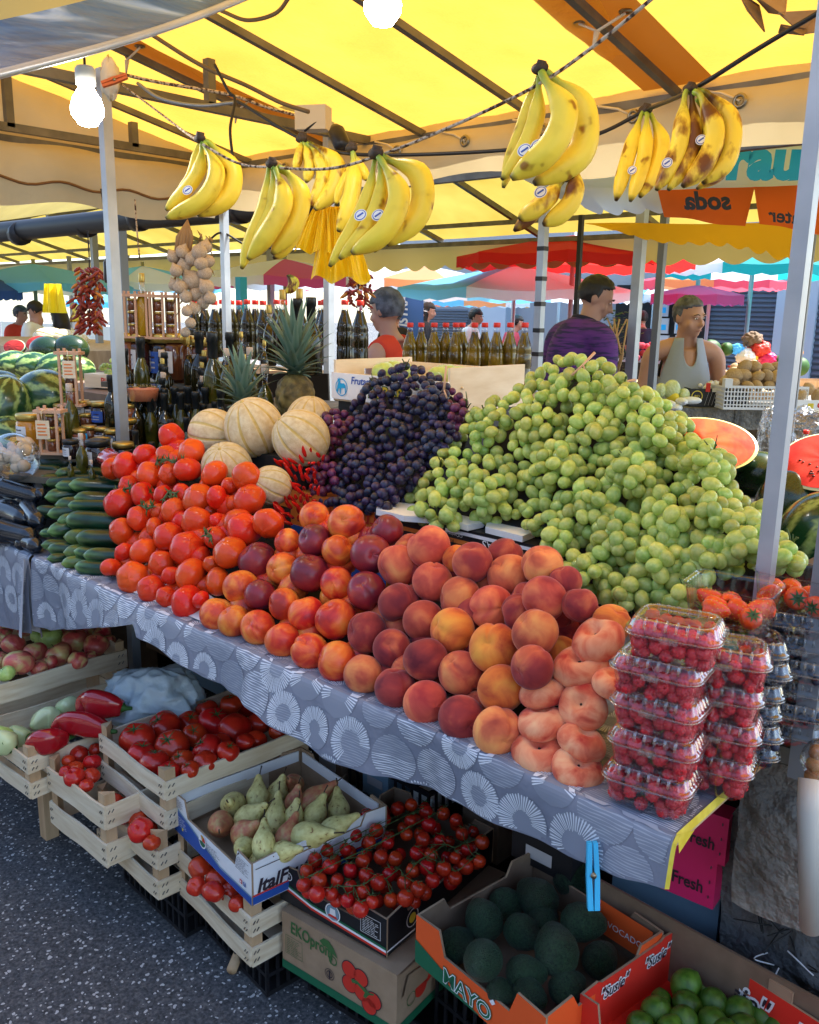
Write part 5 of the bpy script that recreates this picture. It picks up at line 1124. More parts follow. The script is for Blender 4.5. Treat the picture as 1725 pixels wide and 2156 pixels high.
BUN = [
 ('banana bunch hanging leftmost, three fat yellow fruits', 1.80, h1, (842, 582), 'banana', [([(838, 610), (805, 740), (735, 840)], 50, (.03, 0)), ([(850, 615), (838, 720), (775, 810), (698, 885)], 62, (.012, 0)), ([(868, 620), (912, 730), (850, 845), (700, 918)], 78, (0, -.02)), ([(895, 615), (975, 720), (955, 830), (830, 905)], 92, (.01, .01))], [(790, 800)]),
 ('banana bunch hanging second from left, greenish necks', 1.65, h1, (1145, 688), 'banana', [([(1130, 720), (1115, 860), (1060, 1000), (1018, 1132)], 64, (.02, 0)), ([(1150, 730), (1150, 860), (1110, 960), (1060, 1060)], 60, (.012, 0)), ([(1165, 725), (1195, 850), (1130, 980), (1045, 1092)], 86, (0, -.02)), ([(1215, 730), (1270, 830), (1235, 960), (1145, 1070)], 84, (.012, 0)), ([(1225, 760), (1255, 930), (1200, 1050), (1150, 1088)], 60, (.035, 0))], []),
 ('browned banana bunch hanging behind the metal junction box', 2.15, h1, (1272, 582), 'banana_spotted', [([(1268, 610), (1252, 680), (1240, 712)], 44, (0, 0)), ([(1285, 615), (1305, 690), (1290, 768)], 52, (.0, 0)), ([(1330, 640), (1362, 720), (1345, 800), (1308, 872)], 64, (-.01, 0)), ([(1370, 645), (1425, 710), (1395, 810), (1325, 882)], 76, (-.02, 0))], []),
 ('single looking banana pair hanging just behind the middle post', 2.05, h1, (1482, 622), 'banana', [([(1488, 650), (1490, 760), (1465, 880), (1425, 975)], 74, (0, 0)), ([(1510, 690), (1530, 720), (1545, 760)], 46, (.02, 0)), ([(1478, 700), (1430, 800), (1415, 860)], 40, (.03, 0))], []),
 ('big banana bunch right of the middle post, blue stickers', 1.45, h1, (1585, 645), 'banana', [([(1575, 690), (1550, 820), (1485, 960), (1388, 1122)], 66, (.02, 0)), ([(1600, 690), (1600, 830), (1530, 980), (1430, 1090)], 72, (.005, 0)), ([(1615, 690), (1680, 820), (1620, 970), (1482, 1066)], 96, (-.01, -.02)), ([(1640, 675), (1765, 740), (1765, 900), (1628, 1032)], 104, (.015, 0)), ([(1620, 800), (1640, 960), (1575, 1060)], 60, (.04, 0))], [(1518, 905), (1592, 905)]),
 ('largest banana bunch hanging on the rope, green crown', 1.25, h2, (550, 288), 'banana', [([(535, 340), (480, 520), (430, 660), (395, 790)], 66, (.03, 0)), ([(545, 340), (530, 500), (470, 650), (388, 755)], 78, (.01, 0)), ([(570, 335), (650, 470), (590, 630), (428, 752)], 118, (-.01, -.02)), ([(600, 325), (725, 450), (715, 650), (525, 772)], 122, (.01, .01))], [(485, 632), (540, 614)]),
 ('small ripe banana bunch tucked under the largest bunch', 1.40, h2, (660, 740), 'banana_spotted', [([(600, 790), (540, 880), (440, 972)], 66, (.02, 0)), ([(630, 780), (560, 860), (460, 922)], 80, (0, 0)), ([(700, 720), (690, 830), (640, 900), (562, 946)], 84, (.0, 0))], [(552, 808)]),
 ('narrow banana bunch tied under an eyelet, three fruits', 1.95, h2, (995, 462), 'banana', [([(975, 490), (925, 650), (870, 845)], 64, (.0, 0)), ([(1000, 500), (985, 680), (930, 848)], 64, (-.01, 0)), ([(1022, 495), (1062, 600), (1030, 720), (970, 830)], 72, (.0, 0))], [(938, 716)]),
 ('heavily brown spotted banana bunch hanging rightmost', 1.62, h2, (1182, 372), 'banana_spotted', [([(1160, 405), (1140, 600), (1095, 710), (1040, 800)], 78, (.0, 0)), ([(1190, 410), (1195, 600), (1150, 710), (1090, 800)], 74, (.0, 0)), ([(1230, 410), (1285, 560), (1240, 690), (1150, 785)], 92, (-.015, 0)), ([(1260, 400), (1350, 520), (1330, 680), (1235, 770)], 92, (.0, 0)), ([(1260, 500), (1320, 700), (1210, 795)], 60, (.04, 0))], [(1085, 685), (1228, 588)])]
for lab, t, hm, cr, mt, L_, st in BUN:
    c = atT(*hm([cr])[0], t); b = thing('banana_bunch', lab, 'bananas', tuple(c), 0, 'banana bunches hung from the lines')
    for pts, w, dt in L_: banana(hm(pts), w * .5, t, dt, mt, b, c, c)
    g = MB(); r = 11 * t / F * (1.25 if t < 1.5 else 1); g.ball((0, 0, 0), (r * 1.3, r * .9, r * .8), 12, 8, fn=lambda a, f: 1 + .2 * math.cos(5 * a)); g.tube([(0, 0, 0), (r * .3, 0, r * 1.1)], [r * .9, r * .75], 7); g.build('crown', 'banana_crown', b)
    for i, s in enumerate(st): sticker(b, c, *hm([s])[0], t - 46 * .5 * t / F * (1.15 if t < 1.5 else .95), .011, .6)
# ---------------------------------------------------------------- lines, cables, clothespin
def line(name, label, cat, pts, r, m, n=8, ang=False):
    P = bez([atT(*p) for p in pts], n); g = MB(); g.tube(P, r, 7); return tag(g.build(name, m, at=P[0]), label, cat)
line('rope', 'twisted brown and white rope sagging between the banana bunches', 'rope', [(240, 165, 2.62), (340, 240, 2.3), (410, 292, 1.84), (498, 342, 1.75), (572, 352, 1.67), (690, 355, 1.56), (795, 328, 1.47), (930, 275, 1.38), (1115, 188, 1.27), (1240, 105, 1.2), (1400, -25, 1.12)], .0026, 'rope')
line('cable', 'thin dark green line crossing behind the bananas to the upper right', 'cable', [(500, 212, 2.3), (640, 295, 2.2), (760, 325, 2.1), (1060, 316, 2.05), (1240, 288, 2.0), (1360, 232, 1.95), (1455, 190, 1.65), (1600, 100, 1.55), (1760, 5, 1.45)], .0045, 'cable')
line('cable', 'brown cable looping under the yellow roof at the left', 'cable', [(300, 60, 2.5), (420, 135, 2.5), (520, 180, 2.5), (590, 215, 2.5), (650, 235, 2.45)], .006, 'cable_brown')
line('cable', 'grey cable sagging below the tie beam', 'cable', [(290, 175, 2.55), (340, 208, 2.5), (420, 222, 2.5), (495, 215, 2.5)], .005, 'steel_grey')
line('cable', 'short brown cable curling at the top edge', 'cable', [(465, 22, 2.3), (520, 42, 2.25), (580, 28, 2.2), (612, -10, 2.1)], .005, 'cable_brown')
line('cable', 'black cable dangling from the cable knot by the leftmost bananas', 'cable', [(452, 135, 2.4), (480, 190, 2.4), (495, 210, 2.4), (485, 270, 2.38), (490, 330, 2.37)], .004, 'cable')
line('rope', 'black and white braided cord along the tie beam', 'rope', [(235, 150, 2.6), (330, 172, 2.62), (480, 198, 2.68), (560, 225, 2.75), (635, 245, 2.8)], .005, 'rope')
line('cord', 'knotted thin cord hanging right of the left grey post', 'cord', [(284, 420, 3.2), (288, 480, 3.2), (294, 545, 3.2)], .003, 'rope')
line('cable', 'black cable crossing behind the garlic braid', 'cable', [(440, 505, 4.2), (470, 490, 4.2), (530, 520, 4.2), (620, 520, 4.2), (690, 515, 4.3)], .005, 'cable')
# lamp sockets and lit bulbs
def lamp(x, y, r, t, label, drop):
    c = atT(x, y, t); R_ = r * t / F; b = thing('light_bulb', label, 'lamp', tuple(c)); g = MB(); g.lathe([(0, -R_), (R_ * .55, -R_ * .85), (R_ * .95, -R_ * .3), (R_, .1 * R_), (R_ * .85, R_ * .65), (R_ * .5, R_ * 1.2), (R_ * .45, R_ * 1.4)], 24); g.build('glass', 'bulb', b)
    g = MB(); g.lathe([(R_ * .46, R_ * 1.38), (R_ * .6, R_ * 1.45), (R_ * .62, R_ * 2.3), (R_ * .5, R_ * 2.5), (0, R_ * 2.6)], 20); g.build('socket', 'socket', b); g = MB(); g.tube([(0, 0, R_ * 2.5), (0, 0, drop)], .003, 6); g.build('wire', 'cable', b)
lamp(184, 232, 34, 1.9, 'lit white bulb in a grey socket beside the left post', .42); lamp(806, 14, 40, 1.6, 'lit bulb glowing at the top centre of the picture', .4)
# rag, clothespins, junction box
pc = atT(232, 165, 2.55); g = MB(); g.ball((0, 0, 0), (.028, .026, .055), 24, 18, fn=lambda t, f: 1 + .25 * noise.noise(Vector((math.cos(t) * 2, math.sin(t) * 2, f * 2.2)))); tag(g.build('rag', 'rag', loc=pc), 'off white rag knotted round the head of the left post', 'rag')
def peg(label, c, X, m, L_=.075):
    b = thing('clothespin', label, 'clothespin', tuple(c)); b.rotation_euler = X.to_euler()
    for s in (-1, 1):
        g = MB(); g.poly([(s * .0006, 0), (s * .0085, 0), (s * .0095, L_ * .5), (s * .0075, L_), (s * .0006, L_), (s * .002, L_ * .5)], .010, X=Matrix.Translation((0, 0, -.005))); g.build('arm', m, b)
    g = MB(); g.tube([(0, L_ * .52, -.007), (0, L_ * .52, .007)], .0045, 10); g.build('spring', 'ring', b)
peg('orange clothespin clipped on the rag of the left post', atT(215, 178, 2.5), frame((0, 0, 0), CM @ Vector((-.35, 1, 0)), CM @ Vector((1, .35, 0))).to_3x3(), 'peg_orange')
pb_ = cl(atY(1243, 1770, TY).x, -.035); pb_.y -= .016
peg('bright blue clothespin gripping the lower hem of the tablecloth', atY(1250, 1915, pb_.y - .01), frame((0, 0, 0), CM @ Vector((1, .02, 0)), CM @ Vector((-.05, 1, 0))).to_3x3(), 'peg_blue', .098)
jb = thing('junction_box', 'grimy metal junction box strapped to the middle post', 'junction box', tuple(atT(660, 250, 2.75))); g = MB(); g.box((-.05, -.03, -.035), (.05, .03, .035), X=Matrix.Rotation(.5, 4, 'Z')); g.build('casing', 'rag', jb)
g = MB(); g.tube([(.02, .0, .035), (-.02, .03, .045), (-.05, .0, -.01), (0, -.035, -.04), (.05, 0, 0)], .004, 6); g.build('strap', 'cable', jb)
bl = thing('black_socket', 'empty black lamp socket hanging beside the junction box', 'lamp socket', tuple(atT(714, 290, 2.6))); g = MB(); g.tube([(-.02, 0, .035), (-.012, 0, .02), (.012, 0, -.02), (.018, 0, -.033)], [.012, .025, .025, .02], 14); g.build('body', 'plastic_black', bl); 
# black cable socket hanging near the left shelf
bs = thing('black_socket', 'slim black lamp socket hanging on a cable at the far left', 'lamp socket', tuple(atT(228, 570, 3.4))); g = MB(); g.tube([(0, 0, .05), (0, 0, .03), (0, 0, -.03), (0, 0, -.045)], [.006, .017, .019, .014], 12); g.tube([(0, 0, .05), (0, 0, .22), (-.02, 0, .3)], .004, 6); g.build('body', 'plastic_black', bs)
# yellow plastic bags bunched behind the middle post
by = thing('yellow_bag', 'bright yellow plastic bags hanging in folds behind the middle post', 'plastic bag', tuple(atT(718, 520, 2.75)))
def yb(u, v):
    w = .02 + .075 * v ** .7; a = -.02 * (1 - v); x = (u - .5) * 2 * w + a; fold = .022 * math.sin(u * 19 + v * 3) * (.3 + v) + .01 * math.sin(u * 41)
    return tuple((_r * x + _f * fold + Vector((0, 0, .12 - .22 * v + .012 * math.sin(u * 13) * v))))
g = MB(); g.grid(yb, 60, 20); g.grid(lambda u, v: tuple(Vector(yb(u * .8, v * .62)) + _r * (-.035 - .03 * v) + _f * -.02), 40, 14); g.build('folds', 'bag_yellow', by)
# garlic braid
gb_ = thing('garlic_braid', 'braid of dried garlic bulbs hanging behind the left shelf', 'garlic', tuple(atT(385, 470, 3.15)))
g = MB()
g.ball((0, 0, 0), (1, 1, .92), 20, 14, fn=lambda t, f: (1 + .07 * abs(math.cos(4 * t))) * (1 + .5 * math.exp(-((math.pi - f) / .22) ** 2))); GAR = g.mesh('garlic_bulb', ['garlic'])
for i, (x, y, r) in enumerate([(395, 590, 22), (430, 575, 16), (420, 555, 15), (372, 560, 16), (362, 605, 16), (435, 605, 17), (405, 620, 16), (378, 625, 14), (415, 530, 17), (432, 520, 15), (395, 545, 16), (350, 570, 14), (342, 540, 14), (368, 530, 15), (445, 628, 14), (425, 638, 14), (400, 650, 14), (380, 655, 12), (345, 600, 13), (440, 550, 14), (390, 680, 12), (375, 700, 11)]):
    p = atT(405 + (x - 395) * .75, y, 3.15 - .02 * (i % 3)) - gb_.location; link('garlic_bulb', GAR, gb_, p, aim((rnd.uniform(-.6, .6), rnd.uniform(-.6, .2), 1)), r * 2.9 / F)
g = MB()
for i in range(90):
    x, y = rnd.uniform(368, 442), rnd.uniform(482, 650); p = atT(x, y, 3.17) - gb_.location; a = rnd.uniform(0, 6.28); d = Vector((math.cos(a) * .5, math.sin(a) * .3, -.6)) * rnd.uniform(.03, .06); g.tube([p, p + d * .5 + Vector((.004, 0, 0)), p + d], [.002, .007, .001], 5, flat=.3)
for k in range(5): x = 375 + k * 7; g.tube([atT(395, 462, 3.15) - gb_.location, atT(x, 500, 3.15) - gb_.location, atT(x - 8, 560, 3.17) - gb_.location], [.002, .009, .007], 6)
g.build('dry_leaves', 'garlic_leaf', gb_)
# chilli string far left, small strings further back
def cstring(x, y0, y1, w, t, label, n, seed):
    q = random.Random(seed); b = thing('chilli_string', label, 'chilli string', tuple(atT(x, y0, t)))
    for k, (m_, cnt) in enumerate((('dried_chilli', n), ('pepper_orange', n // 5))):
        g = MB()
        for i in range(cnt):
            yy = q.uniform(y0 + 15, y1); ww = w * (.5 + .5 * math.sin((yy - y0) / (y1 - y0) * 3.0)); p = atT(x + q.uniform(-ww, ww), yy, t + q.uniform(-.04, .04)) - b.location; a = q.uniform(0, 6.28); d = Vector((math.cos(a), math.sin(a), -.7)) * q.uniform(.025, .045)
            g.tube([p, p + d * .4, p + d * .8, p + d], [.004, .008, .006, .001], 6)
        g.build('chillies' if k == 0 else 'orange_peppers', m_, b)
    g = MB(); g.tube([(0, 0, .12), (0, 0, 0), tuple(atT(x, y1, t) - b.location)], .003, 5); g.build('string', 'cable', b)
cstring(188, 545, 695, 30, 3.9, 'long string of dried red and orange chillies at the far left', 150, 1)
cstring(755, 560, 640, 26, 4.4, 'short string of red chillies beside the woman', 60, 2)
# paper and cardboard stuck up at the upper right corner
g = MB(); a = atT(1580, 0, 1.9)
for (pts, m_) in (([(1580, -20), (1660, -20), (1655, 30), (1620, 25)], 0), ([(1555, -20), (1600, 10), (1612, 66), (1575, 20)], 1), ([(1645, 50), (1700, 60), (1695, 72), (1640, 66)], 1), ([(1640, 25), (1725, 20), (1760, 60), (1690, 70)], 0)):
    P = [atT(x, y, 1.9 + .05 * i % .1) for i, (x, y) in enumerate(pts)]; n_ = (P[1] - P[0]).cross(P[2] - P[0]).normalized() * .003; g.add(P + [p + n_ for p in P], [(0, 1, 2, 3), (7, 6, 5, 4)] + [(i, (i + 1) % 4, 4 + (i + 1) % 4, 4 + i) for i in range(4)], m_, False)
tag(g.build('cardboard_scraps', ['cardboard', 'cardboard_dark'], at=a), 'torn cardboard scraps tucked under the roof at the upper right', 'cardboard')
"""far small hanging bags at left"""
g = MB(); b0 = atT(112, 628, 5.6); g.grid(lambda u, v: tuple(b0 + _r * ((u - .5) * (.10 + .05 * v)) + _f * .02 * math.sin(u * 14) + Vector((0, 0, .09 - .18 * v))), 24, 8); tag(g.build('yellow_bag', 'bag_yellow', at=b0), 'small yellow plastic bag hanging at the far left', 'plastic bag')
"""small far banana hands behind the oil bottles"""
for k, (x, y, t) in enumerate([(604, 590, 5.0), (150, 650, 5.6)]):
    c = atT(x, y - 12, t); b = thing('banana_bunch', ('small spotted banana bunch far behind the gold capped bottles', 'small banana bunch on the far left stand')[k], 'bananas', tuple(c))
    for j in range(3): banana([(x + 2 + j * 5, y - 8), (x + 9 + j * 6, y + 8), (x - 2 + j * 4, y + 28)], 13, t, (0, 0), 'banana_spotted', b, c, c)
# ---------------------------------------------------------------- wooden crates under the table
def crate(label, o, rot, w, d, h, lift=.028, rows=2, group='wooden crates of produce on the ground', post=.03):
    b = thing('wooden_crate', label, 'crate', tuple(o), rot, group)
    for (x, y, sx, sy) in ((0, 0, 1, 1), (w, 0, -1, 1), (0, d, 1, -1), (w, d, -1, -1)):
        g = MB(); e = .006; P = [(x + sx * e, y + sy * e), (x + sx * (e + post), y + sy * e), (x + sx * e, y + sy * (e + post))]
        if sx * sy < 0: P.reverse()
        g.poly(P, h + lift); g.build('corner_post', 'wood_post', b)
    sh = h / rows * .74
    for k in range(rows):
        z0 = .004 + k * (h - sh - .004) / max(1, rows - 1) if rows > 1 else .01
        for nm, a, c in (('front', (0, -.001), (w, .005)), ('back', (0, d - .005), (w, d + .001)), ('left', (-.001, .005), (.005, d - .005)), ('right', (w - .005, .005), (w + .001, d - .005))):
            g = MB(); N = 8; horiz = nm in ('front', 'back')
            for i in range(N):
                f0, f1 = i / N, (i + 1) / N; b0 = .0025 * math.sin(f0 * 9 + k + w * 30); b1 = .0025 * math.sin(f1 * 9 + k + w * 30)
                if horiz: x0, x1 = a[0] + (c[0] - a[0]) * f0, a[0] + (c[0] - a[0]) * f1; v = [(x0, a[1], z0 + b0), (x1, a[1], z0 + b1), (x1, c[1], z0 + b1), (x0, c[1], z0 + b0), (x0, a[1], z0 + sh + b0), (x1, a[1], z0 + sh + b1), (x1, c[1], z0 + sh + b1), (x0, c[1], z0 + sh + b0)]
                else: y0, y1 = a[1] + (c[1] - a[1]) * f0, a[1] + (c[1] - a[1]) * f1; v = [(a[0], y0, z0 + b0), (c[0], y0, z0 + b0), (c[0], y1, z0 + b1), (a[0], y1, z0 + b1), (a[0], y0, z0 + sh + b0), (c[0], y0, z0 + sh + b0), (c[0], y1, z0 + sh + b1), (a[0], y1, z0 + sh + b1)]
                fs = [(0, 3, 2, 1), (4, 5, 6, 7)] + ([(0, 1, 5, 4), (2, 3, 7, 6)] if horiz else [(1, 2, 6, 5), (3, 0, 4, 7)])
                if i == 0: fs.append((3, 0, 4, 7) if horiz else (0, 1, 5, 4))
                if i == N - 1: fs.append((1, 2, 6, 5) if horiz else (2, 3, 7, 6))
                g.add(v, fs, 0, False)
            for f in (.03, .97, .055, .945):
                for zz in (z0 + sh * .3, z0 + sh * .72):
                    if horiz: X_ = w * f; yy = a[1] - .0012 if nm == 'front' else c[1] + .0012; g.bar((X_ - .003, yy, zz - .004), (X_ + .003, yy, zz + .004), .0016, .0016, 1)
                    else: Y_ = d * f; xx = a[0] - .0012 if nm == 'left' else c[0] + .0012; g.bar((xx, Y_ - .003, zz - .004), (xx, Y_ + .003, zz + .004), .0016, .0016, 1)
            g.build('slat', ['wood_crate', 'staple'], b)
    g = MB()
    for i in range(5): y = .01 + i * (d - .06) / 4; g.box((.006, y, .0), (w - .006, y + .045, .0035))
    g.build('floor_slats', 'wood_crate', b); return b
c4 = lambda x, y: (.4 * x, 1242 + .4 * y); c5 = lambda x, y: (345 + .4 * x, 1518 + .4 * y); c6 = lambda x, y: (862.5 + .5 * x, 1621.5 + .5 * y)
def P0(x, y, z): p = atZ(x, y, z); return p
# upper tomato crate
a = P0(208, 1544, .45); crate('upper wooden crate of large red tomatoes, on top of the crate stack', (a.x, a.y, .315), R(-3), .355, .46, .135)
a = P0(200, 1686, .27); w2_ = (P0(332, 1794, .27) - a).length; B0 = (a.x, a.y, .13); crate('wooden crate of tomatoes beneath the upper tomato crate', B0, R(-2), w2_, .44, .14, .046)
a = P0(98, 1610, .37); crate('wooden crate of small plum tomatoes left of the stack', (a.x, a.y, .19), R(1), .30, .42, .175)
a = P0(52, 1601, .40); crate('wooden crate of pale and red peppers at the left edge', (a.x - .40, a.y - .0, .275), R(1), .40, .42, .125)
a = P0(262, 1362, .50); crate('wooden crate of red and yellow apples below the left cloth flap', (a.x - .45, a.y - .52, .33), R(-1), .45, .53, .165)
a = P0(369, 1782, .25); w2_ = (P0(529, 1934, .25) - a).length; crate('wooden crate of tomatoes under the pear carton', (a.x, a.y, .118), R(-6), w2_, .37, .132, .044)
g = MB(); p = P0(105, 1760, 0); g.box((p.x - .02, p.y - .02, 0), (p.x + .02, p.y + .02, .27)); tag(g.build('wooden_prop', 'wood_post', at=(p.x, p.y, 0)), 'single wooden leg propping the pepper crate', 'stand')
# black plastic crates under everything
def bcrate(label, o, rot, w, d, h):
    b = thing('plastic_crate', label, 'crate', tuple(o), rot, 'black plastic crates on the ground'); g = MB(); t = .006
    for (ax, L2, fix) in (('x', w, 0), ('x', w, d - t), ('y', d, 0), ('y', d, w - t)):
        n = int(L2 / .03)
        for i in range(n + 1):
            q = i * (L2 - .008) / n
            if ax == 'x': g.box((q, fix + .001, .012), (q + .008, fix + t - .001, h - .015))
            else: g.box((fix + .001, q, .012), (fix + t - .001, q + .008, h - .015))
        for z0, z1 in ((0, .012), (h * .45, h * .45 + .01), (h - .015, h)):
            if ax == 'x': g.box((0, fix, z0), (L2, fix + t, z1))
            else: g.box((fix, t, z0), (fix + t, L2 - t, z1))
    g.build('lattice_walls', 'plastic_black', b); g = MB(); g.box((t, t, .002), (w - t, d - t, .008)); g.build('floor_panel', 'plastic_black', b); return b
bcrate('black plastic crate under the middle tomato stack', (B0[0] + .02, B0[1] + .06, 0), R(-2), .33, .43, .128)
bcrate('black plastic crate under the pear and tomato crates', (a.x + .02, a.y + .05, 0), R(-6), .33, .36, .115)
a = P0(600, 1905, .25); bcrate('black plastic crate below the tomato print carton', (a.x + .02, a.y + .05, 0), R(5), .46, .46, .095)
a = P0(880, 1980, .3); bcrate('black plastic crate under the avocado carton', (a.x, a.y + .06, 0), R(-6), .42, .42, .26)
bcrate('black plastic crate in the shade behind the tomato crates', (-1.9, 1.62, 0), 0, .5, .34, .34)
g = MB(); p = P0(488, 2045, .01); q_ = P0(470, 2010, .02); g.tube([(p.x, p.y, .013), (p.x - .12, p.y + .16, .016)], [.013, .012], 12); tag(g.build('round_stick', 'wood_post', at=(p.x, p.y, .013)), 'sawn round stick poking out from beneath the crates', 'stick')
# tomatoes in the crates
def heapz(L, mp, z, meshes, kids, name, cat, group, look, rows, sc=.4, flat=1, push=None, zjit=0, relax_=True, m2=None):
    I = []
    for it in L:
        x, y = mp(it[0], it[1]); zz = z + (it[3] if len(it) > 3 else 0); d = ray(x, y); I.append([x, y, it[2] * sc, (zz - CAMH) / d.z])
    if relax_: relax(I, 60, .05)
    out = []
    for i, (x, y, r, t) in enumerate(I):
        ax = Vector((rnd.uniform(-.5, .5), rnd.uniform(-.7, .2), 1 if i % 4 else -.8))
        o = put(name, meshes[i % len(meshes)], atT(x, y, t), r * t / F * 1.02, ax, rnd.uniform(0, 6), cat, group, kids=kids(i) if kids else ()); o['look'] = look; out.append(o)
    rowlabels(out, '{look}, {row} row from the back, {n} from left', rows); return out
ck = lambda i: [('calyx', CALX[i % 4])]
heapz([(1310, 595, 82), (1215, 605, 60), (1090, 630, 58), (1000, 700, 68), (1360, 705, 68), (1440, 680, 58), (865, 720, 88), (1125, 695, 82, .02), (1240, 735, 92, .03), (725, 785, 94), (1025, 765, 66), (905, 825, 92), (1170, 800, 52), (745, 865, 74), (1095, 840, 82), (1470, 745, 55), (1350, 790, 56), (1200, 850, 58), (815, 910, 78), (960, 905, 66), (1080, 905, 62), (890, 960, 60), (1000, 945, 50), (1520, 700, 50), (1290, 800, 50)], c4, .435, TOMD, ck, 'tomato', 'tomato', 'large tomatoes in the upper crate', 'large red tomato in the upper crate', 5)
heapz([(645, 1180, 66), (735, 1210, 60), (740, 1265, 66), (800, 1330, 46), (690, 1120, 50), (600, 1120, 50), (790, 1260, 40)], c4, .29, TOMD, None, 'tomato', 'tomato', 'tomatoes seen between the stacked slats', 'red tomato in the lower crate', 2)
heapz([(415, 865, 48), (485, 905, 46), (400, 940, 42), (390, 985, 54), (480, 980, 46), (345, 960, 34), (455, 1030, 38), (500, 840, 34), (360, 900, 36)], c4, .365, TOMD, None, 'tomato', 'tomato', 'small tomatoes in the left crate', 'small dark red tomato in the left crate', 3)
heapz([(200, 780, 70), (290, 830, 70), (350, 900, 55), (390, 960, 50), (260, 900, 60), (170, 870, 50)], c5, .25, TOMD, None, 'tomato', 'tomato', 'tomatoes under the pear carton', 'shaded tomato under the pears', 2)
# apples
APM = mset(lambda i: m_tomato(i + 30, 5), 2, 'apple')
APM2 = mset(lambda i: m_tomato(i + 40, 5), 2, 'apple_green')
sk = MB(); sk.tube([(0, 0, .62), (.02, 0, .78), (.06, 0, .92)], [.03, .025, .03], 6); SK = sk.mesh('stem', ['banana_crown'])
heapz([(25, 200, 48), (10, 80, 40), (45, 130, 46), (130, 190, 66), (70, 285, 60, .02), (15, 245, 45), (270, 250, 60), (185, 325, 60), (98, 385, 76, .03), (310, 340, 70, .02), (395, 265, 70), (505, 290, 64), (0, 370, 50), (35, 440, 45), (205, 410, 45), (260, 385, 45), (410, 370, 50), (455, 215, 50), (540, 230, 45), (350, 215, 50), (205, 245, 45), (570, 270, 40), (190, 130, 50), (470, 360, 45)], c4, .49, APM + APM + APM + APM2[:1], lambda i: [('stem', SK)], 'apple', 'apple', 'apples in the left crate', 'red and yellow apple in the left crate', 5)
# peppers and plastic bag
def pepper(pts, rs, z, m_, label, lob=(3, .14)):
    P = [atZ(*c4(x, y), z + dz) for x, y, dz in pts]; P = bez(P, 5); k = len(P) - 1; rad = []
    for i in range(len(P)): f = i / k * (len(rs) - 1); j = min(int(f), len(rs) - 2); rad.append(rs[j] + (rs[j + 1] - rs[j]) * (f - j))
    b = thing('pepper', label, 'pepper', tuple(P[0]), 0, 'peppers in the left crate'); g = MB(); g.tube([p - P[0] for p in P], rad, 18, lobes=lob); g.build('flesh', m_, b)
    g = MB(); d = (P[0] - P[2]).normalized(); g.tube([-d * .004, d * .010, d * .028 + Vector((0, 0, .006))], [rs[0] * .9, .007, .005], 9); g.build('stalk', 'leaf', b)
pepper([(350, 780, .02), (260, 790, .03), (190, 810, .02), (185, 850, 0)], [.018, .034, .036, .026, .006], .40, 'pepper_red', 'curled red pepper leaning on the crate corner')
pepper([(570, 740, .03), (450, 700, .04), (330, 700, .03), (270, 730, .02)], [.02, .034, .034, .022, .006], .42, 'pepper_red', 'long dark red pepper across the middle of the pepper crate')
pepper([(645, 620, .05), (560, 600, .06), (460, 600, .05), (420, 650, .03)], [.022, .036, .044, .03, .014], .43, 'pepper_red', 'fat red pepper beside the white plastic bag')
pepper([(320, 680, .0), (240, 670, .01), (170, 720, 0)], [.02, .036, .03, .01], .40, 'pepper_pale', 'pale green pepper in front of the fat red one')
pepper([(400, 610, .0), (350, 620, .01), (330, 650, 0)], [.02, .034, .03, .01], .41, 'pepper_pale', 'mint green pepper left of the fat red one')
pepper([(70, 840, .0), (20, 800, .02), (-50, 810, 0)], [.02, .038, .034, .01], .39, 'pepper_pale', 'cream pepper at the left picture edge')
pepper([(150, 780, .0), (60, 770, .0), (0, 850, 0)], [.02, .034, .03, .01], .37, 'pepper_pale', 'cream pepper under the curled red one')
pepper([(20, 790, .02), (10, 760, .02), (-60, 760, 0)], [.014, .026, .024, .01], .40, 'apple_green', 'small green pepper at the left picture edge')
for k, (x, y, z_, m_) in enumerate([(600, 510, .44, 'apple_green'), (640, 530, .44, 'peach_gold'), (660, 500, .45, 'pepper_pale'), (590, 560, .42, 'pepper_pale')]): pepper([(x, y, .03), (x + 15, y + 15, .03), (x + 25, y + 40, .01)], [.02, .03, .026, .01], z_, m_, 'small %s pepper spilling from the plastic bag, %s from left' % (('green', 'orange', 'pale', 'cream')[k], ('second', 'third', 'rightmost', 'leftmost')[k]))
bc_ = atZ(*c4(830, 570), .45); g = MB()
def bagf(t, f):
    v = Vector((math.cos(t) * math.sin(f), math.sin(t) * math.sin(f), math.cos(f))); return 1 + .25 * noise.noise(v * 1.7) - .30 * abs(noise.noise(v * 2.6)) - .05 * abs(noise.noise(v * 7))
g.ball((0, 0, 0), (.16, .12, .10), 90, 60, X=Matrix.Rotation(R(48), 4, 'Z'), fn=bagf)
for k in range(9):
    a = atZ(*c4(660 + k * 3, 540), .46) - bc_; e = atZ(*c4(rnd.uniform(590, 680), rnd.uniform(420, 660)), .46) - bc_; m1 = a.lerp(e, .5) + Vector((0, 0, rnd.uniform(0, .03))); g.tube([a + Vector((.04, .03, 0)), a, m1, e], [.012, .016, .012, .003], 7, flat=.35)
tag(g.build('plastic_bag', 'bag_white', loc=bc_), 'thin white plastic bag full of peppers on the pepper crate', 'plastic bag')

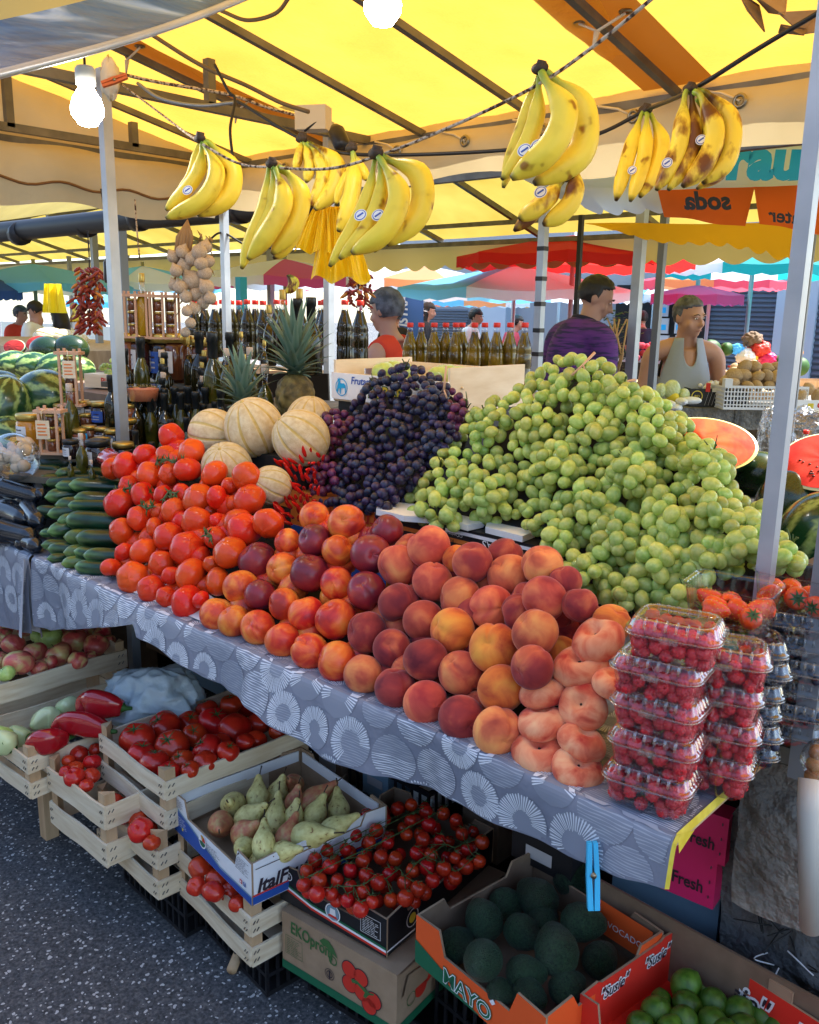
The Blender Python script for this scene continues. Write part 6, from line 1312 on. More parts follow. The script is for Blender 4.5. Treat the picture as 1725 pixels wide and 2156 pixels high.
# ---------------------------------------------------------------- cardboard trays
def tray(name, label, cat, o, rot, w, d, h, out, inn='cardboard', low=.6, tab=.07, sidelow=.75, group=None, right=None, back=None, left=None, floor=None):
    b = thing(name, label, cat, tuple(o), rot, group); T = .005
    def pan(nm, X, L2, lo, m_out, m_in):
        hl = h * lo; P = [(0, 0), (L2, 0), (L2, h), (L2 - tab * .8, h + .004), (L2 - tab, hl), (tab, hl), (tab * .8, h + .004), (0, h)] if lo < 1 else [(0, 0), (L2, 0), (L2, h), (0, h)]
        g = MB(); n = len(P); v = [(x, y, 0) for x, y in P] + [(x, y, T) for x, y in P]
        # outer print face (z = T), inner face (z = 0), cut edges
        g.add(v, [tuple(reversed(range(n)))], 1, False, X); g.add(v, [tuple(range(n, 2 * n))], 0, False, X); g.add(v, [(i, (i + 1) % n, n + (i + 1) % n, n + i) for i in range(n)], 2, False, X)
        return g.build(nm, [m_out, m_in, 'cardboard'], b)
    pf = pan('front_panel', frame((0, T, 0), (1, 0, 0), (0, 0, 1)), w, low, out, inn); 
    pan('back_panel', frame((w, d - T, 0), (-1, 0, 0), (0, 0, 1)), w, sidelow, back or out, inn)
    pan('left_panel', frame((T, d - T, 0), (0, -1, 0), (0, 0, 1)), d - 2 * T, 1 if left == 'full' else sidelow, out, inn)
    pan('right_panel', frame((w - T, T, 0), (0, 1, 0), (0, 0, 1)), d - 2 * T, 1 if right == 'full' else sidelow, out, inn)
    g = MB(); g.box((T, T, .001), (w - T, d - T, .006)); g.build('floor_panel', floor or inn, b); return b, frame((0, -.0012, 0), (1, 0, 0), (0, 0, 1)), frame((w + .0012, 0, 0), (0, 1, 0), (0, 0, 1))
def rectp(g, X, x0, y0, x1, y1, m, z=0): g.add([X @ Vector((x0, y0, z)), X @ Vector((x1, y0, z)), X @ Vector((x1, y1, z)), X @ Vector((x0, y1, z))], [(0, 1, 2, 3)], m, False)
def quadp(g, X, pts, m, z=0): g.add([X @ Vector((x, y, z)) for x, y in pts], [tuple(range(len(pts)))], m, False)
def lines(g, X, x, y, w, n, dy, m, hgt=.0022):
    q = random.Random(int(x * 1e4) + n)
    for k in range(n):
        xx = x
        while xx < x + w * (.6 + .4 * q.random()): l = q.uniform(.004, .014); rectp(g, X, xx, y - k * dy, min(xx + l, x + w), y - k * dy + hgt, m, .0004); xx += l + .0025
def circ(g, X, cx, cy, r, m, z=0, n=24, r2=0, a0=0, a1=6.2832):
    P = [(cx + r * math.cos(a0 + (a1 - a0) * i / n), cy + r * math.sin(a0 + (a1 - a0) * i / n)) for i in range(n + 1)]
    if r2: 
        Q = [(cx + r2 * math.cos(a0 + (a1 - a0) * i / n), cy + r2 * math.sin(a0 + (a1 - a0) * i / n)) for i in range(n + 1)]; g.add([X @ Vector((*p, z)) for p in P + Q], [(i, i + 1, n + 2 + i, n + 1 + i) for i in range(n)], m, False)
    else: g.add([X @ Vector((*p, z)) for p in P + [(cx, cy)]], [(i, i + 1, n + 1) for i in range(n)], m, False)
# pear tray
a = P0(365, 1668, .40); pr, FX, SX = tray('fruit_tray', 'white and blue printed tray of pears beside the tomato crate', 'carton', (a.x, a.y, .295), R(-7), .385, .385, .105, 'card_white', 'cardboard', .62, .075)
g = MB(); quadp(g, FX, [(0, .002), (.385, .002), (.385, .022), (.24, .018), (.12, .045), (0, .072)], 0, 0); quadp(g, FX, [(0, .072), (.12, .045), (.24, .018), (.385, .022), (.385, .026), (.24, .023), (.12, .050), (0, .078)], 1, .0003)
lines(g, FX, .008, .096, .045, 7, .0035, 2, .001); lines(g, FX, .315, .096, .06, 9, .004, 2, .001); lines(g, FX, .17, .050, .07, 6, .004, 2, .001); lines(g, FX, .01, .05, .07, 6, .0045, 3, .001)
rectp(g, FX, .045, .02, .052, .028, 5, .0006)
circ(g, FX, .155, .046, .019, 3, .0006); circ(g, FX, .155, .046, .0155, 4, .0009, a0=0, a1=2.09); circ(g, FX, .155, .046, .0155, 5, .0009, a0=1.05, a1=2.09); circ(g, FX, .155, .046, .0155, 6, .0009, a0=3.3, a1=6.1); 
rectp(g, FX, .335, .034, .345, .044, 4, .0006); circ(g, FX, .340, .039, .003, 3, .0009); rectp(g, FX, .350, .034, .360, .044, 0, .0006); g.text('f', .011, FX @ Matrix.Translation((.355, .039, .001)), 3, bold=.0004)
rectp(g, SX, .002, .002, .37, .022, 0, 0); rectp(g, SX, .002, .022, .37, .026, 4, .0003); rectp(g, SX, .01, .088, .09, .090, 2, .0006); g.text('ItalFrutta', .046, SX @ Matrix.Translation((.012, .042, .0006)), 2, bold=.0015, shear=.25, align='LEFT')
g.build('print', ['card_blue', 'card_lightblue', 'ink_dark', 'ink_white', 'ink_red', 'ink_yellow', 'card_green'], pr)
q_ = MB(); q_.box((.375, .012, .07), (.379, .37, .10)); q_.box((.02, .375, .07), (.36, .379, .10)); q_.box((.006, .012, .07), (.010, .37, .10)); q_.build('folded_lip', 'card_white', pr)
# pears
def m_pear(seed):
    q = random.Random(seed); g = MB(); b = q.uniform(-.12, .12); prof = [(0, -1), (.5, -.93), (.85, -.62), (1, -.15), (.93, .28), (.70, .65), (.48, 1.0), (.36, 1.3), (.28, 1.52), (.15, 1.66), (0, 1.70)]
    P = bez([Vector((r, 0, z)) for r, z in prof], 3); n = 28; vs = []; 
    for p in P:
        for j in range(n): t = 6.2832 * j / n; r = max(p.x, 0) * (1 + .03 * math.cos(3 * t + seed)); vs.append((r * math.cos(t) + b * max(0, p.z) ** 2 * .5, r * math.sin(t), p.z))
    k = len(P); g.add(vs, [(i * n + j, i * n + (j + 1) % n, (i + 1) * n + (j + 1) % n, (i + 1) * n + j) for i in range(k - 1) for j in range(n)])
    return g
PEAR = [m_pear(i).mesh('pear', ['pear']) for i in range(3)]; PEARR = [m_pear(i + 5).mesh('pear', ['pear_red']) for i in range(2)]
sk = MB(); sk.tube([(0, 0, 1.62), (.03, 0, 1.95), (.12, 0, 2.3)], [.06, .05, .07], 6); PSK = sk.mesh('stalk', ['banana_crown'])
prs = []
for i, (bx, by, tx, ty, r, red, dz) in enumerate([(365, 440, 340, 430, 64, 0, .0), (495, 400, 505, 290, 58, 0, 0), (300, 545, 290, 575, 66, 1, -.01), (445, 505, 540, 440, 62, 0, 0), (425, 590, 500, 540, 66, 1, 0), (600, 370, 625, 300, 52, 0, -.01), (590, 510, 605, 375, 58, 0, .01), (685, 330, 660, 310, 50, 1, -.01),
        (690, 420, 705, 350, 50, 1, 0), (527, 645, 530, 450, 60, 0, .03), (425, 668, 395, 690, 56, 0, .0), (650, 605, 700, 490, 60, 1, .01), (685, 505, 705, 430, 54, 0, .01), (795, 410, 905, 325, 60, 1, .0), (800, 490, 838, 390, 60, 0, .01), (920, 465, 915, 355, 56, 0, .0), (760, 605, 895, 590, 74, 0, .02), (630, 690, 750, 660, 55, 0, .02), (900, 560, 1065, 465, 56, 0, .02), (505, 730, 560, 715, 48, 0, -.01), (560, 430, 610, 330, 50, 0, -.03), (880, 380, 820, 450, 50, 0, -.03), (740, 540, 650, 560, 50, 0, -.03)]):
    z = .365 + dz; A = atZ(*c5(bx, by), z); X_, Y_ = c5(tx, ty); B = atZ(X_, Y_, z + .035); r_ = r * .4 * px(A)[2] / F
    d = (B - A); 
    if d.length < .03: d = d.normalized() * .03 + Vector((0, 0, -.02))
    o = put('pear', (PEARR if red else PEAR)[i % (2 if red else 3)], A, r_ * 1.04, d, rnd.uniform(0, 6), 'pear', 'pears in the printed tray', scale=(1, 1, min(1.5, max(1.1, d.length / r_ / 1.6))), kids=[('stalk', PSK)]); o['look'] = 'reddish brown pear' if red else 'yellow green speckled pear'; prs.append(o)
rowlabels(prs, '{look} in the tray, {row} row from the back, {n} from left', 5)
# cherry tomato tray
a = P0(589, 1818, .35); ct, FX, SX = tray('tomato_tray', 'black tray of cherry tomatoes on the vine, on the brown carton', 'carton', (a.x, a.y, .258), R(6), .315, .43, .092, 'card_black', 'cardboard_dark', .62, .07)
g = MB()
for k, (m_, o_) in enumerate(((0, .012), (1, .018), (2, .024))): quadp(g, FX, [(0, .030 - .006 + (k - 1) * .006 + .02), (.10, .022 + (k - 1) * .006), (.315, .012 + (k - 1) * .006), (.315, .018 + (k - 1) * .006), (.10, .028 + (k - 1) * .006), (0, .050 + (k - 1) * .006)], m_, .0002 * k)
circ(g, FX, .165, .040, .022, 1, .0008, r2=.019); circ(g, FX, .165, .040, .018, 3, .0008); quadp(g, FX, [(.155, .03), (.175, .03), (.172, .05), (.158, .05)], 1, .001); quadp(g, FX, [(.15, .028), (.18, .028), (.175, .034), (.155, .034)], 0, .0012)
circ(g, FX, .030, .072, .011, 1, .0006, r2=.009); g.text('SK', .009, FX @ Matrix.Translation((.030, .072, .0006)), 1)
for (x0, y0, x1, y1) in ((.245, .078, .30, .079), (.245, .034, .30, .035), (.245, .034, .246, .079), (.299, .034, .30, .079)): rectp(g, FX, x0, y0, x1, y1, 1, .0006)
lines(g, FX, .25, .072, .044, 9, .0042, 1, .0012); circ(g, SX, .09, .045, .022, 1, .0006, r2=.0195); circ(g, SX, .09, .045, .012, 4, .0006)
quadp(g, SX, [(0, .012), (.1, .008), (.1, .012), (0, .016)], 1, .0004)
g.build('print', ['card_red', 'ink_white', 'card_green', 'card_lightblue', 'ink_yellow'], ct)
# trusses of cherry tomatoes
g = MB(); g.ball((0, 0, 0), (1, 1, .94), 18, 12, fn=lambda t, f: 1 - .1 * math.exp(-((math.pi - f) / .3) ** 2)); CHM = g.mesh('cherry_tomato', ['tomato_dark'])
PCH = [(690, 800), (720, 740), (830, 640), (925, 560), (1090, 480), (1230, 430), (1480, 460), (1600, 560), (1690, 610), (1685, 720), (1600, 800), (1450, 890), (1320, 960), (1200, 970), (1100, 1000), (960, 1010), (860, 950), (770, 930), (730, 860)]
q = random.Random(8); T1 = poisson(PCH, 72, q, 6000); T2 = poisson(PCH, 74, q, 3000); NT = 9; TR = []
for k in range(NT): TR.append(None)
def tk(x, y): return max(0, min(NT - 1, int(((x - 690) * .45 + (y - 430) * .9 - 90) / 470 * NT)))
trs = {}
for layer, TT in ((0, T1), (1, T2)):
    for (x, y) in TT:
        k = tk(x, y); z = (.355 if layer == 0 else .325) + q.uniform(-.006, .010); p = atZ(*c5(x, y), z)
        if k not in trs: trs[k] = thing('tomato_truss', 'vine truss of cherry tomatoes in the black tray, %s counted from the back left' % od(k + 1), 'cherry tomatoes', tuple(p), 0, 'cherry tomato trusses'); trs[k]['n'] = 0; TR[k] = []
        o = link('cherry_tomato', CHM, trs[k], p - trs[k].location, aim((q.uniform(-1, 1), q.uniform(-1, 1), q.uniform(-.2, 1))), .0172 * q.uniform(.85, 1.12)); TR[k].append(p)
for k, b in trs.items():
    del b['n']; P = sorted(TR[k], key=lambda p: p.x + .6 * p.y)[::2]; g = MB(); P2 = [p + Vector((0, 0, .017)) for p in P if p.z > .34]
    if len(P2) > 2:
        L2 = [sum((P2[max(0, i - 1)], P2[i], P2[min(len(P2) - 1, i + 1)]), Vector()) / 3 for i in range(len(P2))]; g.tube(bez(L2, 3), .0013, 5)
        for p in TR[k]:
            c = min(L2, key=lambda a_: (a_ - p).length); g.tube([c, c.lerp(p, .5) + Vector((0, 0, .006)), p + Vector((0, 0, .011))], .0011, 4)
            for s in range(4): a_ = q.uniform(0, 6.28); g.tube([p + Vector((0, 0, .017)), p + Vector((math.cos(a_) * .013, math.sin(a_) * .013, .019 + q.uniform(-.004, .006)))], [.0014, .0003], 4)
        g.v = [tuple(Vector(v_) - b.location) for v_ in g.v]; g.build('vine', 'vine', b)
# tomato print carton under the cherry tomatoes
a = P0(591, 1912, .255); ek = thing('produce_carton', 'brown carton printed EKOprom with red tomatoes under the black tray', 'carton', (a.x, a.y + .004, .098), R(6)); g = MB(); W_, D_, H_ = .335, .44, .150; g.box((0, 0, 0), (W_, D_, H_)); g.build('box_body', 'cardboard', ek)
FX = frame((0, -.0015, 0), (1, 0, 0), (0, 0, 1)); SX = frame((W_ + .0015, 0, 0), (0, 1, 0), (0, 0, 1)); g = MB(); rectp(g, FX, 0, 0, W_, .022, 0); rectp(g, SX, 0, 0, D_, .022, 0); g.text('EKOprom', .043, FX @ Matrix.Translation((.028, .118, .0005)) @ Matrix.Rotation(-.05, 4, 'Z'), 1, align='LEFT', sx=.72, bold=.0009)
quadp(g, FX, [(.118, .128), (.13, .140), (.145, .140), (.16, .128), (.172, .108), (.15, .116), (.14, .122), (.13, .120)], 1, .0004); rectp(g, FX, .150, .085, .154, .118, 1, .0004); circ(g, FX, .158, .096, .012, 1, .0005, r2=.009); circ(g, FX, .154, .098, .003, 1, .0005)
for (x0, y0, x1, y1) in ((.012, .093, .065, .094), (.012, .045, .065, .046), (.012, .045, .013, .094), (.064, .045, .065, .094)): rectp(g, FX, x0, y0, x1, y1, 1, .0006)
lines(g, FX, .016, .086, .045, 9, .0046, 1, .0012); circ(g, FX, .148, .056, .014, 3, .0006, r2=.0125); circ(g, FX, .148, .056, .009, 3, .0006, r2=.007); rectp(g, FX, .146, .044, .150, .066, 3, .0007)
for (x, y) in ((.205, .098), (.238, .094), (.206, .062), (.240, .058), (.262, .036), (.275, .056)):
    circ(g, FX, x, y, .0215, 4, .0004); circ(g, FX, x, y, .0195, 2, .0006)
quadp(g, FX, [(.21, .078), (.228, .082), (.262, .070), (.275, .074), (.276, .070), (.262, .064), (.252, .050), (.246, .052), (.25, .064), (.228, .074), (.214, .070)], 1, .0008)
for (x, y) in ((.08, .11), (.11, .085), (.085, .065)): circ(g, SX, x, y, .022, 2, .0006)
circ(g, SX, .05, .06, .016, 1, .0006, r2=.014); g.build('print', ['card_green', 'ink_green', 'ink_red', 'ink_dark', 'ink_dark'], ek)
g = MB(); quadp(g, SX, [(.01, .085), (.10, .080), (.115, .12), (.03, .135)], 0, .006); quadp(g, SX, [(.03, .135), (.115, .12), (.10, .150), (.0, .150)], 0, .003); g.build('torn_flap', 'cardboard', ek)
# avocado tray
a = P0(877, 1926, .41); av, FX, SX = tray('avocado_tray', 'orange and green printed tray full of dark avocados', 'carton', (a.x, a.y, .30), R(-7), .345, .35, .11, 'card_orange', 'cardboard_dark', .58, .085)
g = MB(); quadp(g, FX, [(0, .022), (.185, .004), (.185, .0015), (0, .0015)], 0); quadp(g, FX, [(0, .055), (.10, .030), (.10, .006), (0, .022)], 0, .0003)
for m_, bo, z_ in ((0, .0038, .0006), (1, .0020, .0010), (0, .0002, .0014)): g.text('MAYO', .046, FX @ Matrix.Translation((.085, .026, z_)) @ Matrix.Rotation(-.02, 4, 'Z'), m_, align='LEFT', bold=bo, sx=1.0)
quadp(g, FX, [(.212, .055), (.222, .064), (.228, .058), (.220, .050)], 1, .0016); g.text('MEX', .018, FX @ Matrix.Translation((.30, .010, .0006)), 1)
g.build('print', ['card_green', 'ink_white'], av)
g = MB(); X2 = frame((.345 - .008, .03, 0), (0, 1, 0), (0, 0, 1)); rectp(g, frame((.33, .345 - .009, 0), (-1, 0, 0), (0, 0, 1)), 0, .03, .13, .105, 0); g.text('AVOCADOS', .020, frame((.33, .345 - .0105, 0), (1, 0, 0), (0, 0, 1)) @ Matrix.Translation((-.065, .06, 0)), 1); g.build('inner_flap', ['card_orange', 'ink_white'], av)
g = MB()
g.lathe([(0, -1), (.42, -.92), (.78, -.62), (.95, -.15), (.92, .3), (.72, .75), (.50, 1.08), (.30, 1.28), (0, 1.36)], 30); AVO = g.mesh('avocado', ['avocado']); avs = []
for i, (x, y, r, ax, dz) in enumerate([(315, 635, 88, (-.9, .5, .1), 0), (310, 800, 92, (.4, -.8, .4), .03), (545, 545, 90, (-1, .2, .1), 0), (680, 455, 82, (.3, .6, .3), 0), (720, 640, 88, (1, .4, .2), .0), (620, 765, 104, (-.8, .8, .3), .03), (470, 680, 80, (.9, -.2, .1), .0), (480, 855, 80, (.9, .8, 0), .01), (500, 940, 70, (1, 0, 0), 0), (660, 920, 80, (.2, 1, 0), -.01), (190, 740, 80, (0, 1, 0), -.02), (400, 560, 70, (1, 1, 0), -.02), (800, 800, 80, (0, 1, 0), -.03), (560, 640, 70, (0, 1, 0), -.02), (760, 520, 70, (1, 0, 0), -.02), (380, 930, 60, (1, .3, 0), -.01)]):
    p = atZ(*c6(x, y), .375 + dz); o = put('avocado', AVO, p, r * .5 * px(p)[2] / F * .95, ax, 0, 'avocado', 'avocados in the orange tray'); o['look'] = 'dark green rough avocado'; avs.append(o)
rowlabels(avs, '{look} in the orange tray, {row} row from the back, {n} from left', 4)
# lime tray
li, FX, SX = tray('lime_tray', 'red printed tray of small limes at the lower right corner', 'carton', (atZ(1222, 2092, .40).x, atZ(1222, 2092, .40).y, .285), R(-9), .42, .29, .115, 'card_red', 'card_red', .55, .05, sidelow=.98)
g = MB()
def susie(X, s, z): 
    g.text('"Susie"', s, X @ Matrix.Translation((0, 0, z)), 0, bold=s * .09, shear=.3, sx=.85); g.text('"Susie"', s, X @ Matrix.Translation((0, 0, z + .0008)), 1, bold=s * .01, shear=.3, sx=.85)
LX = frame((.0065, .02, 0), (0, 1, 0), (0, 0, 1)); susie(LX @ Matrix.Translation((.07, .085, 0)), .034, 0); susie(LX @ Matrix.Translation((.20, .085, 0)), .034, 0)
BX = frame((0, .29 - .0068, 0), (1, 0, 0), (0, 0, 1)); susie(BX @ Matrix.Translation((.13, .065, 0)), .062, 0); susie(BX @ Matrix.Translation((.32, .065, 0)), .055, 0)
g.build('print', ['ink_white', 'ink_dark'], li); g = MB(); g.box((.20, .286, .09), (.245, .292, .135)); g.build('corner_tab', 'cardboard', li)
g = MB(); g.ball((0, 0, 0), 1, 24, 16, fn=lambda t, f: 1 + .14 * math.exp(-(f / .22) ** 2) + .08 * math.exp(-((math.pi - f) / .2) ** 2)); LM = [g.mesh('lime', ['lime'])]; lm = []
for i, (x, y, r, dz) in enumerate([(1165, 905, 62, .02), (1170, 995, 62, .01), (1280, 985, 62, .01), (1385, 1020, 62, .01), (1040, 1025, 68, .01), (1155, 1060, 62, .02), (1275, 1060, 60, .02), (1490, 1050, 60, 0), (1060, 975, 46, 0), (975, 1080, 60, .01), (1400, 1090, 60, .02), (1330, 930, 55, -.02), (1230, 930, 50, -.02), (1440, 980, 50, -.02), (1100, 1100, 60, .02), (1330, 1110, 60, .02), (1540, 1090, 55, 0)]):
    p = atZ(*c6(x, y), .325 + dz); o = put('lime', LM[0], p, r * .5 * px(p)[2] / F, (rnd.uniform(-1, 1), rnd.uniform(-1, 1), 1), rnd.uniform(0, 6), 'lime', 'limes in the red tray'); o.scale.z *= 1.1; o['look'] = 'small green lime'; lm.append(o)
rowlabels(lm, '{look} in the red tray, {row} row from the back, {n} from left', 3)
bcrate('black plastic crate under the lime tray', (-.70, 1.21, 0), R(-9), .4, .3, .26)
nt_ = thing('plant_net', 'tangle of dark green netting with white strands on the lime tray', 'net', tuple(atZ(1700, 2050, .36))); g = MB(); q = random.Random(4)
for k in range(60):
    a_ = Vector((q.uniform(-.10, .12), q.uniform(-.06, .06), q.uniform(-.02, .08))); g.tube(bez([a_, a_ + Vector((q.uniform(-.04, .04), q.uniform(-.04, .04), .02)), a_ + Vector((q.uniform(-.07, .07), q.uniform(-.05, .05), 0))], 4), .0016, 4, 0 if k % 8 else 1)
g.build('strands', ['net', 'ink_white'], nt_)
# big brown carton edge, lettered boxes behind
a = P0(1262, 1856, .43); g = MB(); bx = thing('long_carton', 'long open brown carton behind the avocado tray', 'carton', (a.x - .02, a.y + .005, .02), R(-3)); g.box((0, 0, 0), (.62, .006, .41)); g.build('front_panel', 'cardboard_dark', bx); g = MB(); g.box((0, .007, 0), (.62, .10, .18)); g.build('box_body', 'cardboard_dark', bx)
pn = thing('lettered_carton', 'pale blue carton with dark script lettering behind the avocados', 'carton', (atY(1290, 1850, 1.62).x, 1.62, .28), R(4)); g = MB(); g.box((0, 0, 0), (.24, .02, .21)); g.build('box_body', 'card_lightblue', pn)
g = MB(); g.text('Paniagua', .050, frame((0, -.002, 0), (1, 0, 0), (0, 0, 1)) @ Matrix.Translation((.12, .15, 0)), 0, shear=.5, sx=.95); g.build('print', 'ink_dark', pn)
for k, (pa_, pb2, zz, lab) in enumerate([((1537, 1722), (1541, 1832), 0, 'upper magenta carton lettered Tanto Fresh under the table end'), ((1512, 1812), (1513, 1922), 1, 'lower magenta carton lettered Tanto Fresh')]):
    u_ = atY(*pa_, 1.56); v_ = atY(*pb2, 1.56); h_ = u_.z - v_.z; W2 = .34; pk = thing('magenta_carton', lab, 'carton', (u_.x - W2 * math.cos(R(5)), 1.56 - W2 * math.sin(R(5)), v_.z), R(5)); g = MB(); g.box((0, 0, 0), (W2, .05, h_ - .004)); g.build('box_body', 'card_pink', pk)
    g = MB(); X3 = frame((0, -.002, 0), (1, 0, 0), (0, 0, 1)); g.text('Tanto Fresh', h_ * .34, X3 @ Matrix.Translation((W2 - .022, h_ * .36, 0)), 0, align='RIGHT', bold=.0008, sx=.78); [g.box((W2 - .012, -.003, h_ * (.2 + .3 * i)), (W2 - .010, -.001, h_ * (.25 + .3 * i)), 1) for i in range(3)]; g.build('print', ['ink_dark', 'staple'], pk)
bk = thing('lettered_carton', 'black carton with pink lettering under the cloth, right of the cherry tomatoes', 'carton', (atY(1078, 1775, 1.50).x, 1.50, .38), R(0)); g = MB(); g.box((0, 0, 0), (.16, .12, .12)); g.build('box_body', 'card_black', bk); g = MB(); X3 = frame((0, -.002, 0), (1, 0, 0), (0, 0, 1)); g.text('K Tanto Fresh', .026, X3 @ Matrix.Translation((.08, .09, 0)), 0, sx=.8); rectp(g, X3, .04, .02, .11, .05, 1); g.build('print', ['card_pink', 'ink_grey'], bk)
for k, (x, y, w2, h2, m_, lab, Y_) in enumerate([(790, 1650, .10, .09, 'card_lightblue', 'pale blue carton tab behind the pears', 1.62), (690, 1610, .12, .12, 'cardboard_dark', 'brown carton end behind the pear tray', 1.60), (890, 1690, .07, .05, 'foam', 'small white label card behind the cherry tomatoes', 1.66), (430, 1420, .22, .10, 'card_lightblue', 'pale blue box in the shade beside the pepper bag', 1.60), (345, 1345, .26, .14, 'cardboard_dark', 'dark carton in the shade behind the apple crate', 1.72), (1010, 1760, .12, .12, 'cardboard_dark', 'brown carton in the shade right of the cherry tray', 1.68)]):
    p = atY(x, y, Y_); g = MB(); g.box((-w2 / 2, 0, -h2 / 2), (w2 / 2, .12, h2 / 2)); g.box((-w2 * .3, -.002, -h2 * .1), (w2 * .3, -.001, h2 * .18), 1); tag(g.build('storage_carton', [m_, 'ink_grey'], loc=p), lab, 'carton')
# dark sheet added to stand for the shade under the table, and the concrete ledge at the right
g = MB(); g.box((-4.2, 2.02, 0), (-.55, 2.05, .86)); tag(g.build('shade_sheet', 'dark_inside', at=(-4, 2.02, 0)), 'dark sheet added behind the boxes, standing for shade beneath the table', 'sheet')
def rock(u, v, s, c): pass
rk = thing('concrete_ledge', 'rough broken concrete ledge at the right under the stall', 'ledge', (.1, 1.7, 0))
def blockn(g, c, s, seed, n=18, amp=.02):
    for axis in range(3):
        for sg in (-1, 1):
            def fn(u, v, axis=axis, sg=sg):
                p = [0, 0, 0]; p[axis] = sg; p[(axis + 1) % 3] = (u * 2 - 1) * sg; p[(axis + 2) % 3] = v * 2 - 1; p = Vector(p); r = max(abs(a_) for a_ in p); L3 = p.length; p = p.lerp(p * (1 / L3) * 1.25, .18)
                w = Vector((p.x * s[0], p.y * s[1], p.z * s[2])) + Vector(c); nn = noise.noise_vector(w * 5 + Vector((seed, 0, 0))) * amp + noise.noise_vector(w * 16) * amp * .35; return tuple(w + nn)
            g.grid(fn, n, n)
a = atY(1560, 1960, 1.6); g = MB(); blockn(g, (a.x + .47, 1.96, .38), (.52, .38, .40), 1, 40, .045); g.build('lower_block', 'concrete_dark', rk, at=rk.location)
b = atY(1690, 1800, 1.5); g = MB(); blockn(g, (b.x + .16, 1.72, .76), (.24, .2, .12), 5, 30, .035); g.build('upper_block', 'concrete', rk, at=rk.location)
g = MB(); blockn(g, (-.45, 1.62, .70), (.075, .16, .15), 9, 20, .012); g.build('side_block', 'concrete', rk, at=rk.location)
p = atT(1706, 1640, 1.35); g = MB(); g.tube([p, atT(1704, 1700, 1.34), atT(1708, 1955, 1.42)], [.017, .017, .017], 18); tag(g.build('white_pipe', 'socket', at=p), 'grimy white plastic pipe hanging at the right edge', 'pipe')
g = MB(); pz_ = atZ(1686, 1629, .86); tag(at_post(pz_.x, pz_.y, 2.2, .855, .032, 'grey_post', 'steel_grey', None), 'short grey square post standing on the concrete, right of the berries', 'post')
on = thing('onion_net', 'brown onions in clear netting at the right edge above the white pipe', 'onions', tuple(atT(1722, 1600, 1.38)))
for k, (x, y) in enumerate([(1722, 1585), (1715, 1610), (1735, 1620), (1712, 1635), (1740, 1590)]): g = MB(); g.ball(atT(x, y, 1.38) - on.location, .013, 16, 12); g.build('onion', 'onion', on)
g = MB(); g.ball((.005, 0, 0), (.03, .025, .035), 24, 16, fn=lambda t, f: 1 + .12 * noise.noise(Vector((math.cos(t) * 3, math.sin(t) * 3, f * 3)))); g.build('net', 'clear_bag', on)
# ---------------------------------------------------------------- clear punnets of berries
def rrect(u, w, d, c):
    w2, d2 = w / 2 - c, d / 2 - c; k = (u * 4) % 1; q = int(u * 4) % 4
    def pt(q, a): x, y = [(w2, d2), (-w2, d2), (-w2, -d2), (w2, -d2)][q % 4]; a = (q + a) * math.pi / 2; return x + c * math.cos(a), y + c * math.sin(a)
    if k < .4: return pt(q, k / .4)
    (x0, y0), (x1, y1) = pt(q, 1), pt(q + 1, 0); f = (k - .4) / .6; return x0 + (x1 - x0) * f, y0 + (y1 - y0) * f
def shell(g, prof, n=56, rib=None):
    def fn(u, v):
        i = v * (len(prof) - 1); j = min(int(i + 1e-6), len(prof) - 2); f = i - j; a, b = prof[j], prof[j + 1]; w, d, c, z = [a[k] + (b[k] - a[k]) * f for k in range(4)]
        x, y = rrect(u, w, d, c)
        if rib: s = rib * max(0, math.sin(u * 2 * math.pi * 28)) * (prof[j][4] if len(prof[j]) > 4 else 0); L = math.hypot(x, y); x -= x / L * s; y -= y / L * s
        return (x, y, z)
    g.grid(fn, n, len(prof) - 1, 0, True, True)
def clam(w, d, h, lid=True):
    g = MB(); shell(g, [(w * .78, d * .74, .016, .001), (w * .82, d * .78, .018, .003, 1), (w * .88, d * .86, .020, h * .5, 1), (w * .93, d * .92, .022, h * .9, 1), (w * .94, d * .93, .022, h), (w, d, .024, h), (w, d, .024, h + .003)], 112, .0012); g.grid(lambda u, v: (rrect(u, w * .78, d * .74, .016)[0] * v, rrect(u, w * .78, d * .74, .016)[1] * v, .0012), 40, 2, 0, True, True); tub = g.mesh('tub', ['clear'])
    if not lid: return tub, None
    g = MB(); z = h + .004; shell(g, [(w, d, .024, z - .001), (w * 1.005, d * 1.005, .024, z + .003), (w * .95, d * .94, .022, z + .004), (w * .94, d * .93, .022, z + .007, 1), (w * .88, d * .85, .020, z + .016, 1), (w * .84, d * .80, .018, z + .019), (w * .74, d * .68, .015, z + .0185), (w * .70, d * .62, .014, z + .015)], 112, .0022)
    g.grid(lambda u, v: (rrect(u, w * .70, d * .62, .014)[0] * v, rrect(u, w * .70, d * .62, .014)[1] * v, z + .015 + .001 * math.sin(v * 9)), 40, 3, 0, True, True); 
    for zz, k_ in ((h + .002, 1.0), (z + .0185, .80)): g.tube([(*rrect(i / 60, w * k_ * 1.005, d * k_, .022), zz) for i in range(61)], .0011, 5, 1, False)
    for sx_ in (-1, 1):
        for i in range(6): x_ = (i - 2.5) * w * .11; g.tube([(x_, sx_ * d * .465, z + .007), (x_, sx_ * d * .425, z + .017), (x_, sx_ * d * .36, z + .020)], .0022, 6, 1)
    return tub, g.mesh('lid', ['clear', 'clear_edge'])
TUBR = clam(.130, .097, .040); TUBB = clam(.118, .09, .018); TUBS = clam(.140, .108, .062, False)
